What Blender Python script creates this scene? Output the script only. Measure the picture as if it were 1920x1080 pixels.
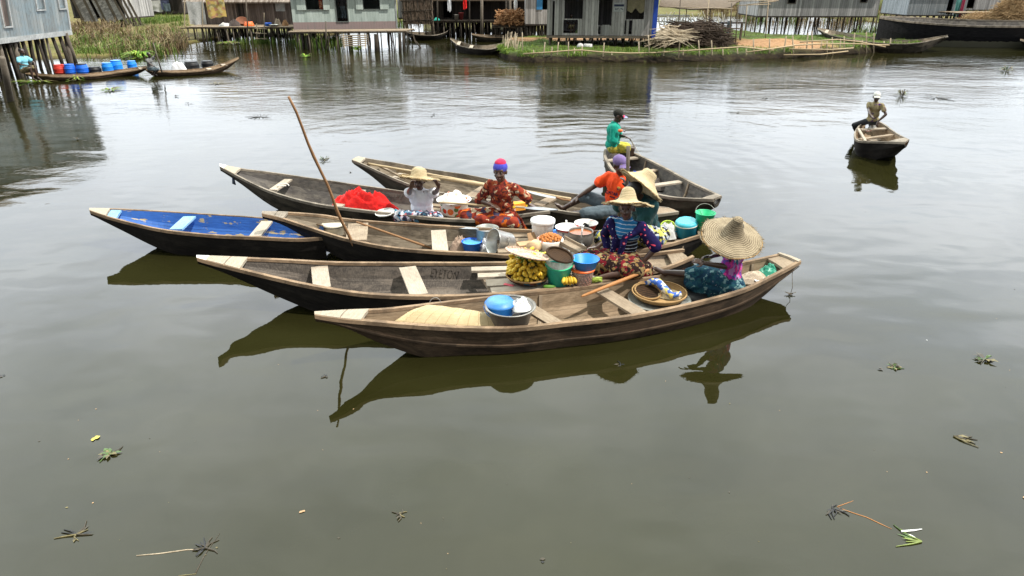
import bpy, bmesh, math, random
from mathutils import Vector, Matrix, noise
R = math.radians
random.seed(7)
for b in list(bpy.data.objects): bpy.data.objects.remove(b)
SC = bpy.context.scene
COL = SC.collection
# ------------------------------------------------------------------ camera
CAM_H, PITCH, FOC = 3.8, R(24.4), 1280.0
FWD = Vector((0, math.cos(PITCH), -math.sin(PITCH))); UPV = Vector((0, math.sin(PITCH), math.cos(PITCH)))
EYE = Vector((0, 0, CAM_H))
def ray(px, py):
    return FWD + Vector((1, 0, 0)) * ((px - 960) / FOC) + UPV * ((540 - py) / FOC)
def P(px, py, z=0.0):
    d = ray(px, py); return EYE + d * ((z - CAM_H) / d.z)
def PY(px, py, Y):
    d = ray(px, py); return EYE + d * (Y / d.y)
def PX(p):
    d = Vector(p) - EYE; f = d.dot(FWD); return (round(960 + FOC * d.x / f), round(540 - FOC * d.dot(UPV) / f))
cam = bpy.data.cameras.new('camera'); cam.lens = 24; cam.sensor_width = 36; cam.clip_end = 5000; cam.clip_start = .05
co = bpy.data.objects.new('camera', cam); COL.objects.link(co)
co.location = EYE; co.rotation_euler = (R(90) - PITCH, 0, 0); SC.camera = co
SC.view_settings.view_transform = 'Standard'; SC.view_settings.look = 'None'
SC.view_settings.exposure = .14; SC.view_settings.gamma = 1
# ------------------------------------------------------------------ nodes
def sock(v):
    return v if isinstance(v, bpy.types.NodeSocket) else None
def nd(nt, typ, ins=None, **props):
    n = nt.nodes.new(typ)
    for k, v in props.items(): setattr(n, k, v)
    for k, v in (ins or {}).items():
        s = n.inputs[k]
        if isinstance(v, bpy.types.NodeSocket): nt.links.new(v, s)
        else: s.default_value = v
    return n
def c4(c): return tuple(c) + (1,) if len(c) == 3 else tuple(c)
class G:
    def __init__(s, name):
        s.m = bpy.data.materials.new(name); s.m.use_nodes = True; s.nt = s.m.node_tree
        s.b = s.nt.nodes['Principled BSDF']; s.b.inputs['Specular IOR Level'].default_value = .3
    def coord(s, kind='Object', scale=(1, 1, 1), rot=(0, 0, 0), loc=(0, 0, 0)):
        t = nd(s.nt, 'ShaderNodeTexCoord')
        return nd(s.nt, 'ShaderNodeMapping', {'Vector': t.outputs[kind], 'Scale': scale, 'Rotation': rot, 'Location': loc}).outputs[0]
    def noise(s, vec, scale=5, detail=4, rough=.55, dist=0):
        return nd(s.nt, 'ShaderNodeTexNoise', {'Vector': vec, 'Scale': scale, 'Detail': detail, 'Roughness': rough, 'Distortion': dist}).outputs['Fac']
    def noisec(s, vec, scale=5, detail=4):
        return nd(s.nt, 'ShaderNodeTexNoise', {'Vector': vec, 'Scale': scale, 'Detail': detail}).outputs['Color']
    def vor(s, vec, scale=5, feature='F1', out='Color', rnd=1.0):
        return nd(s.nt, 'ShaderNodeTexVoronoi', {'Vector': vec, 'Scale': scale, 'Randomness': rnd}, feature=feature).outputs[out]
    def wave(s, vec, scale=5, dist=0, direction='X', detail=2, typ='BANDS'):
        n = nd(s.nt, 'ShaderNodeTexWave', {'Vector': vec, 'Scale': scale, 'Distortion': dist, 'Detail': detail}, wave_type=typ)
        if typ == 'BANDS': n.bands_direction = direction
        else: n.rings_direction = direction
        return n.outputs['Fac']
    def ramp(s, fac, stops, interp='LINEAR'):
        n = nd(s.nt, 'ShaderNodeValToRGB', {'Fac': fac}); r = n.color_ramp; r.interpolation = interp
        while len(r.elements) < len(stops): r.elements.new(.5)
        for e, (p, c) in zip(r.elements, stops):
            e.position = p; e.color = c4(c) if not isinstance(c, (int, float)) else (c, c, c, 1)
        return n.outputs['Color']
    def mix(s, fac, a, b, blend='MIX'):
        n = nd(s.nt, 'ShaderNodeMix', data_type='RGBA', blend_type=blend)
        for i, v in ((0, fac), (6, a), (7, b)):
            if isinstance(v, bpy.types.NodeSocket): s.nt.links.new(v, n.inputs[i])
            else: n.inputs[i].default_value = v if i == 0 else c4(v)
        return n.outputs[2]
    def math(s, op, a, b=0.0, c=0.0):
        return nd(s.nt, 'ShaderNodeMath', {0: a, 1: b, 2: c}, operation=op).outputs[0]
    def sep(s, vec): return nd(s.nt, 'ShaderNodeSeparateXYZ', {0: vec}).outputs
    def set(s, **k):
        names = {'col': 'Base Color', 'rough': 'Roughness', 'metal': 'Metallic', 'spec': 'Specular IOR Level', 'alpha': 'Alpha', 'ior': 'IOR', 'trans': 'Transmission Weight', 'sss': 'Subsurface Weight', 'sheen': 'Sheen Weight', 'coat': 'Coat Weight'}
        for n, v in k.items():
            i = s.b.inputs[names[n]]
            if isinstance(v, bpy.types.NodeSocket): s.nt.links.new(v, i)
            else: i.default_value = c4(v) if n == 'col' else v
    def bump(s, h, strength=.5, dist=.01, normal=None):
        n = nd(s.nt, 'ShaderNodeBump', {'Height': h, 'Strength': strength, 'Distance': dist})
        if normal is not None: s.nt.links.new(normal, n.inputs['Normal'])
        s.nt.links.new(n.outputs[0], s.b.inputs['Normal']); return n.outputs[0]
MATS = {}
def mat(name, fn):
    if name not in MATS:
        g = G(name); fn(g); MATS[name] = g.m
    return MATS[name]
def dim(c, k): return tuple(x * k for x in c)
# ------------------------------------------------------------------ mesh builder
class MB:
    def __init__(s): s.v = []; s.f = []; s.mi = []; s.uv = []
    def add(s, vs, fs, mi=0, uv=None):
        o = len(s.v); s.v += [Vector(v) for v in vs]; s.uv += (uv if uv else [(0, 0)] * len(vs))
        for f in fs: s.f.append([i + o for i in f]); s.mi.append(mi)
        return s
    def box(s, c, sz, M=None, mi=0):
        c = Vector(c); hx, hy, hz = sz[0] / 2, sz[1] / 2, sz[2] / 2
        vs = [Vector((x, y, z)) for x in (-hx, hx) for y in (-hy, hy) for z in (-hz, hz)]
        if M is not None: vs = [M @ v for v in vs]
        vs = [v + c for v in vs]
        return s.add(vs, [(0, 1, 3, 2), (4, 6, 7, 5), (0, 4, 5, 1), (2, 3, 7, 6), (0, 2, 6, 4), (1, 5, 7, 3)], mi)
    def beam(s, a, b, w, h, up=(0, 0, 1), mi=0, off=0.0):
        a, b = Vector(a), Vector(b); d = (b - a); L = d.length
        if L < 1e-6: return s
        d /= L; up = Vector(up); sd = d.cross(up)
        if sd.length < 1e-4: sd = d.cross(Vector((1, 0, 0)))
        sd.normalize(); u = sd.cross(d).normalized()
        vs = []; uv = []
        for t, p in ((0, a), (L, b)):
            for i, (x, y) in enumerate(((-w / 2, -h / 2), (w / 2, -h / 2), (w / 2, h / 2), (-w / 2, h / 2))):
                vs.append(p + sd * x + u * (y + off)); uv.append((t + a.x * 1.3, x + y * .7 + a.y))
        return s.add(vs, [(0, 3, 2, 1), (4, 5, 6, 7), (0, 1, 5, 4), (1, 2, 6, 5), (2, 3, 7, 6), (3, 0, 4, 7)], mi, uv)
    def tube(s, pts, rads, n=8, caps=True, mi=0):
        pts = [Vector(p) for p in pts]
        if not isinstance(rads, (list, tuple)): rads = [rads] * len(pts)
        rings = []; vs = []; uv = []; prev = None; L = 0
        for i, p in enumerate(pts):
            if i: L += (p - pts[i - 1]).length
            t = (pts[min(i + 1, len(pts) - 1)] - pts[max(i - 1, 0)])
            if t.length < 1e-9: t = Vector((0, 0, 1))
            t.normalize()
            if prev is None:
                ref = Vector((0, 0, 1)) if abs(t.z) < .9 else Vector((1, 0, 0))
                prev = t.cross(ref).normalized()
            sd = (prev - t * prev.dot(t)).normalized(); up = t.cross(sd); prev = sd
            rings.append([len(vs) + k for k in range(n)])
            for k in range(n):
                a = 2 * math.pi * k / n
                vs.append(p + (sd * math.cos(a) + up * math.sin(a)) * rads[i]); uv.append((L, k / n))
        fs = []
        for r0, r1 in zip(rings, rings[1:]):
            for k in range(n): fs.append((r0[k], r0[(k + 1) % n], r1[(k + 1) % n], r1[k]))
        if caps: fs += [tuple(reversed(rings[0])), tuple(rings[-1])]
        return s.add(vs, fs, mi, uv)
    def lathe(s, prof, n=24, M=None, mi=0, wob=0.0, seed=0, capb=False, arc=2 * math.pi):
        M = M or Matrix.Identity(4); vs = []; uv = []; fs = []
        L = [0]
        for (r0, z0), (r1, z1) in zip(prof, prof[1:]): L.append(L[-1] + math.hypot(r1 - r0, z1 - z0))
        for i, (r, z) in enumerate(prof):
            for k in range(n + 1):
                a = arc * k / n; rr, zz = r, z
                if wob:
                    q = Vector((math.cos(a) * 1.6 + seed, math.sin(a) * 1.6, i * .35))
                    rr = r * (1 + wob * noise.noise(q)); zz = z + wob * r * noise.noise(q + Vector((7, 3, 1))) * 1.2
                vs.append(M @ Vector((rr * math.cos(a), rr * math.sin(a), zz))); uv.append((k / n, L[i]))
        w = n + 1
        for i in range(len(prof) - 1):
            for k in range(n): fs.append((i * w + k, i * w + k + 1, (i + 1) * w + k + 1, (i + 1) * w + k))
        s.add(vs, fs, mi, uv)
        return s
    def ell(s, M, nu=12, nv=8, mi=0):
        vs = [M @ Vector((0, 0, -1))]; fs = []
        for j in range(1, nv):
            b = math.pi * j / nv
            for k in range(nu):
                a = 2 * math.pi * k / nu
                vs.append(M @ Vector((math.sin(b) * math.cos(a), math.sin(b) * math.sin(a), -math.cos(b))))
        vs.append(M @ Vector((0, 0, 1))); T = len(vs) - 1
        for k in range(nu):
            k2 = (k + 1) % nu
            fs.append((0, 1 + k2, 1 + k)); fs.append((T, 1 + (nv - 2) * nu + k, 1 + (nv - 2) * nu + k2))
            for j in range(nv - 2): fs.append((1 + j * nu + k, 1 + j * nu + k2, 1 + (j + 1) * nu + k2, 1 + (j + 1) * nu + k))
        return s.add(vs, fs, mi)
    def ball(s, c, r, nu=10, nv=7, mi=0):
        if not isinstance(r, (tuple, list)): r = (r, r, r)
        return s.ell(Matrix.Translation(Vector(c)) @ Matrix.Diagonal((*r, 1)), nu, nv, mi)
    def blade(s, base, d, w, side, mi=0):
        base = Vector(base); s.add([base - side * w, base + side * w, base + d], [(0, 1, 2)], mi)
    def mesh(s, name, smooth=False):
        me = bpy.data.meshes.new(name)
        me.from_pydata([tuple(v) for v in s.v], [], s.f)
        if any(s.mi):
            me.polygons.foreach_set('material_index', s.mi)
        l = me.uv_layers.new(name='UVMap'); buf = [0.0] * (len(me.loops) * 2)
        for i, lp in enumerate(me.loops):
            buf[2 * i], buf[2 * i + 1] = s.uv[lp.vertex_index]
        l.data.foreach_set('uv', buf)
        if smooth: me.polygons.foreach_set('use_smooth', [True] * len(me.polygons))
        me.update(); return me
    def build(s, name, mats, parent=None, smooth=False, fix=True, label=None):
        me = s.mesh(name, smooth)
        if fix:
            bm = bmesh.new(); bm.from_mesh(me); bmesh.ops.recalc_face_normals(bm, faces=bm.faces); bm.to_mesh(me); bm.free()
        return link(name, me, mats, parent, label)
def link(name, me, mats, parent=None, label=None):
    for m in (mats if isinstance(mats, (list, tuple)) else [mats]): me.materials.append(m)
    o = bpy.data.objects.new(name, me); COL.objects.link(o)
    if parent is not None: attach(o, parent)
    if label: o['label'] = label
    return o
WORLD = {}
def attach(o, parent):
    o.parent = parent; o.matrix_parent_inverse = Matrix.Translation(-WORLD.get(parent.name, Vector((0, 0, 0))))
    WORLD[o.name] = Vector((0, 0, 0)) if o.type == 'MESH' else o.location.copy()
def tag(o, label=None, cat=None, group=None, kind=None):
    for k, v in (('label', label), ('category', cat), ('group', group), ('kind', kind)):
        if v: o[k] = v
    return o
def thing(name, label, cat, loc, group=None):
    o = bpy.data.objects.new(name, None); COL.objects.link(o); o.location = Vector(loc); o.empty_display_size = .1
    WORLD[o.name] = Vector(loc)
    return tag(o, label, cat, group)
def copy_tree(o, loc=None, rot=None, scale=None, label=None, mats=None):
    r = o.copy(); COL.objects.link(r)
    def rec(src, dst):
        for ch in list(src.children):
            c = ch.copy(); COL.objects.link(c); c.parent = dst; rec(ch, c)
    rec(o, r)
    if loc is not None: r.location = loc
    if rot is not None: r.rotation_euler = rot
    if scale is not None: r.scale = (scale,) * 3 if not isinstance(scale, tuple) else scale
    if label: r['label'] = label
    return r
def frame(axis, hint=(0, 1, 0)):
    z = Vector(axis).normalized(); x = Vector(hint).cross(z)
    if x.length < 1e-3: x = Vector((1, 0, 0)).cross(z)
    x.normalize(); y = z.cross(x)
    return Matrix((x, y, z)).transposed()
def TR(loc, axis=(0, 0, 1), hint=(0, 1, 0), s=1.0):
    return Matrix.Translation(Vector(loc)) @ (frame(axis, hint) * s).to_4x4() if s != 1.0 else Matrix.Translation(Vector(loc)) @ frame(axis, hint).to_4x4()
def catmull(pts, t):
    n = len(pts) - 1; x = min(max(t, 0), 1) * n; i = min(int(x), n - 1); f = x - i
    p0, p1, p2, p3 = pts[max(i - 1, 0)], pts[i], pts[i + 1], pts[min(i + 2, n)]
    return .5 * ((2 * p1) + (p2 - p0) * f + (2 * p0 - 5 * p1 + 4 * p2 - p3) * f * f + (3 * p1 - p0 - 3 * p2 + p3) * f ** 3)
def text_mesh(txt, size, M, name, material, parent, depth=.002, shear=0):
    cu = bpy.data.curves.new('txt', 'FONT'); cu.body = txt; cu.size = size; cu.extrude = depth; cu.align_x = 'CENTER'; cu.align_y = 'CENTER'; cu.shear = shear
    o = bpy.data.objects.new('txt', cu); COL.objects.link(o)
    dg = bpy.context.evaluated_depsgraph_get(); me = bpy.data.meshes.new_from_object(o.evaluated_get(dg))
    bpy.data.objects.remove(o); me.transform(M); me.name = name
    me.materials.clear()
    return link(name, me, material, parent)
# ------------------------------------------------------------------ materials
def wood(name, dark, mid, light, coord='UV', grain=(1.2, 16, 1), blot=1.4, bump=.35, seam=None, rough=.85, dirt=None, dirt_amt=.5):
    def f(g):
        v = g.coord(coord, grain); v1 = g.coord(coord, (1, 1, 1))
        n1 = g.noise(v, 6, 6, .65, .3); n2 = g.noise(v1, blot, 5, .6); n3 = g.noise(v1, blot * 9, 3, .7)
        x = g.math('ADD', g.math('MULTIPLY', n1, .55), g.math('ADD', g.math('MULTIPLY', n2, .3), g.math('MULTIPLY', n3, .15)))
        c = g.ramp(x, [(.34, dark), (.5, mid), (.66, light)])
        if dirt:
            d = g.ramp(g.noise(v1, blot * 1.7, 6, .7, .6), [(.47, 0), (.6, 1)])
            c = g.mix(g.math('MULTIPLY', d, dirt_amt), c, dirt)
        if seam:
            uu = g.sep(g.coord('UV'))
            for s in seam:
                k = g.math('LESS_THAN', g.math('ABSOLUTE', g.math('SUBTRACT', uu[1], s)), .006)
                c = g.mix(g.math('MULTIPLY', k, .85), c, (.012, .01, .008))
        g.set(col=c, rough=rough, spec=.2); g.bump(x, bump, .012)
    return mat(name, f)
def boards(name, a, b, bw=.18, gap=.06, streak=.5, rough=.85, metal=0, blue=None, band=None, lat=None):
    """vertical boards / sheet on UV metres"""
    def f(g):
        uv = g.coord('UV'); s = g.sep(uv)
        q = g.math('DIVIDE', s[0], bw); fl = g.math('FLOOR', q); fr = g.math('FRACT', q)
        w = nd(g.nt, 'ShaderNodeTexWhiteNoise', {'W': fl}, noise_dimensions='1D').outputs['Value']
        st = g.noise(g.coord('UV', (22, .9, 1)), 3, 5, .7, .3); bl = g.noise(uv, .9, 5, .6)
        x = g.math('ADD', g.math('MULTIPLY', w, .35), g.math('ADD', g.math('MULTIPLY', st, streak), g.math('MULTIPLY', bl, .65 - streak)))
        c = g.ramp(x, [(.3, a), (.68, b)])
        if blue: c = g.mix(g.ramp(g.noise(uv, 1.3, 6, .7), [(.42, 0), (.58, .8)]), c, blue)
        if band: c = g.mix(g.math('LESS_THAN', s[1], band[0]), c, band[1])
        gp = g.math('LESS_THAN', fr, gap)
        c = g.mix(g.math('MULTIPLY', gp, .75), c, (.02, .018, .016))
        gr = g.ramp(g.noise(g.coord('UV', (3, .6, 1)), 2.2, 6, .75, .5), [(.52, 0), (.75, .7)])
        c = g.mix(gr, c, dim(a, .45))
        g.set(col=c, rough=rough, spec=.2, metal=metal)
        g.bump(g.math('ADD', g.math('MULTIPLY', gp, -1.5), g.math('ADD', g.math('MULTIPLY', w, .8), st)), .5, .015)
    return mat(name, f)
def plain(name, col, rough=.5, metal=0, spec=.35, var=.25, vs=6, bump=0, coord='Object'):
    def f(g):
        n = g.noise(g.coord(coord), vs, 5, .65)
        g.set(col=g.ramp(n, [(.3, dim(col, 1 - var)), (.7, tuple(min(1, x * (1 + var * .6)) for x in col))]), rough=rough, metal=metal, spec=spec)
        if bump: g.bump(n, bump, .01)
    return mat(name, f)
def plastic(name, col, rough=.38):
    def f(g):
        v = g.coord(); n = g.noise(v, 9, 5, .7); m = g.noise(v, 60, 2)
        c = g.ramp(n, [(.3, dim(col, .72)), (.55, col), (.8, tuple(min(1, x * 1.12 + .01) for x in col))])
        g.set(col=c, rough=g.math('ADD', g.math('MULTIPLY', m, .15), rough), spec=.45)
    return mat(name, f)
def cloth(name, col, var=.3, scale=14, bump=.5):
    def f(g):
        n = g.noise(g.coord(), scale, 5, .6, .4); w = g.noise(g.coord(), 220, 2)
        g.set(col=g.ramp(n, [(.25, dim(col, 1 - var)), (.75, tuple(min(1, x * (1 + var * .4)) for x in col))]), rough=.95, spec=.1, sheen=.1)
        g.bump(g.math('ADD', n, g.math('MULTIPLY', w, .2)), bump, .02)
    return mat(name, f)
def cprint(name, stops, scale=16, dist=.6, bump=.35, second=None, stretch=(1, 1, 1)):
    """printed cloth: coloured cells, optional second layer of spots [scale, thresh, colour]"""
    def f(g):
        v = g.coord('Object', stretch)
        vv = nd(g.nt, 'ShaderNodeMixRGB', {0: dist * .12, 1: v, 2: g.noisec(v, scale * .6)}).outputs[0]
        c1 = g.sep(g.vor(vv, scale))[0]
        c = g.ramp(c1, stops, 'CONSTANT')
        for (sc, th, cc) in second or ():
            d = g.vor(vv, sc, out='Distance')
            c = g.mix(g.math('LESS_THAN', d, th), c, cc)
        g.set(col=c, rough=.95, spec=.08)
        g.bump(g.noise(g.coord(), 18, 4), bump, .02)
    return mat(name, f)
def straw(name, a, b, kind='hat', ring=60):
    def f(g):
        uv = g.coord('UV'); s = g.sep(uv)
        if kind == 'hat':
            rings = g.wave(g.coord('UV', (3, 1, 0)), ring, 2.2, 'Y', 3)
            z = g.wave(g.coord('UV', (1, .0, 0)), 70, 4, 'X', 2)
            n = g.noise(g.coord('UV', (70, 45, 1)), 2, 5, .8); n2 = g.noise(g.coord(), 8, 5, .7)
            x = g.math('ADD', g.math('MULTIPLY', rings, .2), g.math('ADD', g.math('MULTIPLY', n, .5), g.math('MULTIPLY', n2, .4)))
            h = g.math('ADD', rings, g.math('MULTIPLY', z, .5))
        else:
            n = g.noise(g.coord('Object', (1, 1, 1.6)), 48, 3, .75); n2 = g.noise(g.coord(), 5, 4)
            w = g.wave(g.coord('Object', (0, 0, 1)), ring, 3, 'Z', 2)
            x = g.math('ADD', g.math('MULTIPLY', n, .45), g.math('ADD', g.math('MULTIPLY', w, .2), g.math('MULTIPLY', n2, .35))); h = x
        g.set(col=g.ramp(x, [(.34, a), (.72, b)]), rough=.9, spec=.15); g.bump(h, .7, .009)
    return mat(name, f)
W_OUT = wood('hull tar', (.006, .005, .005), (.012, .010, .009), (.035, .028, .022), grain=(.8, 9, 1), dirt=(.07, .06, .048), dirt_amt=.16)
W_OUT_BROWN = wood('hull brown', (.028, .018, .011), (.07, .046, .029), (.14, .098, .064), grain=(.8, 11, 1), dirt=(.014, .011, .008), dirt_amt=.6)
W_OUT_GREY = wood('hull grey', (.025, .021, .016), (.06, .05, .037), (.12, .10, .075), grain=(.8, 10, 1), dirt=(.012, .011, .009), dirt_amt=.75)
W_IN_WARM = wood('inside warm', (.13, .09, .055), (.28, .205, .135), (.42, .325, .225), grain=(1.0, 9, 1), dirt=(.11, .08, .05), dirt_amt=.55, seam=(.62, 1.05))
W_IN_DARK = wood('inside dark', (.035, .03, .027), (.085, .073, .064), (.17, .145, .12), grain=(9, 1.4, 1), dirt=(.23, .19, .155), dirt_amt=.45, seam=(.58,))
W_IN_GREY = wood('inside grey', (.09, .072, .052), (.19, .155, .115), (.30, .25, .19), grain=(1.2, 9, 1), dirt=(.06, .048, .036), dirt_amt=.7, seam=(.55, .98))
W_IN_FAR = wood('inside charcoal', (.03, .028, .027), (.075, .068, .064), (.15, .135, .12), grain=(1.2, 7, 1), dirt=(.2, .18, .15), dirt_amt=.5)
W_RAIL = wood('rail wood', (.11, .068, .04), (.255, .175, .11), (.40, .295, .20), grain=(1, 22, 1), dirt=(.07, .05, .035), dirt_amt=.6)
W_RAIL_G = wood('rail grey', (.12, .10, .08), (.24, .205, .165), (.36, .31, .25), grain=(1, 22, 1), dirt=(.06, .05, .04), dirt_amt=.6)
W_DECK = wood('pale deck', (.22, .185, .14), (.345, .295, .23), (.45, .40, .33), grain=(1.5, 14, 1), dirt=(.24, .2, .15), dirt_amt=.35)
W_PLANK = wood('plank wood', (.22, .18, .14), (.35, .30, .24), (.46, .40, .33), grain=(1.2, 14, 1), dirt=(.2, .16, .12), dirt_amt=.3)
W_PLANK_D = wood('plank worn', (.15, .11, .075), (.27, .21, .15), (.38, .31, .23), grain=(1.2, 14, 1), dirt=(.12, .085, .06), dirt_amt=.45)
W_STILT = wood('stilt wood', (.012, .010, .008), (.035, .028, .022), (.09, .075, .06), 'Object', grain=(14, 14, 1.2), blot=1.5)
W_STILT_L = wood('stilt pale', (.05, .042, .033), (.12, .10, .08), (.22, .19, .15), 'Object', grain=(14, 14, 1.2), blot=1.5)
W_POLE = wood('pole wood', (.13, .065, .03), (.25, .135, .065), (.37, .22, .12), 'UV', grain=(2, 9, 1), blot=2.5, rough=.6)
W_PADDLE = wood('paddle wood', (.22, .095, .03), (.38, .17, .06), (.52, .27, .11), 'UV', grain=(2, 9, 1), blot=3, rough=.5)
W_BAMBOO = wood('bamboo', (.27, .19, .10), (.42, .32, .19), (.55, .45, .30), 'UV', grain=(3, 8, 1), blot=2, rough=.5)
W_STICK = wood('stick wood', (.18, .14, .095), (.36, .295, .21), (.55, .47, .36), 'Object', grain=(6, 6, 6), blot=1)
def f_blue(g):
    uv = g.coord('UV'); n = g.noise(g.coord('UV', (1, 8, 1)), 5, 5, .6)
    c = g.ramp(n, [(.3, (.022, .075, .25)), (.6, (.04, .14, .42)), (.8, (.09, .22, .52))])
    ch = g.ramp(g.noise(uv, 3.2, 6, .6), [(.58, 0), (.61, 1)])
    c = g.mix(ch, c, (.42, .33, .18))
    gr = g.ramp(g.noise(g.coord('UV', (2.2, .4, 1)), 1.5, 4, .7), [(.55, 0), (.7, .65)])
    c = g.mix(gr, c, (.06, .09, .16))
    ud = g.sep(uv)
    k = g.math('LESS_THAN', g.math('ABSOLUTE', g.math('SUBTRACT', ud[1], .58)), .008)
    c = g.mix(g.math('MULTIPLY', k, .85), c, (.01, .02, .05))
    g.set(col=c, rough=.6, spec=.3); g.bump(n, .25, .01)
M_BLUE_IN = mat('blue painted inside', f_blue)
M_BLUE_SEAT = wood('blue seat', (.10, .22, .38), (.18, .34, .52), (.30, .44, .58), dirt=(.3, .33, .33), dirt_amt=.3)
M_WHITE_TIP = plain('white paint', (.8, .8, .78), .6, var=.08)
M_SKIN = [plain('skin deep', (.046, .023, .015), .36, spec=.55, var=.22, vs=25), plain('skin brown', (.078, .038, .025), .36, spec=.55, var=.2, vs=25), plain('skin warm', (.095, .045, .028), .36, spec=.55, var=.2, vs=25)]
M_SOLE = plain('skin sole', (.34, .17, .11), .6, var=.15)
M_EYE = plain('eye white', (.22, .19, .16), .3, var=.05); M_PUPIL = plain('pupil', (.008, .006, .005), .2, var=.1)
M_LIP = plain('lips', (.10, .035, .03), .45, var=.1)
M_BLACK = plain('black rubber', (.012, .012, .013), .5, var=.2)
M_STRAW_A = straw('straw hat', (.11, .082, .052), (.46, .375, .255), ring=13)
M_STRAW_P = straw('straw pale', (.30, .215, .11), (.78, .65, .42), ring=15)
M_BASKET = straw('basket weave', (.16, .09, .035), (.46, .30, .14), 'basket', 30)
M_BASKET_D = straw('dark weave', (.008, .005, .004), (.075, .042, .022), 'basket', 40)
def f_mat(g):
    l = g.wave(g.coord('UV', (0, 1, 0)), 22, 1.5, 'Y', 2); n = g.noise(g.coord('UV', (2, 60, 1)), 3, 4, .7); s = g.sep(g.coord('UV'))
    bd = g.math('LESS_THAN', g.math('FRACT', g.math('ADD', g.math('MULTIPLY', s[0], 9), g.math('MULTIPLY', g.noise(g.coord('UV'), 9, 2), .25))), .07)
    x = g.math('ADD', g.math('MULTIPLY', l, .3), g.math('ADD', g.math('MULTIPLY', n, .5), g.math('MULTIPLY', g.noise(g.coord(), 7, 4), .3)))
    g.set(col=g.mix(g.math('MULTIPLY', bd, .45), g.ramp(x, [(.3, (.36, .25, .12)), (.6, (.64, .50, .29)), (.8, (.74, .62, .40))]), (.2, .12, .05)), rough=.85); g.bump(x, .7, .01)
M_MAT = mat('reed mat', f_mat)
M_THATCH_L = straw('thatch screen', (.09, .062, .045), (.34, .265, .20), 'basket', 12)
M_THATCH = straw('thatch', (.045, .032, .022), (.19, .145, .10), 'basket', 12)
M_ALU = plain('aluminium', (.62, .62, .60), .34, .85, var=.22, vs=9)
M_ALU_D = plain('worn aluminium', (.27, .255, .235), .48, .55, var=.35, vs=7)
M_STEEL = plain('grey blade', (.30, .32, .35), .5, .3, var=.15)
M_WHITE_PL = plastic('white plastic', (.82, .82, .82)); M_CREAM = plastic('cream plastic', (.76, .72, .60))
M_BLUE_PL = plastic('blue plastic', (.012, .14, .70)); M_BLUE2 = plastic('bright blue plastic', (.01, .24, .80)); M_TEAL = plastic('teal plastic', (.02, .27, .40))
M_BLUE_LT = plastic('soft blue plastic', (.05, .22, .58))
M_GREEN_PL = plastic('green plastic', (.02, .50, .22)); M_TURQ = plastic('turquoise plastic', (.03, .45, .36)); M_ORANGE_PL = plastic('orange plastic', (.85, .16, .03))
M_LIME = plastic('lime plastic', (.52, .68, .06)); M_RED_PL = plastic('red plastic', (.60, .04, .025)); M_YEL_PL = plastic('yellow plastic', (.80, .55, .03))
M_ENAMEL = plastic('white enamel', (.80, .80, .77), .2)
def f_clear(g):
    n = g.noise(g.coord('Object', (20, 20, 2)), 4, 3)
    g.set(col=(.82, .84, .84), rough=.25, alpha=g.ramp(n, [(.3, .35), (.7, .6)]))
M_CLEAR = mat('clear plastic', f_clear)
M_CLEAR2 = mat('clear tub plastic', lambda g: g.set(col=(.75, .72, .72), rough=.2, alpha=.22))
M_BALLS = plain('fried dough', (.48, .17, .035), .6, var=.4, vs=30); M_KOLA = plain('brown nuts', (.30, .12, .085), .7, var=.3, vs=20)
M_SAUCE = plain('red stew', (.30, .085, .012), .25, var=.4, vs=20)
def f_ban(g):
    n = g.noise(g.coord(), 18, 5, .7); rr = nd(g.nt, 'ShaderNodeObjectInfo').outputs['Random']; n = g.math('ADD', g.math('MULTIPLY', n, .6), g.math('MULTIPLY', rr, .4))
    c = g.ramp(n, [(.2, (.40, .24, .02)), (.45, (.66, .42, .03)), (.7, (.76, .55, .07))])
    sp = g.ramp(g.noise(g.coord(), 75, 3, .7), [(.60, 0), (.68, .8)])
    c = g.mix(sp, c, (.12, .06, .01))
    g.set(col=c, rough=.5, spec=.35)
M_BANANA = mat('banana skin', f_ban)
M_GREENBAN = plain('green banana skin', (.16, .26, .02), .5, var=.4, vs=14)
M_LEAF = plain('leaf green', (.10, .25, .03), .5, var=.5, vs=12); M_LEAF_Y = plain('leaf yellow', (.55, .46, .08), .6, var=.3, vs=12); M_LEAF_B = plain('leaf brown', (.16, .09, .035), .7, var=.4, vs=12)
def f_floral(g):
    v = g.coord(); d = g.vor(v, 7.5, out='Distance', rnd=.6); c1 = g.sep(g.vor(v, 7.5, rnd=.6))[0]
    fl = g.ramp(c1, [(0, (.75, .05, .02)), (.5, (.80, .16, .03)), (.75, (.75, .05, .03))], 'CONSTANT')
    lf = g.math('LESS_THAN', g.vor(g.coord('Object', (1, 1, 1), (0, 0, 0), (.06, .03, .05)), 9, out='Distance', rnd=.7), .36)
    c = g.mix(lf, (.80, .78, .72), (.06, .20, .05))
    c = g.mix(g.math('LESS_THAN', d, .42), c, fl)
    c = g.mix(g.math('LESS_THAN', d, .12), c, (.75, .35, .05))
    g.set(col=c, rough=.22, spec=.5)
M_FLORAL = mat('floral enamel', f_floral)
M_RED_CLOTH = cloth('red cloth', (.72, .022, .02), .45); M_BEIGE_CLOTH = cloth('beige cloth', (.42, .31, .24)); M_WHITE_CLOTH = cloth('white cloth', (.74, .75, .78), .15)
M_GREY_CLOTH = cloth('grey white cloth', (.55, .55, .54), .35); M_CREAM_CLOTH = cprint('cream print cloth', [(0, (.72, .62, .54)), (.4, (.75, .68, .62)), (.6, (.62, .25, .2)), (.72, (.72, .66, .6))], 12)
M_TEE = cloth('white shirt', (.78, .79, .85), .14, 7, .8); M_ORANGE = cloth('orange shirt', (.90, .085, .02), .3, 6, .8); M_JEANS = cloth('grey denim', (.115, .15, .175), .45, 10)
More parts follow.
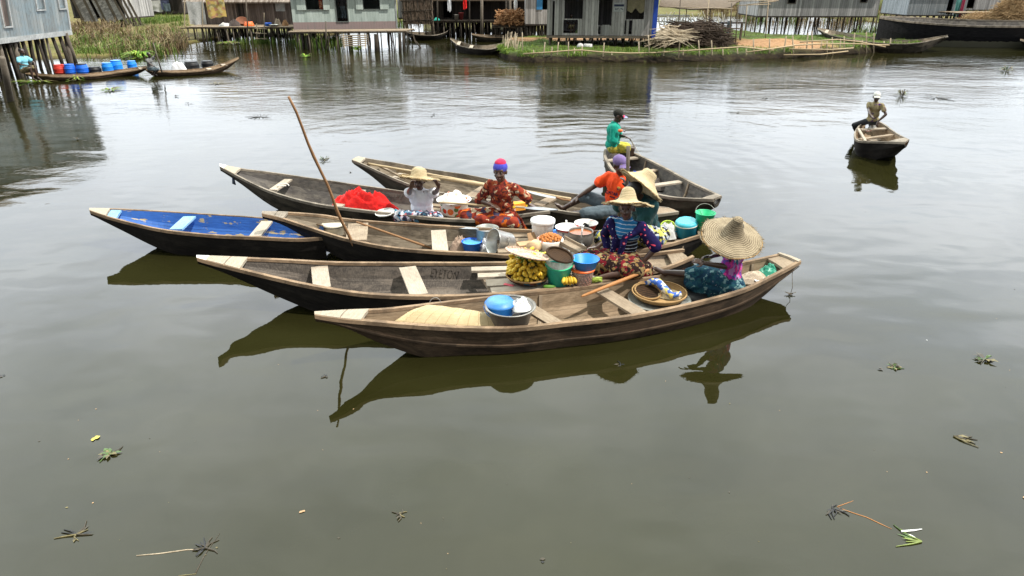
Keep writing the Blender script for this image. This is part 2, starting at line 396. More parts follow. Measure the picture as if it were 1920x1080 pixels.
M_GREENSHIRT = cloth('green shirt', (.012, .30, .22), .35, 7, .8); M_DKGREEN = cloth('dark green shirt', (.008, .042, .048), .4, 7, .7); M_TAN = cprint('tan shirt', [(0, (.20, .165, .09)), (.45, (.27, .225, .13)), (.9, (.07, .04, .09))], 30, 1, second=[(5, .13, (.08, .02, .18))])
M_YELLOWSHORT = cprint('yellow shorts', [(0, (.40, .34, .05)), (.6, (.50, .44, .11)), (.85, (.2, .22, .05))], 22)
M_RUST = cprint('rust print', [(0, (.25, .042, .024)), (.35, (.16, .024, .018)), (.55, (.32, .075, .028)), (.72, (.55, .40, .25)), (.83, (.07, .022, .02))], 27, 1, second=[(9, .17, (.60, .50, .36)), (9, .10, (.05, .03, .03))])
M_RUST2 = cprint('rust skirt print', [(0, (.26, .042, .024)), (.35, (.50, .11, .015)), (.52, (.17, .028, .02)), (.78, (.6, .48, .33)), (.88, (.06, .05, .09))], 15, 1)
M_FLOR_SKIRT = cprint('floral skirt print', [(0, (.05, .05, .09)), (.25, (.5, .5, .58)), (.45, (.10, .22, .32)), (.6, (.45, .12, .14)), (.72, (.6, .58, .6)), (.86, (.03, .03, .05))], 26, 1)
M_NAVY = cprint('navy floral shawl', [(0, (.013, .011, .055)), (.9, (.022, .02, .09))], 12, 1, second=[(13, .20, (.65, .06, .11)), (13, .09, (.80, .45, .48)), (21, .12, (.5, .5, .6))])
def f_stripe(g):
    s = g.sep(g.coord('Object')); n = g.noise(g.coord(), 8, 3)
    z = g.math('ADD', s[2], g.math('MULTIPLY', n, .02))
    m = g.math('FRACT', g.math('MULTIPLY', z, 22)); k = g.math('LESS_THAN', m, .16)
    low = g.math("LESS_THAN", z, .76)
    c = g.mix(low, (.022, .14, .31), (.012, .012, .018)); c = g.mix(k, c, (.45, .52, .60))
    g.set(col=c, rough=.95, spec=.1)
M_BATIK = cprint('red brown batik', [(0, (.15, .012, .018)), (.25, (.022, .012, .011)), (.55, (.19, .115, .045)), (.70, (.022, .012, .011)), (.87, (.26, .19, .09))], 24, .9, second=[(26, .22, (.02, .012, .012)), (26, .11, (.55, .45, .32))])
M_YELLOWPRINT = cprint('yellow black print', [(0, (.42, .40, .09)), (.32, (.02, .02, .025)), (.55, (.38, .40, .42)), (.75, (.45, .42, .14)), (.9, (.04, .08, .2))], 22, 1)
M_TEALPRINT = cprint('teal print', [(0, (.012, .045, .075)), (.35, (.018, .07, .09)), (.7, (.012, .036, .065)), (.9, (.14, .24, .25))], 30, 1, second=[(24, .10, (.42, .42, .46))])
M_MAGENTA = cprint('magenta print', [(0, (.30, .03, .22)), (.25, (.10, .05, .25)), (.45, (.55, .05, .20)), (.62, (.05, .18, .28)), (.74, (.40, .20, .42)), (.9, (.05, .05, .06))], 26, 1.2, stretch=(1, 1, .45))
M_WRAP_B = cloth('blue wrap', (.06, .065, .42), .3); M_WRAP_R = cloth('red wrap', (.55, .03, .09), .3)
M_CAP_P = cloth('purple cap', (.17, .12, .27), .25); M_CAP_D = cloth('dark cap', (.035, .035, .03), .3); M_CAP_W = cloth('white cap', (.58, .58, .54), .15); M_CAP_BILL = cprint('bill print', [(0, (.10, .13, .42)), (.5, (.55, .55, .62)), (.75, (.5, .05, .08))], 30)
M_NET = cloth('fishing net', (.10, .085, .075), .6, 30, 1); M_SACK = straw('woven sack', (.27, .21, .15), (.52, .44, .35), 'basket', 55)
M_PAPER = cprint('newspaper', [(0, (.68, .68, .66)), (.6, (.45, .45, .45)), (.75, (.72, .72, .7))], 24)
M_CARD = plain('cardboard', (.42, .27, .15), .85, var=.2)
M_CORD = plain('pale cord', (.62, .60, .55), .8, var=.2)
M_BLUEYEL = cprint('blue yellow cloth', [(0, (.06, .13, .48)), (.35, (.70, .68, .6)), (.55, (.65, .55, .18)), (.75, (.08, .18, .55))], 24)
M_GREENBAG = plastic('green bag', (.03, .26, .17), .3); M_SILVERBAG = plain('silver bag', (.65, .66, .68), .25, .3, var=.3, vs=40)
# setting
B_LEFT = boards('blue grey boards', (.15, .165, .17), (.34, .36, .36), .2, .05, .5, blue=(.21, .265, .295))
B_GREY = boards('grey boards', (.21, .20, .195), (.50, .48, .47), .16, .09, .5)
B_GREY2 = boards('old grey boards', (.19, .185, .185), (.46, .45, .445), .15, .07, .55)
B_BROWN = boards('brown boards', (.075, .06, .054), (.22, .18, .162), .14, .08, .5)
B_DARK = boards('dark boards', (.02, .018, .017), (.075, .062, .056), .16, .08, .5)
B_MINT = boards('mint boards', (.36, .425, .39), (.50, .57, .53), .17, .03, .35, band=(.42, (.32, .24, .23)))
B_SHUT = boards('shutter boards', (.40, .47, .43), (.50, .57, .53), .3, .02, .3)
B_METAL = boards('sheet metal', (.20, .225, .24), (.38, .41, .43), .09, .1, .4, rough=.5, metal=.35)
B_ROOF = boards('rusty roof sheet', (.10, .07, .05), (.30, .25, .21), .09, .12, .4, rough=.6, metal=.2)
M_BLUEPAINT = plain('blue paint', (.02, .07, .42), .5, var=.2); M_BLUESHUT = plain('light blue paint', (.05, .24, .50), .5, var=.2)
M_TRIM = wood('white trim', (.26, .27, .27), (.40, .41, .41), (.52, .53, .53), 'Object', (3, 3, 3), dirt=(.2, .21, .21))
# ------------------------------------------------------------------ sky, sun
SUN = Vector((.47, -.20, .86)).normalized()
w = bpy.data.worlds.new('World'); SC.world = w; w.use_nodes = True; nt = w.node_tree
bg = nt.nodes['Background']
sky = nd(nt, 'ShaderNodeTexSky', sky_type='NISHITA', sun_disc=False, sun_elevation=math.asin(SUN.z), sun_rotation=math.atan2(SUN.x, SUN.y), dust_density=3.0, air_density=1.0, ozone_density=1.0)
tc = nd(nt, 'ShaderNodeTexCoord'); sp = nd(nt, 'ShaderNodeSeparateXYZ', {0: tc.outputs['Generated']})
zz = nd(nt, 'ShaderNodeMath', {0: sp.outputs[2], 1: .12}, operation='ADD').outputs[0]
cv = nd(nt, 'ShaderNodeCombineXYZ', {0: nd(nt, 'ShaderNodeMath', {0: sp.outputs[0], 1: zz}, operation='DIVIDE').outputs[0], 1: nd(nt, 'ShaderNodeMath', {0: sp.outputs[1], 1: zz}, operation='DIVIDE').outputs[0], 2: 0.0}).outputs[0]
cn = nd(nt, 'ShaderNodeTexNoise', {'Vector': cv, 'Scale': 1.1, 'Detail': 7, 'Roughness': .58, 'Distortion': .4}).outputs['Fac']
cr = nd(nt, 'ShaderNodeValToRGB', {'Fac': cn}); cr.color_ramp.elements[0].position = .36; cr.color_ramp.elements[1].position = .56
cr.color_ramp.elements[0].color = (.76, .76, .76, 1); cr.color_ramp.elements[1].color = (1, 1, 1, 1)
cn2 = nd(nt, 'ShaderNodeTexNoise', {'Vector': cv, 'Scale': 2.3, 'Detail': 6, 'Roughness': .6}).outputs['Fac']
ccol = nd(nt, 'ShaderNodeValToRGB', {'Fac': cn2}); ccol.color_ramp.elements[0].position = .32; ccol.color_ramp.elements[1].position = .62
ccol.color_ramp.elements[0].color = (19.5, 21.2, 22.3, 1); ccol.color_ramp.elements[1].color = (23.2, 24.4, 25, 1)
mx = nd(nt, 'ShaderNodeMix', data_type='RGBA')
nt.links.new(cr.outputs[0], mx.inputs[0]); nt.links.new(sky.outputs[0], mx.inputs[6]); nt.links.new(ccol.outputs[0], mx.inputs[7])
band = nd(nt, 'ShaderNodeValToRGB', {'Fac': sp.outputs[2]}); be = band.color_ramp
while len(be.elements) < 5: be.elements.new(.5)
for e, (p_, c_, b_) in zip(be.elements, ((0, .68, 1), (.12, .86, 1.03), (.36, 1.40, 1.04), (.74, 1.95, .88), (1, .42, .9))): e.position = p_; e.color = (c_, c_ * (.5 + .5 * min(1, b_ + .17)), c_ * b_, 1)
mb2 = nd(nt, 'ShaderNodeMix', data_type='RGBA', blend_type='MULTIPLY'); mb2.inputs[0].default_value = 1
nt.links.new(mx.outputs[2], mb2.inputs[6]); nt.links.new(band.outputs[0], mb2.inputs[7])
yb = nd(nt, 'ShaderNodeMapRange', {0: sp.outputs[1], 1: -.5, 2: .45, 3: .20, 4: 1.06}).outputs[0]
mb3 = nd(nt, 'ShaderNodeMix', data_type='RGBA', blend_type='MULTIPLY'); mb3.inputs[0].default_value = 1
nt.links.new(mb2.outputs[2], mb3.inputs[6]); nt.links.new(nd(nt, 'ShaderNodeCombineXYZ', {0: yb, 1: yb, 2: yb}).outputs[0], mb3.inputs[7])
nt.links.new(mb3.outputs[2], bg.inputs['Color']); bg.inputs['Strength'].default_value = .1
sl = bpy.data.lights.new('sun', 'SUN'); sl.energy = 4.9; sl.angle = R(.6); sl.color = (1, .95, .87)
so = bpy.data.objects.new('sun', sl); COL.objects.link(so); so.rotation_euler = SUN.to_track_quat('Z', 'Y').to_euler(); so.location = (10, 0, 30)
# ------------------------------------------------------------------ water
def f_water(g):
    v = g.coord('Object'); s = g.sep(v)
    far = g.ramp(g.math('DIVIDE', s[1], 40), [(.17, 0), (.30, .10), (.45, .45), (.7, 1)])
    wind = g.ramp(g.noise(g.coord('Object', (.05, .11, 1)), 1.6, 3, .5), [(.36, .25), (.62, 1)])
    a = g.noise(g.coord('Object', (.8, 1.5, 1), (0, 0, .12)), 1.7, 3, .5, .25)
    b = g.noise(g.coord('Object', (1.0, 2.1, 1), (0, 0, -.08)), 4.6, 3, .55, .4)
    c = g.noise(g.coord('Object', (1, 1.7, 1)), 13, 2, .5)
    mid = g.noise(g.coord('Object', (.8, 1.1, 1), (0, 0, .3)), 1.5, 1, .4, .3)
    sw = g.noise(g.coord('Object', (.22, .5, 1), (0, 0, .5)), 1.2, 2, .5, .3)
    amp = g.math('MULTIPLY', far, wind)
    h = g.math('ADD', g.math('ADD', g.math('MULTIPLY', sw, .026), g.math('MULTIPLY', mid, .010)), g.math('MULTIPLY', g.math('ADD', g.math('MULTIPLY', a, .0145), g.math('ADD', g.math('MULTIPLY', b, .0085), g.math('MULTIPLY', c, .0036))), g.math('ADD', amp, .02)))
    # concentric wake rings round the moored boats
    rx = nd(g.nt, 'ShaderNodeMapping', {'Vector': v, 'Location': (-1.9, -14.2, 0)}).outputs[0]
    d = nd(g.nt, 'ShaderNodeVectorMath', {0: rx}, operation='LENGTH').outputs['Value']
    wob = g.noise(g.coord('Object', (.4, .4, 1)), 1, 2)
    ring = g.math('SINE', g.math('MULTIPLY', g.math('ADD', d, g.math('MULTIPLY', wob, 1.6)), 9.5))
    fall = g.ramp(g.math('DIVIDE', d, 14), [(.0, 0), (.13, 1), (.55, .35), (1, 0)])
    h = g.math('ADD', h, g.math('MULTIPLY', ring, g.math('MULTIPLY', fall, .0022)))
    n = g.noise(g.coord('Object', (.3, .5, 1)), .8, 4, .6)
    g.set(col=g.ramp(n, [(.35, (.0115, .0108, .0028)), (.65, (.0185, .0178, .0058))]), rough=.008, spec=.5, ior=1.333)
    g.bump(h, 1.0, 1.0)
M_WATER = mat('lagoon water', f_water)
wb_ = MB()
wb_.add([(-900, -60, 0), (900, -60, 0), (900, 2500, 0), (-900, 2500, 0)], [(0, 1, 2, 3)])
tag(wb_.build('water', M_WATER), 'murky green brown lagoon water reflecting the pale sky', kind='structure')
# ------------------------------------------------------------------ canoes
class Canoe:
    def __init__(s, name, label, pairs, outer, inner, rail, group=None, wb=.74, N=46, th=.03, railw=.05, railh=.045, cat='canoe', strake=None):
        s.F = [P(p[0], p[1], p[4]) for p in pairs]; s.Nn = [P(p[2], p[3], p[4]) for p in pairs]
        s.D = [p[5] for p in pairs]
        c = (s.F[len(pairs) // 2] + s.Nn[len(pairs) // 2]) / 2
        s.root = thing(name, label, cat, (c.x, c.y, 0), group); s.rail = rail
        mb = MB(); rows = []; L = 0; prev = None
        s.rows = []
        for i in range(N + 1):
            t = i / N; F = catmull(s.F, t); Nn = catmull(s.Nn, t); d = catmull([Vector((x, 0, 0)) for x in s.D], t).x
            C = (F + Nn) / 2; A = (Nn - F); h = max(A.length / 2, .012); A = A.normalized() if A.length > 1e-6 else Vector((0, -1, 0))
            z = C.z; wbb = wb * min(1, .35 + d / .4 * .65)
            if prev is not None: L += (C - prev).length
            prev = C; s.rows.append((C, A, h, z, d, L))
            jit = .004 * noise.noise(Vector((L * 2.2, c.x, 1)))
            o = [(-1, z), (-.93 + jit, z - .45 * d), (-wbb, z - d), (0, z - d - .012), (wbb, z - d), (.93 + jit, z - .45 * d), (1, z)]
            k = min(th / h, .8)
            inn = [(1 - k, z), (.93 - k + jit, z - .45 * d), (max(wbb - k, .05), max(z - d + .04, .03)), (0, max(z - d + .034, .026)), (-max(wbb - k, .05), max(z - d + .04, .03)), (-.93 + k + jit, z - .45 * d), (-1 + k, z)]
            vo = [0, .45, 1, 1.5, 2, 2.55, 3]; vi = [3, 2.55, 2, 1.5, 1, .45, 0]
            vs = []; uv = []
            for (q, zz), v in zip(o, vo):
                p = C + A * (q * h); vs.append((p.x, p.y, zz)); uv.append((L, v))
            for (q, zz), v in zip(inn, vi):
                p = C + A * (q * h); vs.append((p.x, p.y, zz)); uv.append((L, v))
            rows.append((vs, uv))
        # outer / inner strips with own verts so that the UVs stay clean
        for a, b, mi in ((0, 7, 0), (7, 14, 1)):
            vs = []; uv = []; fs = []; w = b - a
            for r, u in rows: vs += r[a:b]; uv += u[a:b]
            for i in range(N):
                for k in range(w - 1): fs.append((i * w + k, i * w + k + 1, (i + 1) * w + k + 1, (i + 1) * w + k))
            mb.add(vs, fs, mi, uv)
        for a, b in ((6, 7), (13, 0)):
            vs = []; uv = []; fs = []
            for r, u in rows: vs += [r[a], r[b]]; uv += [u[a], u[b]]
            for i in range(N): fs.append((2 * i, 2 * i + 1, 2 * i + 3, 2 * i + 2))
            mb.add(vs, fs, 1, uv)
        for r, u in (rows[0], rows[-1]):
            mb.add(r, [(0, 1, 12, 13), (1, 2, 11, 12), (2, 3, 10, 11), (3, 4, 9, 10), (4, 5, 8, 9), (5, 6, 7, 8)], 0, u)
        bm_fix = mb.build('hull', [outer, inner], s.root)
        s.hull = bm_fix
        for sg in (-1, 1):
            rb = MB(); vs = []; uv = []; fs = []
            for C, A, h, z, d, L in s.rows:
                o = C + A * (sg * (h + .012)); i_ = C + A * (sg * max(h + .012 - railw, .003 + .002 * sg))
                zt = z + .014 + .004 * noise.noise(Vector((L * 1.7, sg * 5, c.y)))
                rh = min(railh, d * .6)
                for p, q in ((o, zt - rh), (o, zt), (i_, zt + .002), (i_, zt - rh * .8)): vs.append((p.x, p.y, q))
                uv += [(L, 0), (L, .05), (L, .10), (L, .15)]
            for i in range(N):
                for k in range(4): fs.append((i * 4 + k, i * 4 + (k + 1) % 4, i * 4 + 4 + (k + 1) % 4, i * 4 + 4 + k))
            fs += [(0, 1, 2, 3), tuple(N * 4 + k for k in (3, 2, 1, 0))]
            rb.add(vs, fs, 0, uv); rb.build('gunwale', rail, s.root)
        if strake:
            for sg in (-1, 1):
                rb = MB(); vs = []; uv = []; fs = []
                for C, A, h, z, d, L in s.rows:
                    for q, zz in ((.935, .0), (.955, -.012), (.945, -.036), (.91, -.03)):
                        p = C + A * (sg * (q * h + .004)); vs.append((p.x, p.y, z - d * .44 + zz * min(1, d / .3))); uv.append((L, q))
                for i in range(N):
                    for k in range(4): fs.append((i * 4 + k, i * 4 + (k + 1) % 4, i * 4 + 4 + (k + 1) % 4, i * 4 + 4 + k))
                rb.add(vs, fs, 0, uv); rb.build('rubbing_strake', strake, s.root)
    def at(s, t):
        x = t * (len(s.rows) - 1); i = min(int(x), len(s.rows) - 2); f = x - i
        a, b = s.rows[i], s.rows[i + 1]
        return tuple(p * (1 - f) + q * f for p, q in zip(a, b))
    def floor(s, t, q=0.0, dz=.036):
        C, A, h, z, d, L = s.at(t); p = C + A * (q * h); return Vector((p.x, p.y, max(z - d + dz, .03)))
    def deck(s, t0, t1, m, name='bow_deck', th=.03, dz=.020, inset=.0, over=0.0):
        mb = MB(); vs = []; uv = []; fs = []; n = 8
        for i in range(n + 1):
            C, A, h, z, d, L = s.at(t0 + (t1 - t0) * i / n); h = max(h - inset, .004)
            for q, zz in ((-1, dz), (0, dz + .008), (1, dz), (1, dz - th), (-1, dz - th)):
                p = C + A * (q * h); vs.append((p.x, p.y, z + zz)); uv.append((q * h, L))
        for i in range(n):
            for k in range(5): fs.append((i * 5 + k, i * 5 + (k + 1) % 5, i * 5 + 5 + (k + 1) % 5, i * 5 + 5 + k))
        fs += [(0, 1, 2, 3, 4), tuple(n * 5 + k for k in (4, 3, 2, 1, 0))]
        mb.add(vs, fs, 0, uv); return mb.build(name, m, s.root)
    def thwart(s, fx, fy, nx, ny, z, w, m, th=.03):
        a, b = P(fx, fy, z), P(nx, ny, z); mb = MB(); mb.beam(a, b, w, th); return mb.build('thwart', m, s.root)
    def ribs(s, ts, m, w=.04):
        for t in ts:
            C, A, h, z, d, L = s.at(t); C2 = s.at(t + .004)[0]; T = (C2 - C).normalized(); mb = MB()
            wbb = .74 * min(1, .35 + d / .4 * .65)
            pts = [(-.985 + .03 / h, z - .03), (-.91 + .03 / h, z - .45 * d), (-wbb + .03 / h, max(z - d + .05, .035)), (wbb - .03 / h, max(z - d + .05, .035)), (.91 - .03 / h, z - .45 * d), (.985 - .03 / h, z - .03)]
            q = [Vector((*(C + A * (x * h)).xy, zz)) for x, zz in pts]
            for a, b in zip(q, q[1:]): mb.beam(a, b, .035, w, up=T)
            mb.build('rib', m, s.root)
# A nearest canoe
A_ = Canoe('canoe', 'nearest brown canoe holding a reed mat, a metal basin and a winnowing basket', [
    (590, 587, 590, 592, .66, .07), (655, 583, 640, 599, .57, .13), (720, 580, 705, 605, .48, .28), (800, 571, 790, 612, .42, .42), (887, 561, 870, 616, .37, .46),
    (970, 551, 960, 617, .345, .46), (1060, 542, 1060, 607, .34, .45), (1164, 528, 1175, 595, .335, .45), (1260, 514, 1290, 573, .335, .44), (1350, 500, 1390, 546, .345, .40),
    (1414, 488, 1450, 518, .37, .30), (1462, 477, 1501, 491, .42, .13)], W_OUT_BROWN, W_IN_WARM, W_RAIL, strake=W_OUT_BROWN)
A_.deck(0, .085, W_DECK); A_.deck(.088, .145, W_DECK, 'bow_plank'); A_.deck(.945, .985, W_PLANK_D, 'stern_seat', dz=.0, inset=.03); A_.deck(.987, 1, W_DECK, 'stern_cap', dz=.03)
A_.thwart(966, 561, 1046, 610, .30, .17, W_PLANK_D); A_.thwart(1128, 545, 1206, 593, .30, .19, W_PLANK_D)
A_.ribs((.5, .9), W_PLANK_D)
# B banana canoe
B_ = Canoe('canoe', 'dark canoe with pale slatted deck, carrying the banana basket and buckets', [
    (369, 481, 369, 485, .74, .07), (429, 483, 415, 497, .63, .14), (525, 487, 510, 521, .49, .30), (626, 492, 605, 541, .40, .42), (720, 493, 705, 554, .36, .45),
    (830, 493, 825, 557, .34, .46), (955, 492, 940, 552, .33, .46), (1060, 488, 1060, 541, .33, .45), (1150, 482, 1160, 523, .33, .44), (1232, 474, 1242, 505, .35, .38), (1281, 468, 1301, 482, .40, .20)],
    W_OUT, W_IN_DARK, W_RAIL, railw=.055)
B_.deck(0, .05, M_WHITE_TIP, 'bow_tip'); B_.deck(.052, .105, W_DECK); B_.deck(.108, .14, W_DECK, 'bow_plank'); B_.deck(.93, .985, W_PLANK_D, 'stern_seat', dz=-.02, inset=.03)
B_.thwart(599, 501, 604, 541, .36, .21, W_PLANK); B_.thwart(764, 502, 786, 554, .32, .22, W_PLANK)
for (ax, ay, bx, by, w_) in ((884, 506, 1105, 500, .13), (896, 518, 1110, 510, .13), (912, 532, 1125, 521, .20), (921, 546, 1128, 530, .15)):
    mb = MB(); mb.beam(P(ax, ay, .315), P(bx, by, .315), w_, .03); mb.build('deck_plank', W_PLANK, B_.root)
mb = MB(); mb.beam(P(893, 500, .27), P(927, 551, .27), .07, .05); mb.build('deck_bearer', W_PLANK_D, B_.root)
# C pots canoe
C_ = Canoe('canoe', 'dark canoe laden with pots, white buckets and a teal cooler behind the banana canoe', [
    (492, 398, 491, 402, .68, .07), (540, 399, 530, 411, .58, .14), (605, 404, 590, 431, .48, .30), (650, 411, 650, 449, .41, .40), (734, 418, 725, 464, .37, .45),
    (824, 424, 825, 473, .35, .46), (895, 428, 900, 476, .34, .46), (949, 430, 951, 480, .33, .46), (1050, 434, 1050, 484, .33, .46), (1150, 433, 1150, 478, .33, .45), (1230, 430, 1233, 464, .35, .42), (1290, 426, 1290, 449, .37, .3), (1320, 424, 1332, 436, .42, .14)],
    W_OUT, W_IN_GREY, W_RAIL)
C_.deck(0, .055, W_RAIL_G); C_.deck(.057, .085, W_RAIL_G, 'bow_plank'); C_.deck(.95, 1, W_PLANK_D, 'stern_seat', dz=0.0)
C_.thwart(672, 420, 668, 452, .37, .30, W_PLANK_D); C_.thwart(822, 433, 826, 473, .33, .22, W_PLANK)
for k in range(5):
    C, A, h, z, d, L = C_.at(.58); y0 = -.8 + .4 * k
    a = C_.at(.56); b = C_.at(.90)
    mb = MB(); mb.beam(Vector((*(a[0] + a[1] * (y0 * a[2])).xy, .26)), Vector((*(b[0] + b[1] * (y0 * b[2] * .85)).xy, .26)), .145, .03); mb.build('deck_plank', W_PLANK_D, C_.root)
# D red cloth canoe
D_ = Canoe('canoe', 'weathered canoe with the red cloth, white plate and floral basin aboard', [
    (412, 309, 412, 313, .74, .08), (453, 317, 440, 328, .63, .16), (517, 325, 505, 359, .49, .34), (600, 337, 590, 383, .41, .43), (670, 347, 665, 393, .37, .45),
    (760, 360, 755, 404, .35, .46), (850, 370, 845, 412, .34, .46), (930, 379, 925, 413, .34, .44), (985, 385, 985, 403, .36, .36), (1020, 390, 1031, 397, .38, .2)],
    W_OUT_GREY, W_IN_FAR, W_RAIL_G)
D_.deck(0, .045, M_WHITE_TIP, 'bow_tip'); D_.deck(.047, .11, W_DECK)
D_.thwart(541, 337, 512, 357, .40, .15, W_PLANK); D_.thwart(678, 357, 632, 388, .34, .17, W_PLANK)
for k in range(5):
    a = D_.at(.60); b = D_.at(.93); y0 = -.8 + .4 * k
    mb = MB(); mb.beam(Vector((*(a[0] + a[1] * (y0 * a[2])).xy, .2)), Vector((*(b[0] + b[1] * (y0 * b[2])).xy, .2)), .13, .03); mb.build('floor_plank', W_PLANK_D, D_.root)
# E bamboo pole canoe
E_ = Canoe('canoe', 'weathered canoe holding long bamboo poles and the man in orange', [
    (672, 295, 660, 301, .62, .10), (700, 300, 690, 313, .55, .20), (751, 308, 740, 336, .46, .38), (810, 319, 800, 357, .40, .44), (878, 329, 870, 369, .36, .46),
    (950, 343, 945, 380, .34, .46), (1020, 355, 1020, 391, .33, .46), (1080, 365, 1085, 401, .33, .46), (1150, 376, 1160, 407, .33, .45), (1215, 386, 1225, 404, .36, .38), (1255, 391, 1272, 398, .40, .2)],
    W_OUT_GREY, W_IN_GREY, W_RAIL_G, railw=.04)
E_.deck(0.0, .06, W_DECK); E_.deck(.9, 1, W_PLANK_D, 'stern_seat', dz=.01)
E_.thwart(762, 322, 742, 334, .36, .16, W_PLANK); E_.thwart(913, 350, 880, 370, .30, .20, W_PLANK_D); E_.thwart(1035, 372, 1008, 386, .30, .18, W_PLANK_D)
# F blue canoe
F_ = Canoe('canoe', 'canoe with bright blue painted inside and two bare thwarts', [
    (168, 392, 168, 396, .60, .07), (227, 393, 215, 411, .52, .20), (306, 397, 295, 430, .43, .38), (385, 402, 375, 440, .38, .44), (493, 409, 485, 446, .36, .46), (560, 414, 560, 449, .35, .44), (606, 424, 608, 446, .36, .36)],
    W_OUT, M_BLUE_IN, W_RAIL, railw=.04)
F_.deck(0, .12, W_DECK); F_.deck(.125, .17, M_BLUE_SEAT, 'bow_plank', dz=0)
F_.thwart(356, 407, 330, 431, .36, .19, M_BLUE_SEAT); F_.thwart(501, 416, 478, 444, .33, .17, W_PLANK)
# G green shirt boat
G_ = Canoe('canoe', 'broad dark canoe with the boy in green seated on its far end', [
    (1166, 279, 1134, 281, .50, .30), (1191, 288, 1133, 294, .45, .46), (1242, 312, 1150, 322, .42, .50), (1291, 339, 1190, 352, .42, .50), (1324, 355, 1255, 370, .45, .46), (1353, 369, 1338, 375, .55, .14)],
    W_OUT_GREY, W_IN_FAR, W_RAIL_G, railw=.06)
G_.deck(.93, 1, W_RAIL_G)
G_.thwart(1200, 295, 1134, 302, .40, .14, W_PLANK); G_.thwart(1276, 341, 1190, 353, .36, .14, W_PLANK); G_.thwart(1238, 318, 1165, 328, .32, .12, W_PLANK_D)
G_.ribs((.3, .62), W_PLANK_D)
# H lone rower boat
H_ = Canoe('canoe', 'small canoe apart from the others, man in a white cap on its edge', [
    (1644, 226, 1622, 228, .46, .30), (1660, 235, 1608, 239, .41, .46), (1672, 244, 1602, 252, .38, .48), (1682, 251, 1608, 264, .37, .48), (1693, 257, 1645, 266, .43, .42), (1705, 263, 1697, 268, .54, .12)],
    W_OUT, W_IN_WARM, W_RAIL_G, railw=.05)
H_.deck(.87, 1, W_RAIL_G); H_.thwart(1664, 241, 1613, 243, .36, .12, W_PLANK); H_.thwart(1673, 253, 1606, 262, .32, .10, W_PLANK_D)
mb = MB(); mb.beam(P(1660, 257, .08), P(1620, 261, .08), .5, .02); mb.build('floor_board', W_PLANK, H_.root)
# writing cut into the inner sides
M_CUT = plain('cut letters', (.062, .05, .042), .9, var=.3)
def side_text(txt, cx, cy, z, ax, ay, size, parent, tilt=62):
    c = P(cx, cy, z); d = P(ax, ay, z) - c; d.z = 0; d.normalize()
    n = Vector((d.y, -d.x, 0)); up = (Vector((0, 0, 1)) * math.cos(R(90 - tilt)) + -n * math.sin(R(90 - tilt))).normalized(); nn = d.cross(up)
    M = Matrix.Translation(c + nn * .012) @ Matrix((d, up, nn)).transposed().to_4x4()
    text_mesh(txt, size, M, 'lettering', M_CUT, parent)
side_text('EYETON', 838, 508, .25, 900, 508, .105, B_.root); side_text('MIZOKP', 741, 367, .27, 780, 373, .11, D_.root)
# ------------------------------------------------------------------ people
def V3(*a): return Vector(a)
def ik(a, c, l1, l2, hint):
    d = c - a; L = d.length
    if L > (l1 + l2) * .995: c = a + d * ((l1 + l2) * .995 / L); d = c - a; L = d.length
    x = (l1 * l1 - l2 * l2 + L * L) / (2 * L); h = math.sqrt(max(l1 * l1 - x * x, 0)); u = d / L
    hp = (hint - u * hint.dot(u)).normalized()
    return a + u * x + hp * h, c
class Vol:
    """solids that a voxel remesh fuses into one skin"""
    def __init__(s): s.mb = MB()
    def cone(s, a, b, ra, rb, n=12):
        a, b = Vector(a), Vector(b); d = b - a; L = max(d.length, 1e-4); u = d / L; pts = []; rr = []
        for k in (-.97, -.7, -.35, 0): pts.append(a + u * ra * k); rr.append(ra * math.sqrt(1 - k * k))
        for k in (0, .35, .7, .97): pts.append(b + u * rb * k); rr.append(rb * math.sqrt(1 - k * k))
        if L < 1e-3: return
        s.mb.tube(pts, rr, n)
    def ell(s, c, r, X=None, Y=None, Z=None):
        M = Matrix.Identity(3) if X is None else Matrix((X, Y, Z)).transposed()
        s.mb.ell(Matrix.Translation(Vector(c)) @ M.to_4x4() @ Matrix.Diagonal((*r, 1)), 14, 10)
    def grow(s, name, mats, parent, vox=.011, smooth=4, wr=0, wscale=9, seed=0, wstretch=(1, 1, .5)):
        me = s.mb.mesh('tmp'); bm = bmesh.new(); bm.from_mesh(me); bmesh.ops.recalc_face_normals(bm, faces=bm.faces); bm.to_mesh(me); bm.free()
        o = bpy.data.objects.new('tmp', me); COL.objects.link(o)
        m = o.modifiers.new('r', 'REMESH'); m.mode = 'VOXEL'; m.voxel_size = vox
        if smooth: m2 = o.modifiers.new('s', 'SMOOTH'); m2.iterations = smooth; m2.factor = .5
        dg = bpy.context.evaluated_depsgraph_get(); r = bpy.data.meshes.new_from_object(o.evaluated_get(dg)); bpy.data.objects.remove(o)
        r.name = name
        if wr:
            no = [v.normal.copy() for v in r.vertices]
            for v, n in zip(r.vertices, no):
                q = Vector((v.co.x * wstretch[0], v.co.y * wstretch[1], v.co.z * wstretch[2])) * wscale + Vector((seed, 0, 0))
                v.co += n * (wr * (noise.noise(q) + .6 * (1 - 2 * abs(noise.noise(q * 2.1)))))
        r.polygons.foreach_set('use_smooth', [True] * len(r.polygons)); r.update()
        return link(name, r, mats, parent)
HK = 1.13
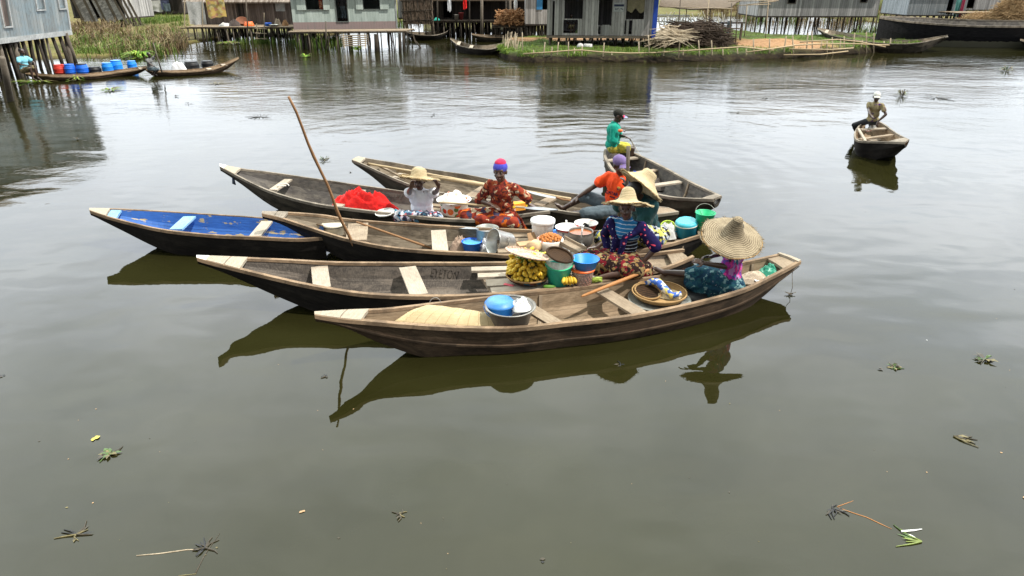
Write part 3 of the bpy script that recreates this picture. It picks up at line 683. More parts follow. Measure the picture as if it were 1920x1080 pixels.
class Person:
    """base: pelvis centre in the world; face: facing yaw vector; lean: chest offset (left, forward, up)"""
    def __init__(s, label, base, face, skin, k=1.0, chest=(0, .03, .36), headoff=(0, .05, .22), look=None, lookup=0.0, group=None, roll=0.0, vox=.0105):
        s.k = k; f = Vector((face[0], face[1], 0)).normalized(); l = Vector((-f.y, f.x, 0)); u = Vector((0, 0, 1))
        s.f, s.l, s.u = f, l, u; s.base = Vector(base); s.skin = skin; s.vox = vox
        s.root = thing('person', label, 'person', s.base, group)
        s.chest = s.W(*chest); tu = (s.chest - s.base).normalized(); s.tu = tu
        sl = (l - tu * l.dot(tu)).normalized()
        if roll: sl = (Matrix.Rotation(roll, 3, tu) @ sl)
        s.sl = sl; s.tf = sl.cross(tu).normalized()
        s.neck = s.chest + tu * .135 * k
        s.head = s.neck + (l * headoff[0] + f * headoff[1] + u * headoff[2]) * k
        lk = Vector(look) if look else f; lk = Vector((lk.x, lk.y, lookup)).normalized(); s.hf = lk
        s.hl = u.cross(lk).normalized(); s.hu = lk.cross(s.hl).normalized() * 1
        s.shL = s.chest + sl * .175 * k + tu * .075 * k; s.shR = s.chest - sl * .175 * k + tu * .075 * k
        s.hipL = s.base + l * .09 * k - u * .02 * k; s.hipR = s.base - l * .09 * k - u * .02 * k
        s.body = Vol(); s.torso()
    def W(s, x, y, z): return s.base + (s.l * x + s.f * y + s.u * z) * s.k
    def torso(s):
        b, k = s.body, s.k; X, Y, Z = s.sl, -s.tf, s.tu; X, Y, Z = s.sl, s.tu.cross(s.sl), s.tu
        b.ell(s.base, (.155 * k, .115 * k, .12 * k), X, Y, Z); b.ell(s.base.lerp(s.chest, .45), (.135 * k, .098 * k, .15 * k), X, Y, Z)
        b.ell(s.chest, (.16 * k, .108 * k, .155 * k), X, Y, Z); b.cone(s.shL, s.shR, .05 * k, .05 * k)
        b.cone(s.chest + s.tu * .09 * k, s.neck.lerp(s.head, .35), .062 * k, .052 * k)
        b.cone(s.neck, s.head, .052 * k, .05 * k)
        k = k * HK
        h = s.head; HX, HY, HZ = s.hl, -s.hf, s.hu
        b.ell(h + s.hu * .035 * k, (.074 * k, .094 * k, .088 * k), HX, HY, HZ)
        b.ell(h - s.hu * .03 * k + s.hf * .025 * k, (.058 * k, .066 * k, .082 * k), HX, HY, HZ)
        b.ell(h - s.hu * .088 * k + s.hf * .055 * k, (.03 * k, .028 * k, .024 * k), HX, HY, HZ)
        b.cone(h + s.hf * .088 * k + s.hu * .02 * k, h + s.hf * .108 * k - s.hu * .022 * k, .011 * k, .018 * k)
        b.cone(h + s.hf * .09 * k - s.hu * .022 * k - s.hl * .017 * k, h + s.hf * .09 * k - s.hu * .022 * k + s.hl * .017 * k, .011 * k, .011 * k)
        b.cone(h + s.hf * .078 * k + s.hu * .042 * k - s.hl * .04 * k, h + s.hf * .078 * k + s.hu * .042 * k + s.hl * .04 * k, .016 * k, .016 * k)
        for sg in (-1, 1):
            b.ell(h + s.hl * sg * .076 * k - s.hf * .005 * k, (.012 * k, .022 * k, .034 * k), HX, HY, HZ)
            b.ell(h + s.hl * sg * .04 * k + s.hf * .062 * k - s.hu * .025 * k, (.022 * k, .02 * k, .022 * k), HX, HY, HZ)
    def face(s, eyes=True):
        k, h = s.k * HK, s.head
        for sg in (-1, 1):
            c = h + s.hl * sg * .032 * k + s.hf * .083 * k + s.hu * .014 * k
            mb = MB(); mb.ball(c - s.hf * .003 * k, .0115 * k, 8, 6); e = mb.build('eye', M_EYE, s.root, True)
            mb = MB(); mb.ball(c + s.hf * .0065 * k, .0085 * k, 8, 6); mb.build('pupil', M_PUPIL, e, True)
        mb = MB(); c = h + s.hf * .086 * k - s.hu * .058 * k
        M = Matrix.Translation(c) @ Matrix((s.hl, -s.hf, s.hu)).transposed().to_4x4() @ Matrix.Diagonal((.026 * k, .012 * k, .011 * k, 1)); mb.ell(M, 10, 6); mb.build('mouth', M_LIP, s.root, True)
    def arm(s, side, wrist, hint=(0, -.3, -1), hand=None, curl=.5, palm=None, spread=1.0, world=True):
        k, b = s.k, s.body; sh = s.shL if side == 'L' else s.shR
        wr = Vector(wrist) if world else s.W(*wrist); hv = (s.l * hint[0] + s.f * hint[1] + s.u * hint[2])
        el, wr = ik(sh, wr, .285 * k, .25 * k, hv)
        b.cone(sh, sh.lerp(el, .4), .052 * k, .046 * k); b.cone(sh.lerp(el, .35), el, .046 * k, .036 * k)
        b.cone(el, el.lerp(wr, .3), .036 * k, .039 * k); b.cone(el.lerp(wr, .3), wr, .039 * k, .026 * k)
        d = Vector(hand).normalized() if hand else (wr - el).normalized()
        pn = Vector(palm) if palm else Vector((0, 0, -1)); pn = (pn - d * pn.dot(d))
        if pn.length < .1: pn = s.f - d * s.f.dot(d)
        pn.normalize(); sd = d.cross(pn) * (1 if side == 'L' else -1)
        if side == 'L': sd = -sd
        pc = wr + d * .052 * k
        b.ell(pc, (.038 * k, .05 * k, .019 * k), sd, d, pn)
        for i, (q, L) in enumerate(((-.028, .066), (-.010, .076), (.010, .072), (.027, .056))):
            r0 = wr + d * .092 * k + sd * q * k; d1 = (d + pn * .35 * curl + sd * q * 3 * spread).normalized(); d2 = (d1 + pn * 1.4 * curl).normalized()
            m1 = r0 + d1 * L * .5 * k; b.cone(r0 - d * .02 * k, m1, .0115 * k, .0105 * k, 8); b.cone(m1, m1 + d2 * L * .55 * k, .0105 * k, .009 * k, 8)
        t0 = wr + d * .03 * k - sd * .032 * k; t1 = t0 + (d * .6 - sd * .7 + pn * .3).normalized() * .04 * k; b.cone(t0, t1, .014 * k, .0125 * k, 8); b.cone(t1, t1 + (d + pn * .5).normalized() * .032 * k, .0125 * k, .010 * k, 8)
        setattr(s, 'el' + side, el); setattr(s, 'wr' + side, wr); return s
    def leg(s, side, ankle, hint=(0, .3, 1), foot=None, world=True, bare=True):
        k, b = s.k, s.body; hp = s.hipL if side == 'L' else s.hipR
        an = Vector(ankle) if world else s.W(*ankle); hv = (s.l * hint[0] + s.f * hint[1] + s.u * hint[2])
        kn, an = ik(hp, an, .42 * k, .40 * k, hv)
        b.cone(hp, kn, .082 * k, .052 * k); b.cone(kn, kn.lerp(an, .33), .05 * k, .052 * k); b.cone(kn.lerp(an, .33), an, .052 * k, .033 * k)
        d = Vector(foot).normalized() if foot else (s.f + s.u * -.2).normalized()
        b.ell(an - s.u * .015 * k - d * .025 * k, (.034 * k,) * 3); b.cone(an - s.u * .01 * k, an + d * .12 * k - s.u * .028 * k, .036 * k, .030 * k)
        sd = d.cross(s.u).normalized()
        for i, q in enumerate((-.028, -.012, .002, .015, .028)):
            t = an + d * .135 * k - s.u * .034 * k + sd * q * k; b.cone(t, t + d * (.04 if abs(i - (0 if side == 'R' else 4)) < 1 else .032) * k, .012 * k, .010 * k, 8)
        setattr(s, 'kn' + side, kn); setattr(s, 'an' + side, an); return s
    def done(s, name='body'):
        print('HEAD', s.root['label'][:40], PX(s.head), PX(s.base))
        s.body.grow(name, s.skin, s.root, s.vox * s.k, 3); return s
    # ---- clothes
    def shirt(s, m, sleeve=.55, hem=.02, puff=.02, name='shirt', wr=.008, neck=True):
        v, k = Vol(), s.k; X, Y, Z = s.sl, s.tu.cross(s.sl), s.tu; p = puff * k
        v.ell(s.base + s.tu * (.06 - hem) * k, (.165 * k + p, .125 * k + p, .10 * k + p), X, Y, Z)
        v.ell(s.base.lerp(s.chest, .5), (.148 * k + p, .11 * k + p, .17 * k), X, Y, Z)
        v.ell(s.chest - s.tu * .01 * k, (.165 * k + p, .115 * k + p, .15 * k + p * .3), X, Y, Z); v.cone(s.shL, s.shR, .056 * k + p * .4, .056 * k + p * .4)
        if neck: v.cone(s.chest + s.tu * .07 * k, s.chest + s.tu * .125 * k, .085 * k, .070 * k)
        for sd in 'LR':
            sh = getattr(s, 'sh' + sd); el = getattr(s, 'el' + sd, None)
            if el is None or sleeve <= 0: continue
            if sleeve <= 1: v.cone(sh, sh.lerp(el, sleeve), .058 * k + p * .5, .056 * k + p)
            else:
                v.cone(sh, el, .058 * k + p * .5, .046 * k + p); v.cone(el, el.lerp(getattr(s, 'wr' + sd), sleeve - 1), .046 * k + p, .036 * k + p)
        return v.grow(name, m, s.root, .013 * k, 3, wr * k, 11, s.base.x * 3)
    def trousers(s, m, frac=1.0, puff=.018, name='trousers'):
        v, k = Vol(), s.k; p = puff * k; X, Y, Z = s.l, -s.f, s.u
        v.ell(s.base, (.16 * k + p, .122 * k + p, .115 * k), X, Y, Z)
        for sd in 'LR':
            hp, kn, an = (getattr(s, q + sd) for q in ('hip', 'kn', 'an'))
            if frac <= 1: v.cone(hp, hp.lerp(kn, frac), .088 * k + p, .064 * k + p)
            else: v.cone(hp, kn, .088 * k + p, .060 * k + p); v.cone(kn, kn.lerp(an, frac - 1), .060 * k + p, .052 * k + p)
        return v.grow(name, m, s.root, .014 * k, 3, .008 * k, 10, s.base.y)
    def skirt(s, m, frac=1.0, puff=.03, name='skirt', drop=0.0, extra=(), wr=.014):
        v, k = Vol(), s.k; p = puff * k; X, Y, Z = s.l, -s.f, s.u
        v.ell(s.base + s.u * .02 * k, (.165 * k + p, .13 * k + p, .12 * k), X, Y, Z)
        L = []
        for sd in 'LR':
            hp, kn, an = (getattr(s, q + sd) for q in ('hip', 'kn', 'an'))
            v.cone(hp, hp.lerp(kn, min(frac, 1)), .10 * k + p, .075 * k + p)
            if frac > 1: v.cone(kn, kn.lerp(an, frac - 1), .075 * k + p, .065 * k + p)
            L.append((hp, hp.lerp(kn, min(frac, 1)), kn.lerp(an, max(frac - 1, 0))))
        for t in (.25, .5, .75): v.cone(L[0][0].lerp(L[1][0], t), L[0][1].lerp(L[1][1], t) - s.u * drop * k, .095 * k + p, .072 * k + p)
        if frac > 1:
            for t in (.3, .6): v.cone(L[0][1].lerp(L[1][1], t), L[0][2].lerp(L[1][2], t), .07 * k + p, .06 * k + p)
        for a, b, ra, rb in extra: v.cone(a, b, ra, rb)
        return v.grow(name, m, s.root, .015 * k, 4, wr * k, 8, s.base.x, (1, 1, 1))
    def hair(s, m=None):
        v, k = Vol(), s.k * HK; v.ell(s.head + s.hu * .048 * k - s.hf * .014 * k, (.079 * k, .094 * k, .084 * k), s.hl, -s.hf, s.hu)
        return v.grow('hair', m or M_BLACK, s.root, .012 * k, 2, .002, 30)
    def hat(s, prof, m, c, axis, wob=.04, seed=0, n=40, name='hat'):
        mb = MB(); mb.lathe(prof, n, TR(c, axis), wob=wob, seed=seed)
        top = list(reversed([(r, z - .012) for r, z in prof])); mb.lathe(top, n, TR(c, axis), wob=wob, seed=seed)
        h = mb.build(name, m, s.root, True); M = TR(c, axis); hb = MB(); hb.tube([M @ Vector((prof[0][0] * (1 + wob * noise.noise(Vector((math.cos(a * .1571) * 1.6 + seed, math.sin(a * .1571) * 1.6, 0)))) * math.cos(a * .1571), prof[0][0] * (1 + wob * noise.noise(Vector((math.cos(a * .1571) * 1.6 + seed, math.sin(a * .1571) * 1.6, 0)))) * math.sin(a * .1571), prof[0][1] - .004 + wob * prof[0][0] * noise.noise(Vector((math.cos(a * .1571) * 1.6 + seed, math.sin(a * .1571) * 1.6, 0)) + Vector((7, 3, 1))) * 1.2)) for a in range(41)], .008, 5, False); hb.build('brim_hoop', M_BASKET, h, True); r0, z0 = prof[0]; q = random.Random(seed + 3); fb = MB()
        for i in range(190):
            a = q.uniform(0, 6.283); w_ = Vector((math.cos(a) * 1.6 + seed, math.sin(a) * 1.6, 0)); rr = r0 * (1 + wob * noise.noise(w_)); zz = z0 + wob * r0 * noise.noise(w_ + Vector((7, 3, 1))) * 1.2; L = q.uniform(.01, .045); b = a + q.uniform(-.25, .25)
            fb.tube([M @ Vector(((rr - .03) * math.cos(a), (rr - .03) * math.sin(a), zz + .004)), M @ Vector(((rr + L) * math.cos(b), (rr + L) * math.sin(b), zz + q.uniform(-.015, .012)))], [.004, .002], 3)
        fb.build('brim_fringe', m, h); return h
    def cap(s, m, mb_=None, yaw=0):
        v, k = Vol(), s.k * HK; hf = Matrix.Rotation(yaw, 3, s.hu) @ s.hf; hl = Matrix.Rotation(yaw, 3, s.hu) @ s.hl
        v.ell(s.head + s.hu * .058 * k - s.hf * .008 * k, (.086 * k, .104 * k, .080 * k), hl, -hf, s.hu)
        c = v.grow('cap', m, s.root, .011 * k, 2)
        b = MB(); vs = []
        for i in range(9):
            a = -1.0 + 2.0 * i / 8
            for r, z in ((.09, .052), (.185 - .03 * abs(a), .034 - .02 * a * a)):
                for dz in (0, -.008): vs.append(s.head + (hf * math.cos(a * .8) * r + hl * math.sin(a * .8) * r * .72 + s.hu * (z + dz)) * k)
        fs = []
        for i in range(8):
            o = i * 4; fs += [(o, o + 2, o + 6, o + 4), (o + 1, o + 5, o + 7, o + 3), (o + 2, o + 3, o + 7, o + 6), (o, o + 4, o + 5, o + 1)]
        b.add(vs, fs); b.build('cap_bill', mb_ or m, s.root)
        return c
# seat reference points -------------------------------------------------
HAT_BIG = [(.41, -.012), (.40, -.004), (.34, .008), (.275, .022), (.215, .038), (.165, .06), (.13, .095), (.108, .14), (.094, .18), (.078, .215), (.066, .24), (.068, .258), (.05, .282), (.0, .288)]
HAT_MID = [(.335, -.03), (.325, -.022), (.28, -.006), (.225, .006), (.18, .016), (.15, .03), (.132, .06), (.12, .10), (.106, .14), (.09, .175), (.066, .20), (.03, .215), (0, .217)]
HAT_CONE = [(.335, -.05), (.325, -.042), (.27, -.012), (.22, .022), (.17, .06), (.135, .095), (.115, .13), (.11, .165), (.085, .195), (.04, .205), (0, .206)]
HAT_SUN = [(.275, .015), (.265, .012), (.225, .0), (.175, -.004), (.135, .012), (.115, .05), (.108, .09), (.10, .125), (.078, .15), (.04, .165), (0, .168)]
# 1 woman in the nearest canoe, seen from behind her shoulder
b1 = P(1366, 524, .37); f1 = (-.93, .34)
p = Person('woman in a huge straw hat and magenta blouse, sitting in the nearest canoe', b1, f1, M_SKIN[0], .97, chest=(-.02, -.02, .35), headoff=(0, .05, .16))
p.arm('L', P(1322, 494, .72), (.9, -.4, -.5), hand=(-.9, .2, .25), curl=.8, palm=(.2, .4, -.6)); p.arm('R', P(1324, 486, .74), (-.8, -.4, -.5), hand=(-.9, -.25, .1), curl=.8, palm=(0, -.4, -.6))
p.leg('L', P(1232, 508, .40), (0, .1, 1), foot=(-.85, .4, .5)); p.leg('R', P(1262, 507, .20), (-.6, .3, .9), foot=(-.9, .5, .1))
p.done(); p.shirt(M_MAGENTA, .8, .0, .022, 'blouse'); p.skirt(M_TEALPRINT, 1.1, .035, extra=[(p.W(.05, -.06, -.08), p.W(.1, .42, -.06), .16, .12), (p.W(.0, .0, -.1), p.W(.12, .34, -.16), .17, .1)]); p.hair()
p.hat([(r * .9, z * 1.0) for r, z in HAT_BIG], M_STRAW_A, P(1372, 444, .99), (.06, -.36, .93), .06, 3)
# 2 woman with the banana basket
b2 = P(1166, 483, .44); f2 = (-.42, -.9)
p = Person('woman in a pointed straw hat and navy floral shawl beside the banana basket', b2, f2, M_SKIN[1], 1.10, chest=(.03, .03, .36), headoff=(0, .04, .15), look=(-.32, -.95), lookup=.05)
p.arm('L', P(1203, 494, .46), (.9, -.2, .1), hand=(-.5, -.6, -.5), curl=.25, palm=(0, -.2, -1)); p.arm('R', P(1142, 478, .46), (-.3, -.3, -1), hand=(-.8, -.5, -.2), curl=.6)
p.leg('L', P(1128, 520, .36), (.9, .5, .25), foot=(-.9, -.1, 0)); p.leg('R', P(1150, 515, .36), (-.9, .6, .2), foot=(.5, -.6, 0))
p.done(); p.face(); MATS.pop('striped top', None); p.shirt(mat('striped top', f_stripe), .0, .04, .016, 'top')
p.skirt(M_BATIK, 1.25, .03, extra=[(p.W(.3, .15, -.06), p.W(-.3, .12, -.06), .13, .12), (p.W(.2, .3, -.08), p.W(-.22, .35, -.08), .1, .1)]); p.hair()
v = Vol(); k = p.k
v.cone(p.shL + p.tu * .01, p.shL.lerp(p.elL, .95), .075, .085); v.cone(p.shL - p.tf * .0, p.chest + p.sl * .09 - p.tu * .08 + p.tf * -.0, .06, .05)
fr = p.f * .125; v.cone(p.shL + p.f * .03, p.chest + fr + p.sl * .04 - p.tu * .05, .055, .045); v.cone(p.chest + fr + p.sl * .04 - p.tu * .05, p.base + p.f * .16 + p.l * .02 + p.u * .12, .045, .04); v.cone(p.base + p.f * .16 + p.l * .02 + p.u * .12, p.base + p.f * .2 + p.l * .04 - p.u * .0, .04, .03)
v.cone(p.shR + p.f * .05, p.chest + fr - p.sl * .075 - p.tu * .10, .06, .05); v.cone(p.chest + fr - p.sl * .075 - p.tu * .10, p.base + p.f * .15 - p.l * .10 + p.u * .06, .05, .035); v.cone(p.shR + p.f * .01, p.shR.lerp(p.elR, .75), .07, .065); v.cone(p.elR.lerp(p.wrR, -.1), p.elR.lerp(p.wrR, .7), .055, .05); v.cone(p.shL - p.f * .03, p.shR - p.f * .03, .07, .07); v.cone(p.chest - p.f * .06 + p.tu * .02, p.base.lerp(p.chest, .4) - p.f * .06, .13, .12)
v.grow('shawl', M_NAVY, p.root, .013, 3, .008, 11)
p.hat([(r * .86, z * .9) for r, z in HAT_MID], M_STRAW_P, p.head + p.hu * .082, (.05, .34, .94), .06, 8)
# 3 bending woman in the pots canoe
b3 = P(1212, 430, .48); f3 = (-.75, -.55)
p = Person('woman in a dark green top bending under a tilted straw hat, beside the teal pot', b3, f3, M_SKIN[0], 1.1, chest=(.02, .12, .34), headoff=(-.02, .13, .08), look=(-.95, .1), lookup=-.25)
hand3 = P(1174, 352, 1.02)
p.arm('R', hand3, (-.4, .3, -1), hand=(-.25, .2, .9), curl=1.0, palm=(-.8, .3, 0)); p.arm('L', P(1172, 425, .55), (.9, -.2, -.2), hand=(-.8, -.3, -.4), curl=.6)
p.leg('R', P(1118, 463, .36), (-.1, .0, 1), foot=(-.9, -.3, .15)); p.leg('L', P(1165, 452, .36), (.7, .4, .4), foot=(-.7, -.5, 0))
p.done(); p.shirt(M_DKGREEN, .95, .03, .045, 'top'); p.skirt(M_YELLOWPRINT, 1.35, .035, extra=[(p.W(.25, .1, -.04), p.W(-.2, .3, -.04), .14, .12), (p.W(.16, -.12, -.05), p.W(.25, .1, -.08), .12, .12), (P(1160, 437, .5), P(1128, 447, .44), .13, .11)]); p.hair()
p.hat(HAT_CONE, M_STRAW_P, P(1205, 343, 1.19), (.62, .22, .75), .06, 5)
# 4 woman lifting her hat
b4 = P(793, 408, .18); f4 = (-.06, -1)
p = Person('woman in a white T-shirt holding the brim of her straw hat with both hands', b4, f4, M_SKIN[1], 1.04, chest=(0, .06, .35), headoff=(0, .05, .15), lookup=-.1)
p.arm('R', P(770, 352, .86), (-.6, .2, -1), hand=(.35, -.15, .9), curl=.7, palm=(.3, -.6, -.2)); p.arm('L', P(823, 351, .86), (.6, .2, -1), hand=(-.35, -.15, .9), curl=.7, palm=(-.3, -.6, -.2))
p.leg('L', (-.03, .16, -.06), (.6, .8, .4), foot=(-.8, -.5, 0), world=False); p.leg('R', (.03, .22, -.08), (-.6, .8, .4), foot=(.8, -.5, 0), world=False)
p.done(); p.face(); p.shirt(M_TEE, .35, -.02, .025, 'shirt', .011); p.skirt(M_FLOR_SKIRT, 1.0, .03); p.hair()
p.hat([(r * 1.12, z * 1.1) for r, z in HAT_SUN], M_STRAW_P, p.head + p.hu * .055 + p.hf * .02, (.10, .20, .97), .07, 1)

# 5 woman in the blue head wrap
b5 = P(941, 404, .37); f5 = (-.35, -.94)
p = Person('woman in a rust print dress and blue head wrap, seated on the plank floor', b5, f5, M_SKIN[1], 1.12, chest=(.02, .04, .37), headoff=(-.01, .04, .15), look=(-.22, -.97), lookup=-.06)
p.arm('L', P(988, 381, .50), (.8, -.1, -.3), hand=(.8, -.3, -.3), curl=.2, palm=(0, 0, -1)); p.arm('R', P(922, 384, .60), (-1, -.2, -.5), hand=(.6, -.6, -.1), curl=.6)
p.leg('L', P(936, 411, .18), (1, .8, .3), foot=(-.9, -.3, 0)); p.leg('R', P(906, 412, .18), (-.5, 1, .4), foot=(-.7, -.6, 0))
p.done(); p.face(); p.shirt(M_RUST, 1.1, .02, .022, 'blouse'); p.skirt(M_RUST2, 1.3, .03, extra=[(p.W(.25, .2, -.02), p.W(-.25, .2, -.04), .1, .1)])
v = Vol(); v.ell(p.head + p.hu * .072 - p.hf * .012, (.112, .132, .10), p.hl, -p.hf, p.hu); v.grow('head_wrap', M_WRAP_B, p.root, .011, 2, .004, 25)
v = Vol(); v.ell(p.head + p.hu * .132 - p.hf * .024, (.090, .106, .065), p.hl, -p.hf, p.hu); v.grow('wrap_top', M_WRAP_R, p.root, .011, 2, .004, 25)
# 6 man in orange
b6 = P(1152, 391, .40); f6 = (-.97, -.22)
p = Person('man in an orange football shirt and purple cap, leaning back in the stern', b6, f6, M_SKIN[0], 1.12, chest=(0, -.04, .36), headoff=(0, .02, .135), look=(.45, -.85), lookup=-.12, roll=R(38))
p.arm('R', P(1071, 378, .50), (-.5, -.2, -.2), hand=(-.8, -.2, -.5), curl=.7); p.arm('L', P(1172, 385, .60), (.7, -.8, -.2), hand=(-.3, -.8, -.5), curl=.4)
p.leg('R', P(1056, 391, .30), (-.1, .2, 1), foot=(-.8, .05, .75)); p.leg('L', P(1062, 400, .24), (.9, .3, .25), foot=(-.9, -.3, .1))
p.done(); p.face(); os_ = p.shirt(M_ORANGE, .55, .06, .024, 'shirt', .012); p.trousers(M_JEANS, 1.12, .03); p.cap(M_CAP_P); p.hair()
ORANGE = p
# 7 boy in green
b7 = P(1149, 274, .60); f7 = (.98, -.1)
p = Person('boy in a green shirt, dark cap and yellow shorts hauling a white line', b7, f7, M_SKIN[0], .98, chest=(0, .0, .35), headoff=(0, .07, .15), lookup=-.3)
p.arm('R', P(1159, 246, .93), (-.7, -.4, -.8), hand=(.9, -.1, .2), curl=1.0, palm=(0, .1, -1)); p.arm('L', P(1172, 256, .85), (.6, -.4, -.8), hand=(.85, -.1, -.3), curl=.9, palm=(0, .1, -1))
p.leg('R', P(1178, 312, .18), (0, 1, .5), foot=(.9, -.3, -.1)); p.leg('L', P(1182, 307, .18), (0, 1, .5), foot=(.9, -.1, -.1))
p.done(); p.shirt(M_GREENSHIRT, .92, .03, .035, 'shirt', .012); p.trousers(M_YELLOWSHORT, .72, .028, 'shorts'); p.cap(M_CAP_D, M_CAP_BILL); p.hair(); BOY = p
# 8 far rower
b8 = P(1636, 226, .56); f8 = (-.72, -.68)
p = Person('man in a khaki shirt and white cap sitting on the edge of his small canoe', b8, f8, M_SKIN[0], .88, chest=(0, .03, .37), headoff=(0, .03, .145), look=(-.35, -.93), lookup=-.05)
p.arm('L', P(1647, 227, .60), (.8, -.3, .1), hand=(-.3, -.4, -.8), curl=.5); p.arm('R', P(1632, 222, .70), (-.9, -.5, -.4), hand=(.3, -.8, -.4), curl=.5)
p.leg('R', P(1606, 247, .18), (-.3, 1, .6), foot=(-.6, -.8, -.2)); p.leg('L', P(1622, 240, .12), (.2, 1, .5), foot=(-.5, -.8, -.2))
p.done(); p.face(); p.shirt(M_TAN, .55, .03, .008, 'shirt', .008); p.trousers(cloth('dark trousers', (.03, .032, .036)), 1.7, .008); p.cap(M_CAP_W); p.hair(); ROWER = p
# small background people
def far_person(label, base, face, shirt_m, low_m, k, pose, cap=None):
    p = Person(label, base, face, M_SKIN[0], k, chest=(0, .03, .36), headoff=(0, .04, .17), vox=.02)
    for sd, (w_, h_) in pose['arms'].items(): p.arm(sd, w_, h_, world=False)
    for sd, (a_, h_) in pose['legs'].items(): p.leg(sd, a_, h_, world=False)
    p.done()
    if shirt_m: p.shirt(shirt_m, .5, .02, .02)
    p.trousers(low_m, pose.get('tr', .9), .02, 'shorts'); p.hair(); return p
SIT = {'arms': {'L': ((.15, .38, .2), (1, 0, -.6)), 'R': ((-.15, .38, .2), (-1, 0, -.6))}, 'legs': {'L': ((.1, .42, -.3), (0, 1, .6)), 'R': ((-.1, .42, -.3), (0, 1, .6))}}
far_person('person in a pale blue shirt seated at the end of the barrel canoe', P(47, 131, .55), (.95, -.3), cloth('pale blue shirt', (.22, .55, .68)), M_TAN, 1.0, SIT)
POLE_K = P(292, 128, .38)
far_person('child kneeling at the end of a canoe and pushing with a pole', P(282, 128, .42), (.95, -.3), cloth('grey vest', (.16, .16, .16)), M_JEANS, .78, {'arms': {'L': ((.12, .42, .72), (1, 0, .2)), 'R': ((-.1, .42, .10), (-1, 0, -.6))}, 'legs': {'L': ((.1, .1, -.3), (0, 1, .4)), 'R': ((-.1, .1, -.3), (0, 1, .4))}})
# ------------------------------------------------------------------ cargo
def vessel(name, label, cat, base, prof, m, axis=(0, 0, 1), n=28, th=.006, group=None, hint=(0, 1, 0), parts=(), smooth=True):
    """prof: outer (r,z) from the foot up; gets an inner wall. parts: (name, prof, mat)"""
    t = thing(name, label, cat, base, group); M = TR(base, axis, hint)
    mb = MB(); pr = [(.001, prof[0][1])] + list(prof) + [(r - th, z - (.0 if i == 0 else .0)) for i, (r, z) in enumerate(reversed(prof))]; pr[-1] = (pr[-1][0], pr[-1][1] + th); pr.append((.001, prof[0][1] + th))
    mb.lathe(pr, n, M); mb.build('body', m, t, smooth)
    for nm, p2, m2 in parts:
        mb = MB(); mb.lathe(p2, n, M); mb.build(nm, m2, t, smooth)
    return t, M
def bail(parent, M, r, z, m, tilt=0.0, rr=.006, name='handle', drop=1.0):
    mb = MB(); pts = []
    for i in range(15):
        a = math.pi * i / 14; pts.append(M @ Vector((r * math.cos(a), r * math.sin(a) * math.cos(tilt), z + r * drop * math.sin(a) * math.sin(tilt))))
    mb.tube(pts, rr, 6); return mb.build(name, m, parent, True)
def heap(name, label, cat, c, rx, ry, h, m, seed=0, axis=(1, 0), rough=.35, n=44, group=None, parent=None, freq=2.2):
    """crumpled soft pile"""
    mb = MB(); vs = []; fs = []; ax = Vector((axis[0], axis[1], 0)).normalized(); ay = Vector((-ax.y, ax.x, 0)); c = Vector(c); nr = 18
    for i in range(nr + 1):
        r = i / nr
        for k in range(n):
            a = 2 * math.pi * k / n; q = Vector((r * math.cos(a) * freq + seed, r * math.sin(a) * freq, seed * 2.3))
            edge = 1 + .22 * noise.noise(Vector((math.cos(a) * 1.5, math.sin(a) * 1.5, seed)))
            fold = 1 - abs(noise.noise(q * 1.7)) * 1.6
            q2 = Vector((q.x * 1.1 + noise.noise(q) * 1.5, q.y * 2.6, q.z)); z = h * max(0, (1 - r ** 2.6)) * (1 - rough + rough * (.7 * noise.noise(q) + .8 * fold + .5 * (1 - 2 * abs(noise.noise(q2 * 1.3))))) + .01 * (1 - r)
            p = c + (ax * math.cos(a) * rx + ay * math.sin(a) * ry) * r * edge; vs.append((p.x, p.y, c.z + max(z, .004)))
    for i in range(nr):
        for k in range(n): fs.append((i * n + k, i * n + (k + 1) % n, (i + 1) * n + (k + 1) % n, (i + 1) * n + k))
    mb.add(vs, fs)
    o = mb.build(name, m, parent, True)
    if parent is None: tag(o, label, cat, group)
    return o
def paddle(label, a, b, blade_t, m, bm_, r=.017, bw=.07, name='paddle', up=(0, 0, 1), bands=False):
    a, b = Vector(a), Vector(b); t = thing(name, label, 'paddle', a.lerp(b, .5)); d = (b - a).normalized(); s0 = a.lerp(b, blade_t)
    mb = MB(); n = 8; mb.tube([a.lerp(s0, i / n) + Vector((0, 0, .006 * math.sin(i))) for i in range(n + 1)], [r * (.8 + .2 * i / n) for i in range(n + 1)], 8); mb.build('shaft', m, t, True)
    sd = d.cross(Vector(up)).normalized(); u = sd.cross(d)
    mb = MB(); vs = []; fs = []; N = 10
    for i in range(N + 1):
        x = i / N; wv = bw * (math.sin(math.pi * min(1, .12 + x * .88)) ** .6) * (1 if x < .9 else (1 - x) / .1 * .75 + .25); p = s0.lerp(b, x)
        for q, z in ((-1, 0), (0, .012), (1, 0), (0, -.012)): vs.append(p + sd * q * wv + u * z)
    for i in range(N):
        for k in range(4): fs.append((i * 4 + k, i * 4 + (k + 1) % 4, i * 4 + 4 + (k + 1) % 4, i * 4 + 4 + k))
    fs += [(0, 1, 2, 3), (N * 4 + 3, N * 4 + 2, N * 4 + 1, N * 4)]
    mb.add(vs, fs); mb.build('blade', bm_, t)
    if bands:
        for x in (.62, .88): mb = MB(); q = a.lerp(s0, x); mb.tube([q - d * .02, q + d * .02], r * 1.3, 8); mb.build('band', M_YEL_PL if x > .7 else M_CREAM, t)
    return t
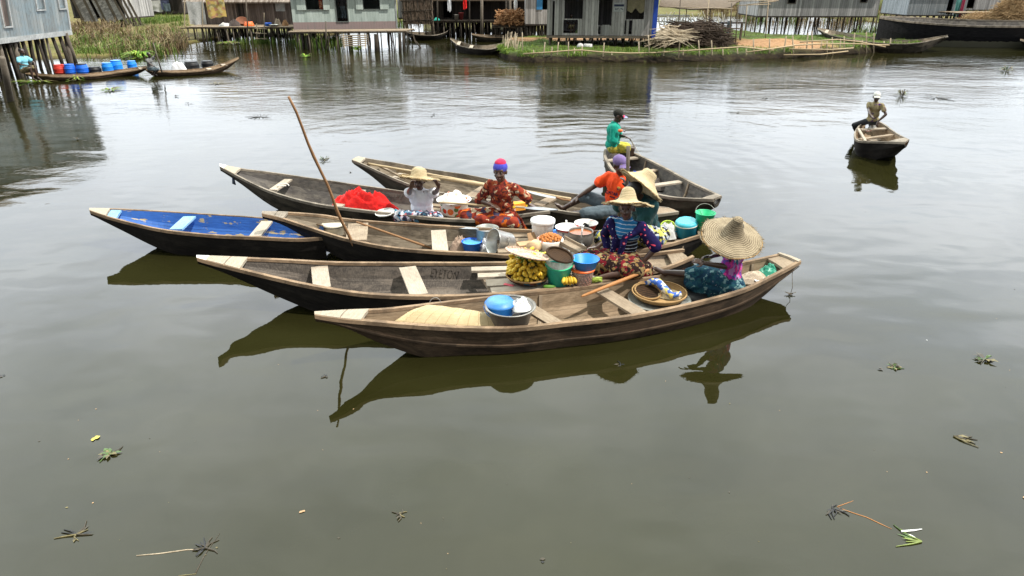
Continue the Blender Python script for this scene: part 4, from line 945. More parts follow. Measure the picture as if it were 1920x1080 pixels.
# ---- bananas
def banana_mesh(m, L=.108, r=.0245, bend=.5):
    mb = MB(); pts = []; rr = []
    for i in range(10):
        t = i / 9; a = bend * (t - .15) * 2; pts.append(Vector((L * t * math.cos(a * .6), 0, -L * .16 * t * t)))
        rr.append(r * (.34 if i == 0 else .42 if i == 1 else (.95 if 2 < i < 7 else .8 if i in (2, 7) else .55 if i == 8 else .22)))
    mb.tube(pts, rr, 7); me = mb.mesh('banana', True); me.materials.append(m); return me
BAN, BAN_G = banana_mesh(M_BANANA), banana_mesh(M_GREENBAN, .13, .019)
def banana_hand(label, loc, outward, up, k=6, me=None, s=1.0, group='hands of bananas heaped in the basket', name='banana_hand', width=.19):
    t = thing(name, label, 'bananas', (0, 0, 0), group); del WORLD[t.name]; WORLD[t.name] = Vector((0, 0, 0))
    o = Vector(outward).normalized(); M = Matrix((o, Vector(up).cross(o).normalized(), o.cross(Vector(up).cross(o).normalized()))).transposed()
    for row in range(2):
        for i in range(k - row):
            q = (i - (k - 1 - row) / 2) / (k - 1); b = bpy.data.objects.new('banana', me or BAN); COL.objects.link(b); b.parent = t
            b.location = Vector((-.05 + .0 * row, q * width, .026 - .046 * row + random.uniform(-.005, .005))); b.rotation_euler = (random.uniform(-.25, .25), -.1 + .28 * row + random.uniform(-.22, .22), q * .6 + random.uniform(-.1, .1)); b.scale = (random.uniform(.9, 1.1),) * 3
    mb = MB(); mb.tube([(-.07, -width * .42, .0), (-.075, 0, .005), (-.07, width * .42, .0)], [.012, .018, .012], 6); c = mb.build('stem', M_LEAF_B, None, True); c.parent = t
    t.matrix_world = Matrix.Translation(Vector(loc)) @ (M * s).to_4x4(); t.location = loc; t.rotation_euler = M.to_euler(); t.scale = (s, s, s)
    return t
DB = .332
bc = P(990, 527, DB)
t, M = vessel('basket', 'dark woven bowl basket heaped with bananas on the slatted deck', 'basket', bc, [(.15, 0), (.20, .015), (.25, .05), (.275, .095)], cprint('basket bands', [(0, (.03, .02, .02)), (.4, (.10, .05, .03)), (.6, (.02, .10, .16)), (.72, (.16, .04, .05)), (.85, (.20, .13, .05))], 22, .6, .8, None, (1, 1, 2)), n=36)
mb = MB(); mb.tube([M @ Vector((.275 * math.cos(a * .2094), .275 * math.sin(a * .2094), .095)) for a in range(31)], .012, 6, False); mb.build('rim', M_BASKET, t, True)
mb = MB(); mb.ball(bc + V3(0, 0, .17), (.22, .22, .19), 16, 8); tag(mb.build('dark_heap_core', plain('painted gap shade', (.10, .09, .015), .6, var=.6, vs=20), None, True), 'green fruit packed under the yellow bananas inside the basket', 'fruit')  # filler core coloured dark to put shade into the gaps between bananas
LB = ['lowest row', 'second row', 'third row', 'top row']
for tier, (rad, zz, n, el) in enumerate(((.29, .14, 9, -.25), (.30, .215, 9, -.1), (.275, .28, 8, .05), (.19, .315, 6, .1))):
    for i in range(n):
        a = 2 * math.pi * (i + .5 * tier) / n - 1.1; o = V3(math.cos(a), math.sin(a), 0)
        g_ = (tier == 3 and math.sin(a) < .3 and abs(math.cos(a)) > .45)
        banana_hand('hand of small %s bananas heaped under the round tray, in the %s' % ('green' if g_ else 'yellow', LB[tier]), bc + o * (rad - .085) + V3(0, 0, zz), (o + V3(0, 0, el)), (V3(random.uniform(-.9, .9), random.uniform(-.6, .6), 1)), 4, BAN_G if g_ else BAN, group='green banana hands' if g_ else 'yellow banana hands in the ' + LB[tier])
def disc(name, label, cat, c, axis, r, m, rim=.012, h=.02, group=None, rm=None):
    t = thing(name, label, cat, c, group); M = TR(c, axis)
    mb = MB(); mb.lathe([(.0005, 0), (r * .5, .0), (r * .9, .004), (r, h), (r + .004, h - .006), (r * .9, -.008), (.0005, -.012)], 36, M, wob=.012); mb.build('plate', m, t, True)
    mb = MB(); mb.tube([M @ Vector((r * math.cos(a * math.pi / 18), r * math.sin(a * math.pi / 18), h)) for a in range(37)], rim, 6, False); mb.build('rim', rm or m, t, True); return t
def f_tray(g):
    n = g.noise(g.coord(), 70, 3, .7); n2 = g.noise(g.coord(), 9, 4)
    g.set(col=g.ramp(g.math('ADD', g.math('MULTIPLY', n, .7), g.math('MULTIPLY', n2, .3)), [(.38, (.12, .05, .035)), (.5, (.42, .28, .2)), (.62, (.66, .55, .46))]), rough=.9); g.bump(n, .4, .008)
M_TRAY = mat('speckled tray', f_tray)
disc('tray', 'round speckled beige tray laid tilted over the heaped bananas', 'tray', P(988, 476, .775), (.22, .17, .96), .265, M_TRAY, .010, .006)
b = P(1047, 533, DB)
t, M = vessel('bucket', 'turquoise bucket with a green handle and a clear pail nested in it', 'bucket', b, [(.125, 0), (.165, .25), (.172, .255)], M_TURQ, parts=(('clear_pail', [(.13, .12), (.168, .26), (.182, .36), (.19, .365), (.182, .36), (.165, .26)], M_CLEAR),))
bail(t, M, .186, .33, M_GREEN_PL, R(205), .008)
disc('woven_disc', 'dark brown woven disc lying on top of the turquoise bucket', 'lid', P(1049, 480, DB + .39), (.28, -.16, .94), .165, M_BASKET_D, .014, .018)
banana_hand('small lone bunch of spotted bananas leaning on the turquoise bucket', P(1067, 527, DB + .1), (.1, -.75, -.65), (0, -.6, .8), 5, s=1.0, group=None, name='banana_bunch', width=.1)
b = P(1091, 533, DB)
t, M = vessel('tub', 'clear tub of brown nuts under the orange lid', 'tub', b, [(.118, 0), (.145, .20), (.15, .21)], M_CLEAR2, parts=(('lid', [(.0, .222), (.15, .222), (.153, .205), (.15, .203)], M_ORANGE_PL),))
nut = MB(); nut.ball((0, 0, 0), .021, 8, 6); nm = nut.mesh('nut', True); nm.materials.append(M_KOLA)
for lv in range(5):
    for i in range(15):
        a = 2 * math.pi * i / 15 + lv * .2; rr = .092 + .0062 * lv
        o = bpy.data.objects.new('nut', nm); COL.objects.link(o); o.location = b + V3(rr * math.cos(a), rr * math.sin(a), .024 + lv * .037); attach(o, t)
vessel('basin', 'bright blue plastic basin standing on the orange lid', 'basin', b + V3(.03, 0, .224), [(.125, 0), (.158, .115), (.172, .118), (.172, .125)], M_BLUE2)
mb = MB(); q = P(1030, 538, DB + .02); mb.tube([q + V3(-.075, .0, .01), q + V3(-.05, -.005, .004), q, q + V3(.05, .004, 0), q + V3(.08, .01, .002)], [.012, .026, .03, .022, .006], 9); tag(mb.build('green_mango', M_LEAF, None, True), 'single long green mango on the deck edge by the bucket', 'mango')
mb = MB(); q = P(1120, 532, DB)
for i in range(11): a = random.uniform(-.5, .9); mb.tube([q + V3(-.07, random.uniform(-.02, .03), .02 + .005 * i), q + V3(.0, .01, .035 + .004 * i), q + V3(.06 * math.cos(a), .06 * math.sin(a), .02 + .006 * i)], [.014, .015, .004], 6)
tag(mb.build('vegetable_bunch', plain('pale green', (.36, .48, .08), .5, var=.4), None, True), 'bunch of pale green okra lying beside the nut tub', 'vegetables')
mb = MB(); q = P(954, 534, DB + .003); mb.box(q, (.13, .05, .003), Matrix.Rotation(-.5, 3, 'Z')); tag(mb.build('paper_slip', plain('pink', (.62, .10, .13), .7), None), 'narrow pink paper slip lying on the deck planks', 'paper')
disc('round_board', 'round brown wooden lid lying in the stern of the banana canoe', 'lid', P(1236, 494, .27), (0, 0, 1), .20, W_PLANK_D, .008, .01)
mb = MB(); q = P(1118, 492, .40); mb.box(q, (.16, .10, .09), Matrix.Rotation(.4, 3, 'Z')); tag(mb.build('small_box', M_GREEN_PL, None), 'small green box at the knees of the woman in the navy shawl', 'box')
# ---- C canoe goods
DC = .277
def C_at(px, py, z=DC): return P(px, py, z)
b = P(914, 462, .06); M_GALV = plain('grey metal pail', (.42, .43, .40), .45, .55, var=.25, vs=8)
t, M = vessel('pot', 'open grey metal pot standing upright behind the tipped silver pot', 'pot', b, [(.15, 0), (.165, .02), (.17, .30), (.178, .305)], M_GALV, parts=(('contents', [(0, .26), (.16, .255)], M_SILVERBAG),))
ax = V3(-.72, -.42, .26).normalized(); b = P(957, 457, .24)
t, M = vessel('pot', 'big silver pot tipped on its side with a plastic bag in its mouth', 'pot', b, [(.14, 0), (.155, .02), (.185, .30), (.195, .31)], M_ALU, ax)
for sg in (1, -1):
    sdv = V3(.25, -.86, .45) * sg; sdv = (sdv - ax * sdv.dot(ax)).normalized(); tv = ax.cross(sdv); q = b + ax * .17 + sdv * .172
    mb = MB(); mb.tube([q + tv * -.05, q + tv * -.05 + sdv * .035, q + tv * .05 + sdv * .035, q + tv * .05], .008, 6); mb.build('handle', M_ALU_D, t, True)
heap('plastic_bag', 'crumpled silvery plastic bag hanging out of the tipped pot', 'bag', P(911, 470, .06), .11, .10, .17, M_SILVERBAG, 3, rough=.5)
vessel('bowl', 'round blue plastic bowl of water beside the tipped silver pot', 'bowl', P(885, 470, .06), [(.12, 0), (.15, .15), (.157, .155)], M_BLUE_PL, parts=(('water_fill', [(0, .13), (.145, .13)], plastic('water blue', (.12, .42, .72), .08)),))
heap('cloth', 'crumpled beige cloth lying beside the blue bowl', 'cloth', P(862, 466, .05), .17, .13, .17, M_BEIGE_CLOTH, 5, rough=.5)
mb = MB(); mb.box(P(985, 462, DC + .05), (.22, .16, .10), Matrix.Rotation(.3, 3, 'Z')); mb.box(P(998, 446, DC + .10), (.14, .012, .16), Matrix.Rotation(.5, 3, 'Z') @ Matrix.Rotation(-.4, 3, 'X')); tag(mb.build('cardboard_box', M_CARD, None), 'flattened brown cardboard box in front of the white bucket', 'box')
mb = MB(); mb.tube([P(996, 466, DC + .15) + V3(0, 0, .0), P(1006, 460, DC + .15)], [.09, .09], 18); tag(mb.build('paper_roll', plain('tan paper', (.55, .38, .22), .8), None, True), 'tan paper roll beside the cardboard box', 'roll')
t, M = vessel('bucket', 'big white plastic bucket with a closed white lid', 'bucket', P(1017, 452, DC), [(.14, 0), (.165, .29), (.17, .30)], M_WHITE_PL, parts=(('lid', [(0, .345), (.15, .345), (.178, .338), (.182, .32), (.18, .285), (.172, .285)], M_WHITE_PL),))
b = P(1031, 472, DC + .02)
t, M = vessel('bucket', 'white tub lined with a bag and filled with round orange fritters', 'tub', b, [(.14, 0), (.16, .18), (.17, .185)], M_WHITE_PL, parts=(('bag_lining', [(.16, .17), (.178, .20), (.188, .19), (.186, .12), (.178, .06)], M_CREAM_CLOTH),)); t['label'] = 'white tub lined with a bag and filled with round orange fritters'
fr_ = MB(); fr_.ball((0, 0, 0), .024, 8, 6); fm = fr_.mesh('fritter', True); fm.materials.append(M_BALLS)
for i in range(44):
    a = i * 2.399; rr = .15 * math.sqrt((i + .5) / 44); o = bpy.data.objects.new('fritter', fm); COL.objects.link(o); o.location = b + V3(rr * math.cos(a), rr * math.sin(a), .195 + .06 * (1 - (rr / .15) ** 2) + random.uniform(-.006, .006)); tag(o, 'round orange fried fritter heaped in the white tub', 'fritter', 'fritters heaped in the white tub')
vessel('basin', 'blue plastic basin tucked under the white enamel bowl', 'basin', P(1056, 449, DC), [(.14, 0), (.19, .10), (.20, .104)], M_BLUE2)
t, M = vessel('bowl', 'white enamel bowl with a red rim and a ladle in it', 'bowl', P(1064, 444, DC + .06), [(.115, 0), (.15, .03), (.178, .15), (.19, .155)], M_ENAMEL, parts=(('red_band', [(.1745, .125), (.1775, .125), (.181, .15)], M_RED_PL), ('printed_flower', [(.157, .05), (.1725, .105)], cprint('blue flower', [(0, (.78, .78, .76)), (.66, (.05, .10, .16)), (.8, (.78, .78, .76))], 18))))
mb = MB(); q = P(1062, 432, DC + .17); mb.tube([q, q + V3(-.005, .02, .15)], [.012, .014], 7); tag(mb.build('spoon', M_WHITE_PL, None, True), 'white spoon standing in the enamel bowl', 'spoon')
t, M = vessel('bowl', 'red bowl with white inside standing behind the stew pot', 'bowl', P(1098, 441, DC + .03), [(.10, 0), (.13, .10), (.165, .19), (.172, .195)], M_RED_PL, parts=(('white_inside', [(.095, .02), (.125, .11), (.16, .192), (.176, .199)], M_ENAMEL),))
heap('black_bag', 'small crumpled black bag lying on the red bowl', 'bag', P(1097, 428, DC + .19), .07, .06, .07, M_BLACK, 9, rough=.5)
b = P(1088, 457, DC + .09)
mb = MB(); mb.tube([b - V3(0, 0, .085), b], [.16, .17], 20); tag(mb.build('stool', W_PLANK_D, None), 'low brown wooden stand beneath the stew pot', 'stand')
t, M = vessel('pot', 'blackened grey cooking pot of orange brown stew', 'pot', b, [(.15, 0), (.172, .02), (.178, .15), (.172, .19), (.178, .195)], M_ALU_D, parts=(('stew', [(0, .165), (.165, .165)], M_SAUCE),))
mb = MB(); q = P(1090, 445, DC + .26); mb.tube([q, q + V3(.01, .0, .16)], [.011, .014], 7); mb.ball(q + V3(.01, 0, .165), (.024, .024, .014), 8, 6); tag(mb.build('ladle', M_WHITE_PL, None, True), 'white ladle standing in the stew pot', 'ladle')
mb = MB(); A0, B0 = P(1053, 452, DC + .18), P(1094, 474, DC + .18)
mb.beam(A0, B0, .19, .02); mb.beam(A0 + V3(.05, .09, .02), B0 + V3(.05, .09, .02), .015, .05); mb.beam(A0 + V3(-.05, -.09, .02), B0 + V3(-.05, -.09, .02), .015, .05); tag(mb.build('wooden_tray', W_PLANK_D, None), 'narrow brown wooden tray lying slantwise before the stew pot', 'tray')
vessel('tub', 'low clear tub with a white rim behind the bright blue basin', 'tub', P(1074, 481, DC), [(.12, 0), (.145, .15), (.152, .155)], M_CLEAR, parts=(('rim', [(.143, .148), (.156, .152), (.156, .16), (.146, .162)], M_WHITE_PL),))
b = P(1247, 455, .20)
t, M = vessel('basket', 'small tan wicker basket with white cloth stuffed in it', 'basket', b, [(.11, 0), (.145, .10), (.155, .13)], M_BASKET)
heap('cloth', 'bunched white and grey cloth stuffed in the small wicker basket', 'cloth', b + V3(0, -.02, .10), .17, .15, .20, M_GREY_CLOTH, 2, rough=.3)
disc('lime_bowl', 'lime green plastic bowl leaning behind the bunched white cloth', 'lid', P(1252, 429, .36), (-.1, -.75, .65), .12, M_LIME, .008, .03)
b = P(1286, 443, .28)
t, M = vessel('cooler_pot', 'teal insulated pot with a lid and a side handle', 'pot', b, [(.13, 0), (.155, .03), (.16, .2), (.165, .205)], M_TEAL, axis=(-.08, -.1, .99), parts=(('cream_band', [(.160, .196), (.171, .2), (.171, .212), (.165, .216)], M_CREAM), ('lid', [(.168, .212), (.166, .235), (.14, .262), (.12, .258), (0, .262)], plastic('pale teal', (.05, .42, .52)))))
mb = MB(); q = b + V3(-.155, -.04, .1); mb.tube([q + V3(0, -.03, 0), q + V3(-.05, -.04, .0), q + V3(-.06, 0, .0), q + V3(-.02, .04, 0)], .011, 7); mb.build('handle', M_TEAL, t, True)
b = P(1319, 430, .40)
t, M = vessel('bucket', 'open bright green bucket with a wire handle at the canoe end', 'bucket', b, [(.105, 0), (.14, .25), (.15, .255), (.15, .265)], M_GREEN_PL)
for i in range(12): pass
bail(t, M, .148, .255, M_ALU_D, R(50), .004)
b = P(627, 440, .17)
t, M = vessel('pot', 'cream pot with a flat lid near the bow beside the long pole', 'pot', b, [(.14, 0), (.16, .02), (.165, .15), (.172, .155)], M_CREAM, axis=(0, 0, 1), parts=(('lid', [(.172, .158), (.182, .165), (.18, .19), (.16, .205), (.13, .198), (0, .2)], M_CREAM), ('lid_band', [(.17, .15), (.178, .152), (.178, .158), (.17, .16)], M_BLACK)))
for sg in (-1, 1):
    mb = MB(); q = b + V3(sg * .168, 0, .13); mb.tube([q + V3(0, -.03, 0), q + V3(sg * .03, -.02, .0), q + V3(sg * .03, .02, 0), q + V3(0, .03, 0)], .01, 6); mb.build('handle', M_CREAM, t, True)
top = P(541, 181, 2.49); bot = P(676, 494, -.0); bot = bot + (bot - top) * .12
mb = MB(); N = 14; mb.tube([top.lerp(bot, i / N) + V3(.012 * math.sin(i * 1.3), 0, .008 * math.sin(i * 2.1)) for i in range(N + 1)], [.016 + .007 * i / N + (.003 if i in (4, 8, 11) else 0) for i in range(N + 1)], 10)
tag(mb.build('punting_pole', W_POLE, None, True), 'long brown punting pole stuck upright in the water between two canoes', 'pole')
mb = MB(); a, c = P(668, 416, .44), P(808, 465, .08); mb.tube([a.lerp(c, i / 6) for i in range(7)], [.016, .017, .018, .018, .018, .02, .02], 8); tag(mb.build('oar_shaft', W_POLE, None, True), 'brown oar shaft lying slantwise across the canoe with the cream pot', 'oar')
# ---- D canoe
heap('red_cloth', 'heap of bright red cloth lying in the weathered canoe', 'cloth', P(681, 395, .22), .62, .18, .34, M_RED_CLOTH, 4, (.97, -.2), .55, 40, freq=3.0)
t, M = vessel('pan', 'dark rimmed pan under the white plate by the red cloth', 'pan', P(727, 402, .25), [(.12, 0), (.16, .05), (.175, .055)], M_TEAL)
disc('plate', 'white enamel plate lying beside the red cloth', 'plate', P(722, 400, .34), (-.1, -.1, .98), .155, M_ENAMEL, .006, .02)
b = P(852, 400, .22)
t, M = vessel('floral_basin', 'white enamel basin painted with red flowers behind the woman in white', 'basin', b, [(.20, 0), (.225, .02), (.24, .20), (.275, .235), (.285, .235)], M_FLORAL, n=40)
mb = MB(); mb.lathe([(.236, .19), (.262, .222), (.288, .238), (.29, .246), (.262, .235)], 40, M); mb.build('rim', M_ENAMEL, t, True)
heap('cloth', 'white and red cloth heaped in the floral basin', 'cloth', b + V3(0, 0, .21), .25, .25, .15, M_CREAM_CLOTH, 6, rough=.5)
paddle('long paddle with a grey oval blade laid across the woman in the blue head wrap', P(822, 380, .60), P(1046, 393, .50), .72, W_BAMBOO, M_STEEL, .019, .07, bands=True)
paddle('short paddle with a grey blade lying on the plank floor by the woman in white', P(744, 416, .24), P(898, 429, .37), .66, W_POLE, M_STEEL, .014, .055)
mb = MB(); mb.box(P(972, 386, .37), (.20, .14, .12), Matrix.Rotation(.4, 3, 'Z')); tag(mb.build('package', cprint('orange pack', [(0, (.75, .25, .12)), (.4, (.8, .35, .05)), (.7, (.7, .5, .45))], 9), None), 'orange and pink package behind the arm of the woman in rust print', 'package')
mb = MB(); mb.box(P(987, 383, .38), (.11, .10, .08), Matrix.Rotation(.7, 3, 'Z')); tag(mb.build('package', M_YEL_PL, None), 'small bright yellow package beside the orange one', 'package')
mb = MB(); q = P(531, 349, .43); mb.tube([q + V3(.10 * math.cos(i * .5), .07 * math.sin(i * .5), .005 + .02 * abs(math.sin(i * .5))) for i in range(12)], .009, 6); tag(mb.build('rope_loop', M_CORD, None, True), 'loop of white rope round the front thwart', 'rope')
mb = MB(); q = P(437, 333, .55); mb.tube([q, q + V3(.0, -.01, -.10), q + V3(.03, -.01, -.13)], [.02, .03, .008], 7); tag(mb.build('tied_rag', cloth('blue grey rag', (.10, .12, .17)), None, True), 'small dark rag tied below the white bow tip', 'rag')
# ---- E canoe
def bamboo(label, a, b, r, nodes=6):
    a, b = Vector(a), Vector(b); mb = MB(); pts = []; rr = []; N = nodes * 4
    for i in range(N + 1): pts.append(a.lerp(b, i / N)); rr.append(r * (1.14 if i % 4 == 0 else .97))
    mb.tube(pts, rr, 9); return tag(mb.build('bamboo_pole', W_BAMBOO, None, True), label, 'pole', 'bamboo poles')
bamboo('long thin bamboo pole lying the length of the far canoe', P(690, 307, .50), P(1070, 373, .44), .022, 9); bamboo('thick short bamboo pole lying beside the long thin one', P(745, 320, .44), P(926, 350, .46), .032, 5)
mb = MB(); mb.beam(P(711, 311, .46), P(762, 336, .36), .05, .03); tag(mb.build('loose_board', W_PLANK_D, None), 'short loose board lying slantwise near the bow of the pole canoe', 'board')
paddle('grey bladed paddle resting under the long bamboo pole', P(1075, 378, .42), P(986, 358, .46), .35, W_POLE, M_STEEL, .017, .075)
# ---- pole held by woman 3, blue cloth
h = hand3 + V3(.02, .03, .06)
mb = MB(); mb.tube([PY(1178, 274, h.y + .05), h.lerp(PY(1178, 274, h.y + .05), .5), h, PY(1160, 405, h.y - .03)], [.028, .027, .026, .024], 8); tag(mb.build('wooden_pole', W_STILT_L, None, True), 'upright wooden pole held by the woman in dark green', 'pole')
heap('blue_cloth', 'bright blue cloth held up beneath the tilted straw hat', 'cloth', PY(1187, 346, h.y + .02), .09, .07, .17, cloth('strong blue', (.02, .09, .5)), 7, rough=.5)
# ---- G boat
heap('fishing_net', 'brown fishing net heaped in the bottom of the broad dark canoe', 'net', P(1240, 350, .06), .28, .3, .14, M_NET, 2, rough=.6); heap('fishing_net', 'fishing net with pink floats heaped below the boy in green', 'net', P(1150, 296, .10), .22, .26, .26, M_NET, 8, rough=.6)
hb = P(1181, 258, .84); mb = MB()
for i in range(7): e = P(1186 + i * 3, 287 + i * 1.2, .42); mb.tube([hb, hb.lerp(e, .5) + V3(.03, 0, -.01 * i), e], .0035, 4)
tag(mb.build('fishing_line', M_CORD, None), 'white net cords fanning down from the hand of the boy in green', 'net')
mb = MB(); mb.ball(P(1163, 245, .98), (.05, .035, .035), 10, 7); tag(mb.build('net_float', M_ORANGE_PL, None, True), 'orange float held up by the boy in green', 'float')
# ---- H boat
heap('white_rag', 'white rag held low by the man in the white cap', 'rag', P(1637, 240, .30), .09, .08, .22, M_GREY_CLOTH, 2, rough=.5); heap('fishing_net', 'reddish net heaped in the small lone canoe', 'net', P(1640, 250, .08), .28, .16, .10, cprint('red net', [(0, (.12, .04, .03)), (.5, (.05, .04, .04)), (.8, (.3, .26, .24))], 14), 3, rough=.6)
mb = MB(); mb.beam(P(1609, 241, .44), P(1623, 265, .40), .05, .035); tag(mb.build('stick', W_PLANK, None), 'pale stick lying along the side of the small lone canoe', 'stick')
# ---- A canoe
mt = thing('rolled_mat', 'folded straw coloured reed mat in the bow of the nearest canoe', 'mat', P(835, 600, .2))
def mat_sheet(name, n0, n1, f0, f1, arch, th=.016, jag=0):
    mb = MB(); nu, nv = 26, 10; vs = []; uv = []; fs = []
    for i in range(nu + 1):
        u = i / nu
        for j in range(nv + 1):
            v = j / nv; p = n0.lerp(n1, u).lerp(f0.lerp(f1, u), v); uu = u
            p = p + V3(0, 0, arch * math.sin(math.pi * min(1, v * 1.0)) * (1 - .5 * u) + .012 * noise.noise(Vector((u * 5, v * 3, arch * 9))))
            if jag and i == nu: p = p + (n1 - n0).normalized() * random.uniform(-.03, .05)
            vs.append(p); uv.append((u, v))
    w = nv + 1
    for i in range(nu):
        for j in range(nv): fs.append((i * w + j, i * w + j + 1, (i + 1) * w + j + 1, (i + 1) * w + j))
    n = len(vs); vs2 = [Vector(q) - V3(0, 0, th) for q in vs]; allv = vs + vs2; f2 = [tuple(k + n for k in reversed(f)) for f in fs]; side = []
    for i in range(nu):
        for j in (0, nv): a, b = i * w + j, (i + 1) * w + j; side.append((a, b, b + n, a + n))
    for j in range(nv):
        for i in (0, nu): a, b = i * w + j, i * w + j + 1; side.append((a, b, b + n, a + n))
    mb.add(allv, fs + f2 + side, 0, uv + uv); return mb.build(name, M_MAT, mt, True)
mat_sheet('top_fold', P(752, 607, .36), P(940, 615, .27), P(812, 572, .47), P(924, 587, .36), .045, jag=1)
mat_sheet('lower_fold', P(737, 604, .37), P(930, 616, .24), P(804, 571, .45), P(915, 588, .31), .03)
mb = MB(); q = P(816, 571, .40); mb.tube([q + V3(.07 * math.cos(a * .35), .02 * math.sin(a * .5), .09 * math.sin(a * .35) - .01) for a in range(10)], .004, 6); tag(mb.build('wire_hoop', M_ALU_D, None, True), 'thin wire hoop standing above the reed mat', 'wire')
b = P(957, 606, .26)
t, M = vessel('basin', 'wide worn aluminium basin in the nearest canoe', 'basin', b, [(.19, 0), (.21, .02), (.255, .20), (.285, .212), (.285, .222)], M_ALU_D, n=40)
mb = MB(); mb.lathe([(.255, .20), (.287, .215), (.288, .225), (.26, .218)], 40, M); mb.build('rim', M_ALU_D, t, True)
b2_ = b + V3(-.12, .08, .03)
t, M = vessel('bucket', 'blue pail with a domed lid standing in the aluminium basin', 'bucket', b2_, [(.135, 0), (.158, .17), (.17, .175)], M_BLUE2, parts=(('lid', [(.173, .172), (.175, .185), (.16, .195), (.145, .22), (.09, .23), (0, .232)], M_BLUE_LT),))
bail(t, M, .178, .15, M_BLUE_LT, R(215), .005)
heap('newspaper', 'crumpled newspaper stuffed in the aluminium basin beside the blue pail', 'paper', b + V3(.12, .04, .17), .13, .11, .11, M_PAPER, 6, rough=.5)
a, c = P(1090, 556, .37), P(1216, 506, .47)
mb = MB(); mb.tube([a.lerp(c, x) for x in (0, .03, .2, .5, .8, 1)], [.008, .016, .020, .024, .022, .020], 9); tag(mb.build('paddle', W_PADDLE, None, True), 'orange brown paddle handle lying across the nearest canoe to the seated woman', 'paddle')
b = P(1236, 563, .20)
t, M = vessel('tray', 'wide shallow enamel tray under the winnowing basket', 'tray', b, [(.28, 0), (.36, .02), (.385, .024)], M_GALV, n=44)
t, M = vessel('winnowing_basket', 'wide low wicker basket on the enamel tray', 'basket', b + V3(0, .04, .03), [(.26, 0), (.30, .02), (.325, .065), (.33, .07)], M_BASKET, n=44)
mb = MB(); mb.tube([M @ V3(.328 * math.cos(a * math.pi / 20), .328 * math.sin(a * math.pi / 20), .07) for a in range(41)], .012, 6, False); mb.build('rim', M_BASKET, t, True)
disc('small_basket', 'small brown woven dish lying inside the winnowing basket', 'basket', b + V3(-.14, .06, .07), (.1, -.20, .97), .16, M_BASKET_D, .012, .03, rm=M_BASKET)
heap('grain', 'pale grain spread in the winnowing basket', 'grain', b + V3(.14, .06, .045), .16, .15, .04, plain('grain', (.5, .38, .22), .9, var=.4, vs=60), 1, rough=.2)
q = b + V3(.0, .14, .12); mb = MB(); mb.tube([q + V3(-.14, .09, 0), q + V3(-.06, .05, .05), q + V3(0, .0, .06), q + V3(.06, -.10, .02), q + V3(.13, -.22, -.02), q + V3(.24, -.20, .0)], [.03, .045, .05, .045, .04, .03], 9); tag(mb.build('headscarf', M_BLUEYEL, None, True), 'twisted blue and yellow scarf draped over the winnowing basket', 'scarf')
b = P(1300, 566, .12)
t, M = vessel('stool', 'low round dark stool with a cream edge beside the teal skirt', 'stool', b, [(.14, 0), (.15, .06)], M_CREAM, parts=(('cushion', [(.155, .055), (.16, .075), (.15, .10), (0, .105)], M_BLACK),))
heap('sack', 'woven beige sack lying behind the seated woman', 'sack', P(1410, 524, .25), .24, .13, .10, M_SACK, 3, (.9, .4), .3); heap('green_bag', 'crumpled green plastic bag near the end of the nearest canoe', 'bag', P(1440, 514, .27), .17, .10, .12, M_GREENBAG, 6, (.9, .3), .6)
sh_ = MB(); sh_.ball((0, 0, 0), (.035, .025, .015), 8, 6); sm = sh_.mesh('shell', True); sm.materials.append(M_ENAMEL)
for i in range(7): o = bpy.data.objects.new('shell', sm); COL.objects.link(o); o.location = P(1418 + i * 5.5, 527 - i * 2.2 + 3 * (i % 2), .28); o.rotation_euler = (.3 * i, .5, i); tag(o, 'whitish shell lying between the beige sack and the green bag', 'shell', 'shells behind the seated woman')
mb = MB(); a = P(1488, 500, .34); e = P(1482, 552, .01); mb.tube([a, a + V3(-.01, -.02, -.1), e + V3(.01, 0, .1), e], .004, 5)
for i in range(6): mb.tube([e + V3(random.uniform(-.04, .04), random.uniform(-.03, .03), .0), e + V3(random.uniform(-.08, .08), random.uniform(-.04, .04), .02)], .005, 4)
tag(mb.build('trailing_weed', W_STILT_L, None), 'thin cord with weed hanging from the end of the nearest canoe into the water', 'cord')
# ---- print on the orange shirt
p = ORANGE
fr = p.tf; fd = (fr - p.tu * .0).normalized()
def on_chest(x, z, off): return p.base + p.tu * z * p.k + p.sl * x * p.k + p.tf * off * p.k
def chest_M(x, z, off, tilt=0): return Matrix.Translation(on_chest(x, z, off)) @ Matrix((p.sl, p.tu, p.tf)).transposed().to_4x4() @ Matrix.Rotation(tilt, 4, 'Z')
M_INK = cloth('navy print', (.02, .015, .06))
text_mesh('QATAR', .068, chest_M(-.01, .245, .138), 'shirt_print', M_INK, p.root, .006); text_mesh('airways', .034, chest_M(.01, .195, .139), 'shirt_print', M_INK, p.root, .006)
mb = MB(); M = chest_M(.085, .335, .128); mb.add([M @ V3(*q) for q in ((-.026, .03, 0), (.026, .03, 0), (.026, -.005, 0), (0, -.034, 0), (-.026, -.005, 0), (-.026, .03, .008), (.026, .03, .008), (.026, -.005, .008), (0, -.034, .008), (-.026, -.005, .008))], [(0, 1, 2, 3, 4), (9, 8, 7, 6, 5), (0, 5, 6, 1), (1, 6, 7, 2), (2, 7, 8, 3), (3, 8, 9, 4), (4, 9, 5, 0)])
cr_ = mb.build('crest', plain('gold thread', (.50, .30, .06), .6), p.root)
for x, c_ in ((-.013, M_INK), (.013, plain('claret thread', (.25, .01, .04), .6))):
    mb = MB(); mb.box((0, 0, 0), (.016, .026, .004)); o = mb.build('crest_stripe', c_, cr_); o.data.transform(M @ Matrix.Translation((x, -.008, .011)))
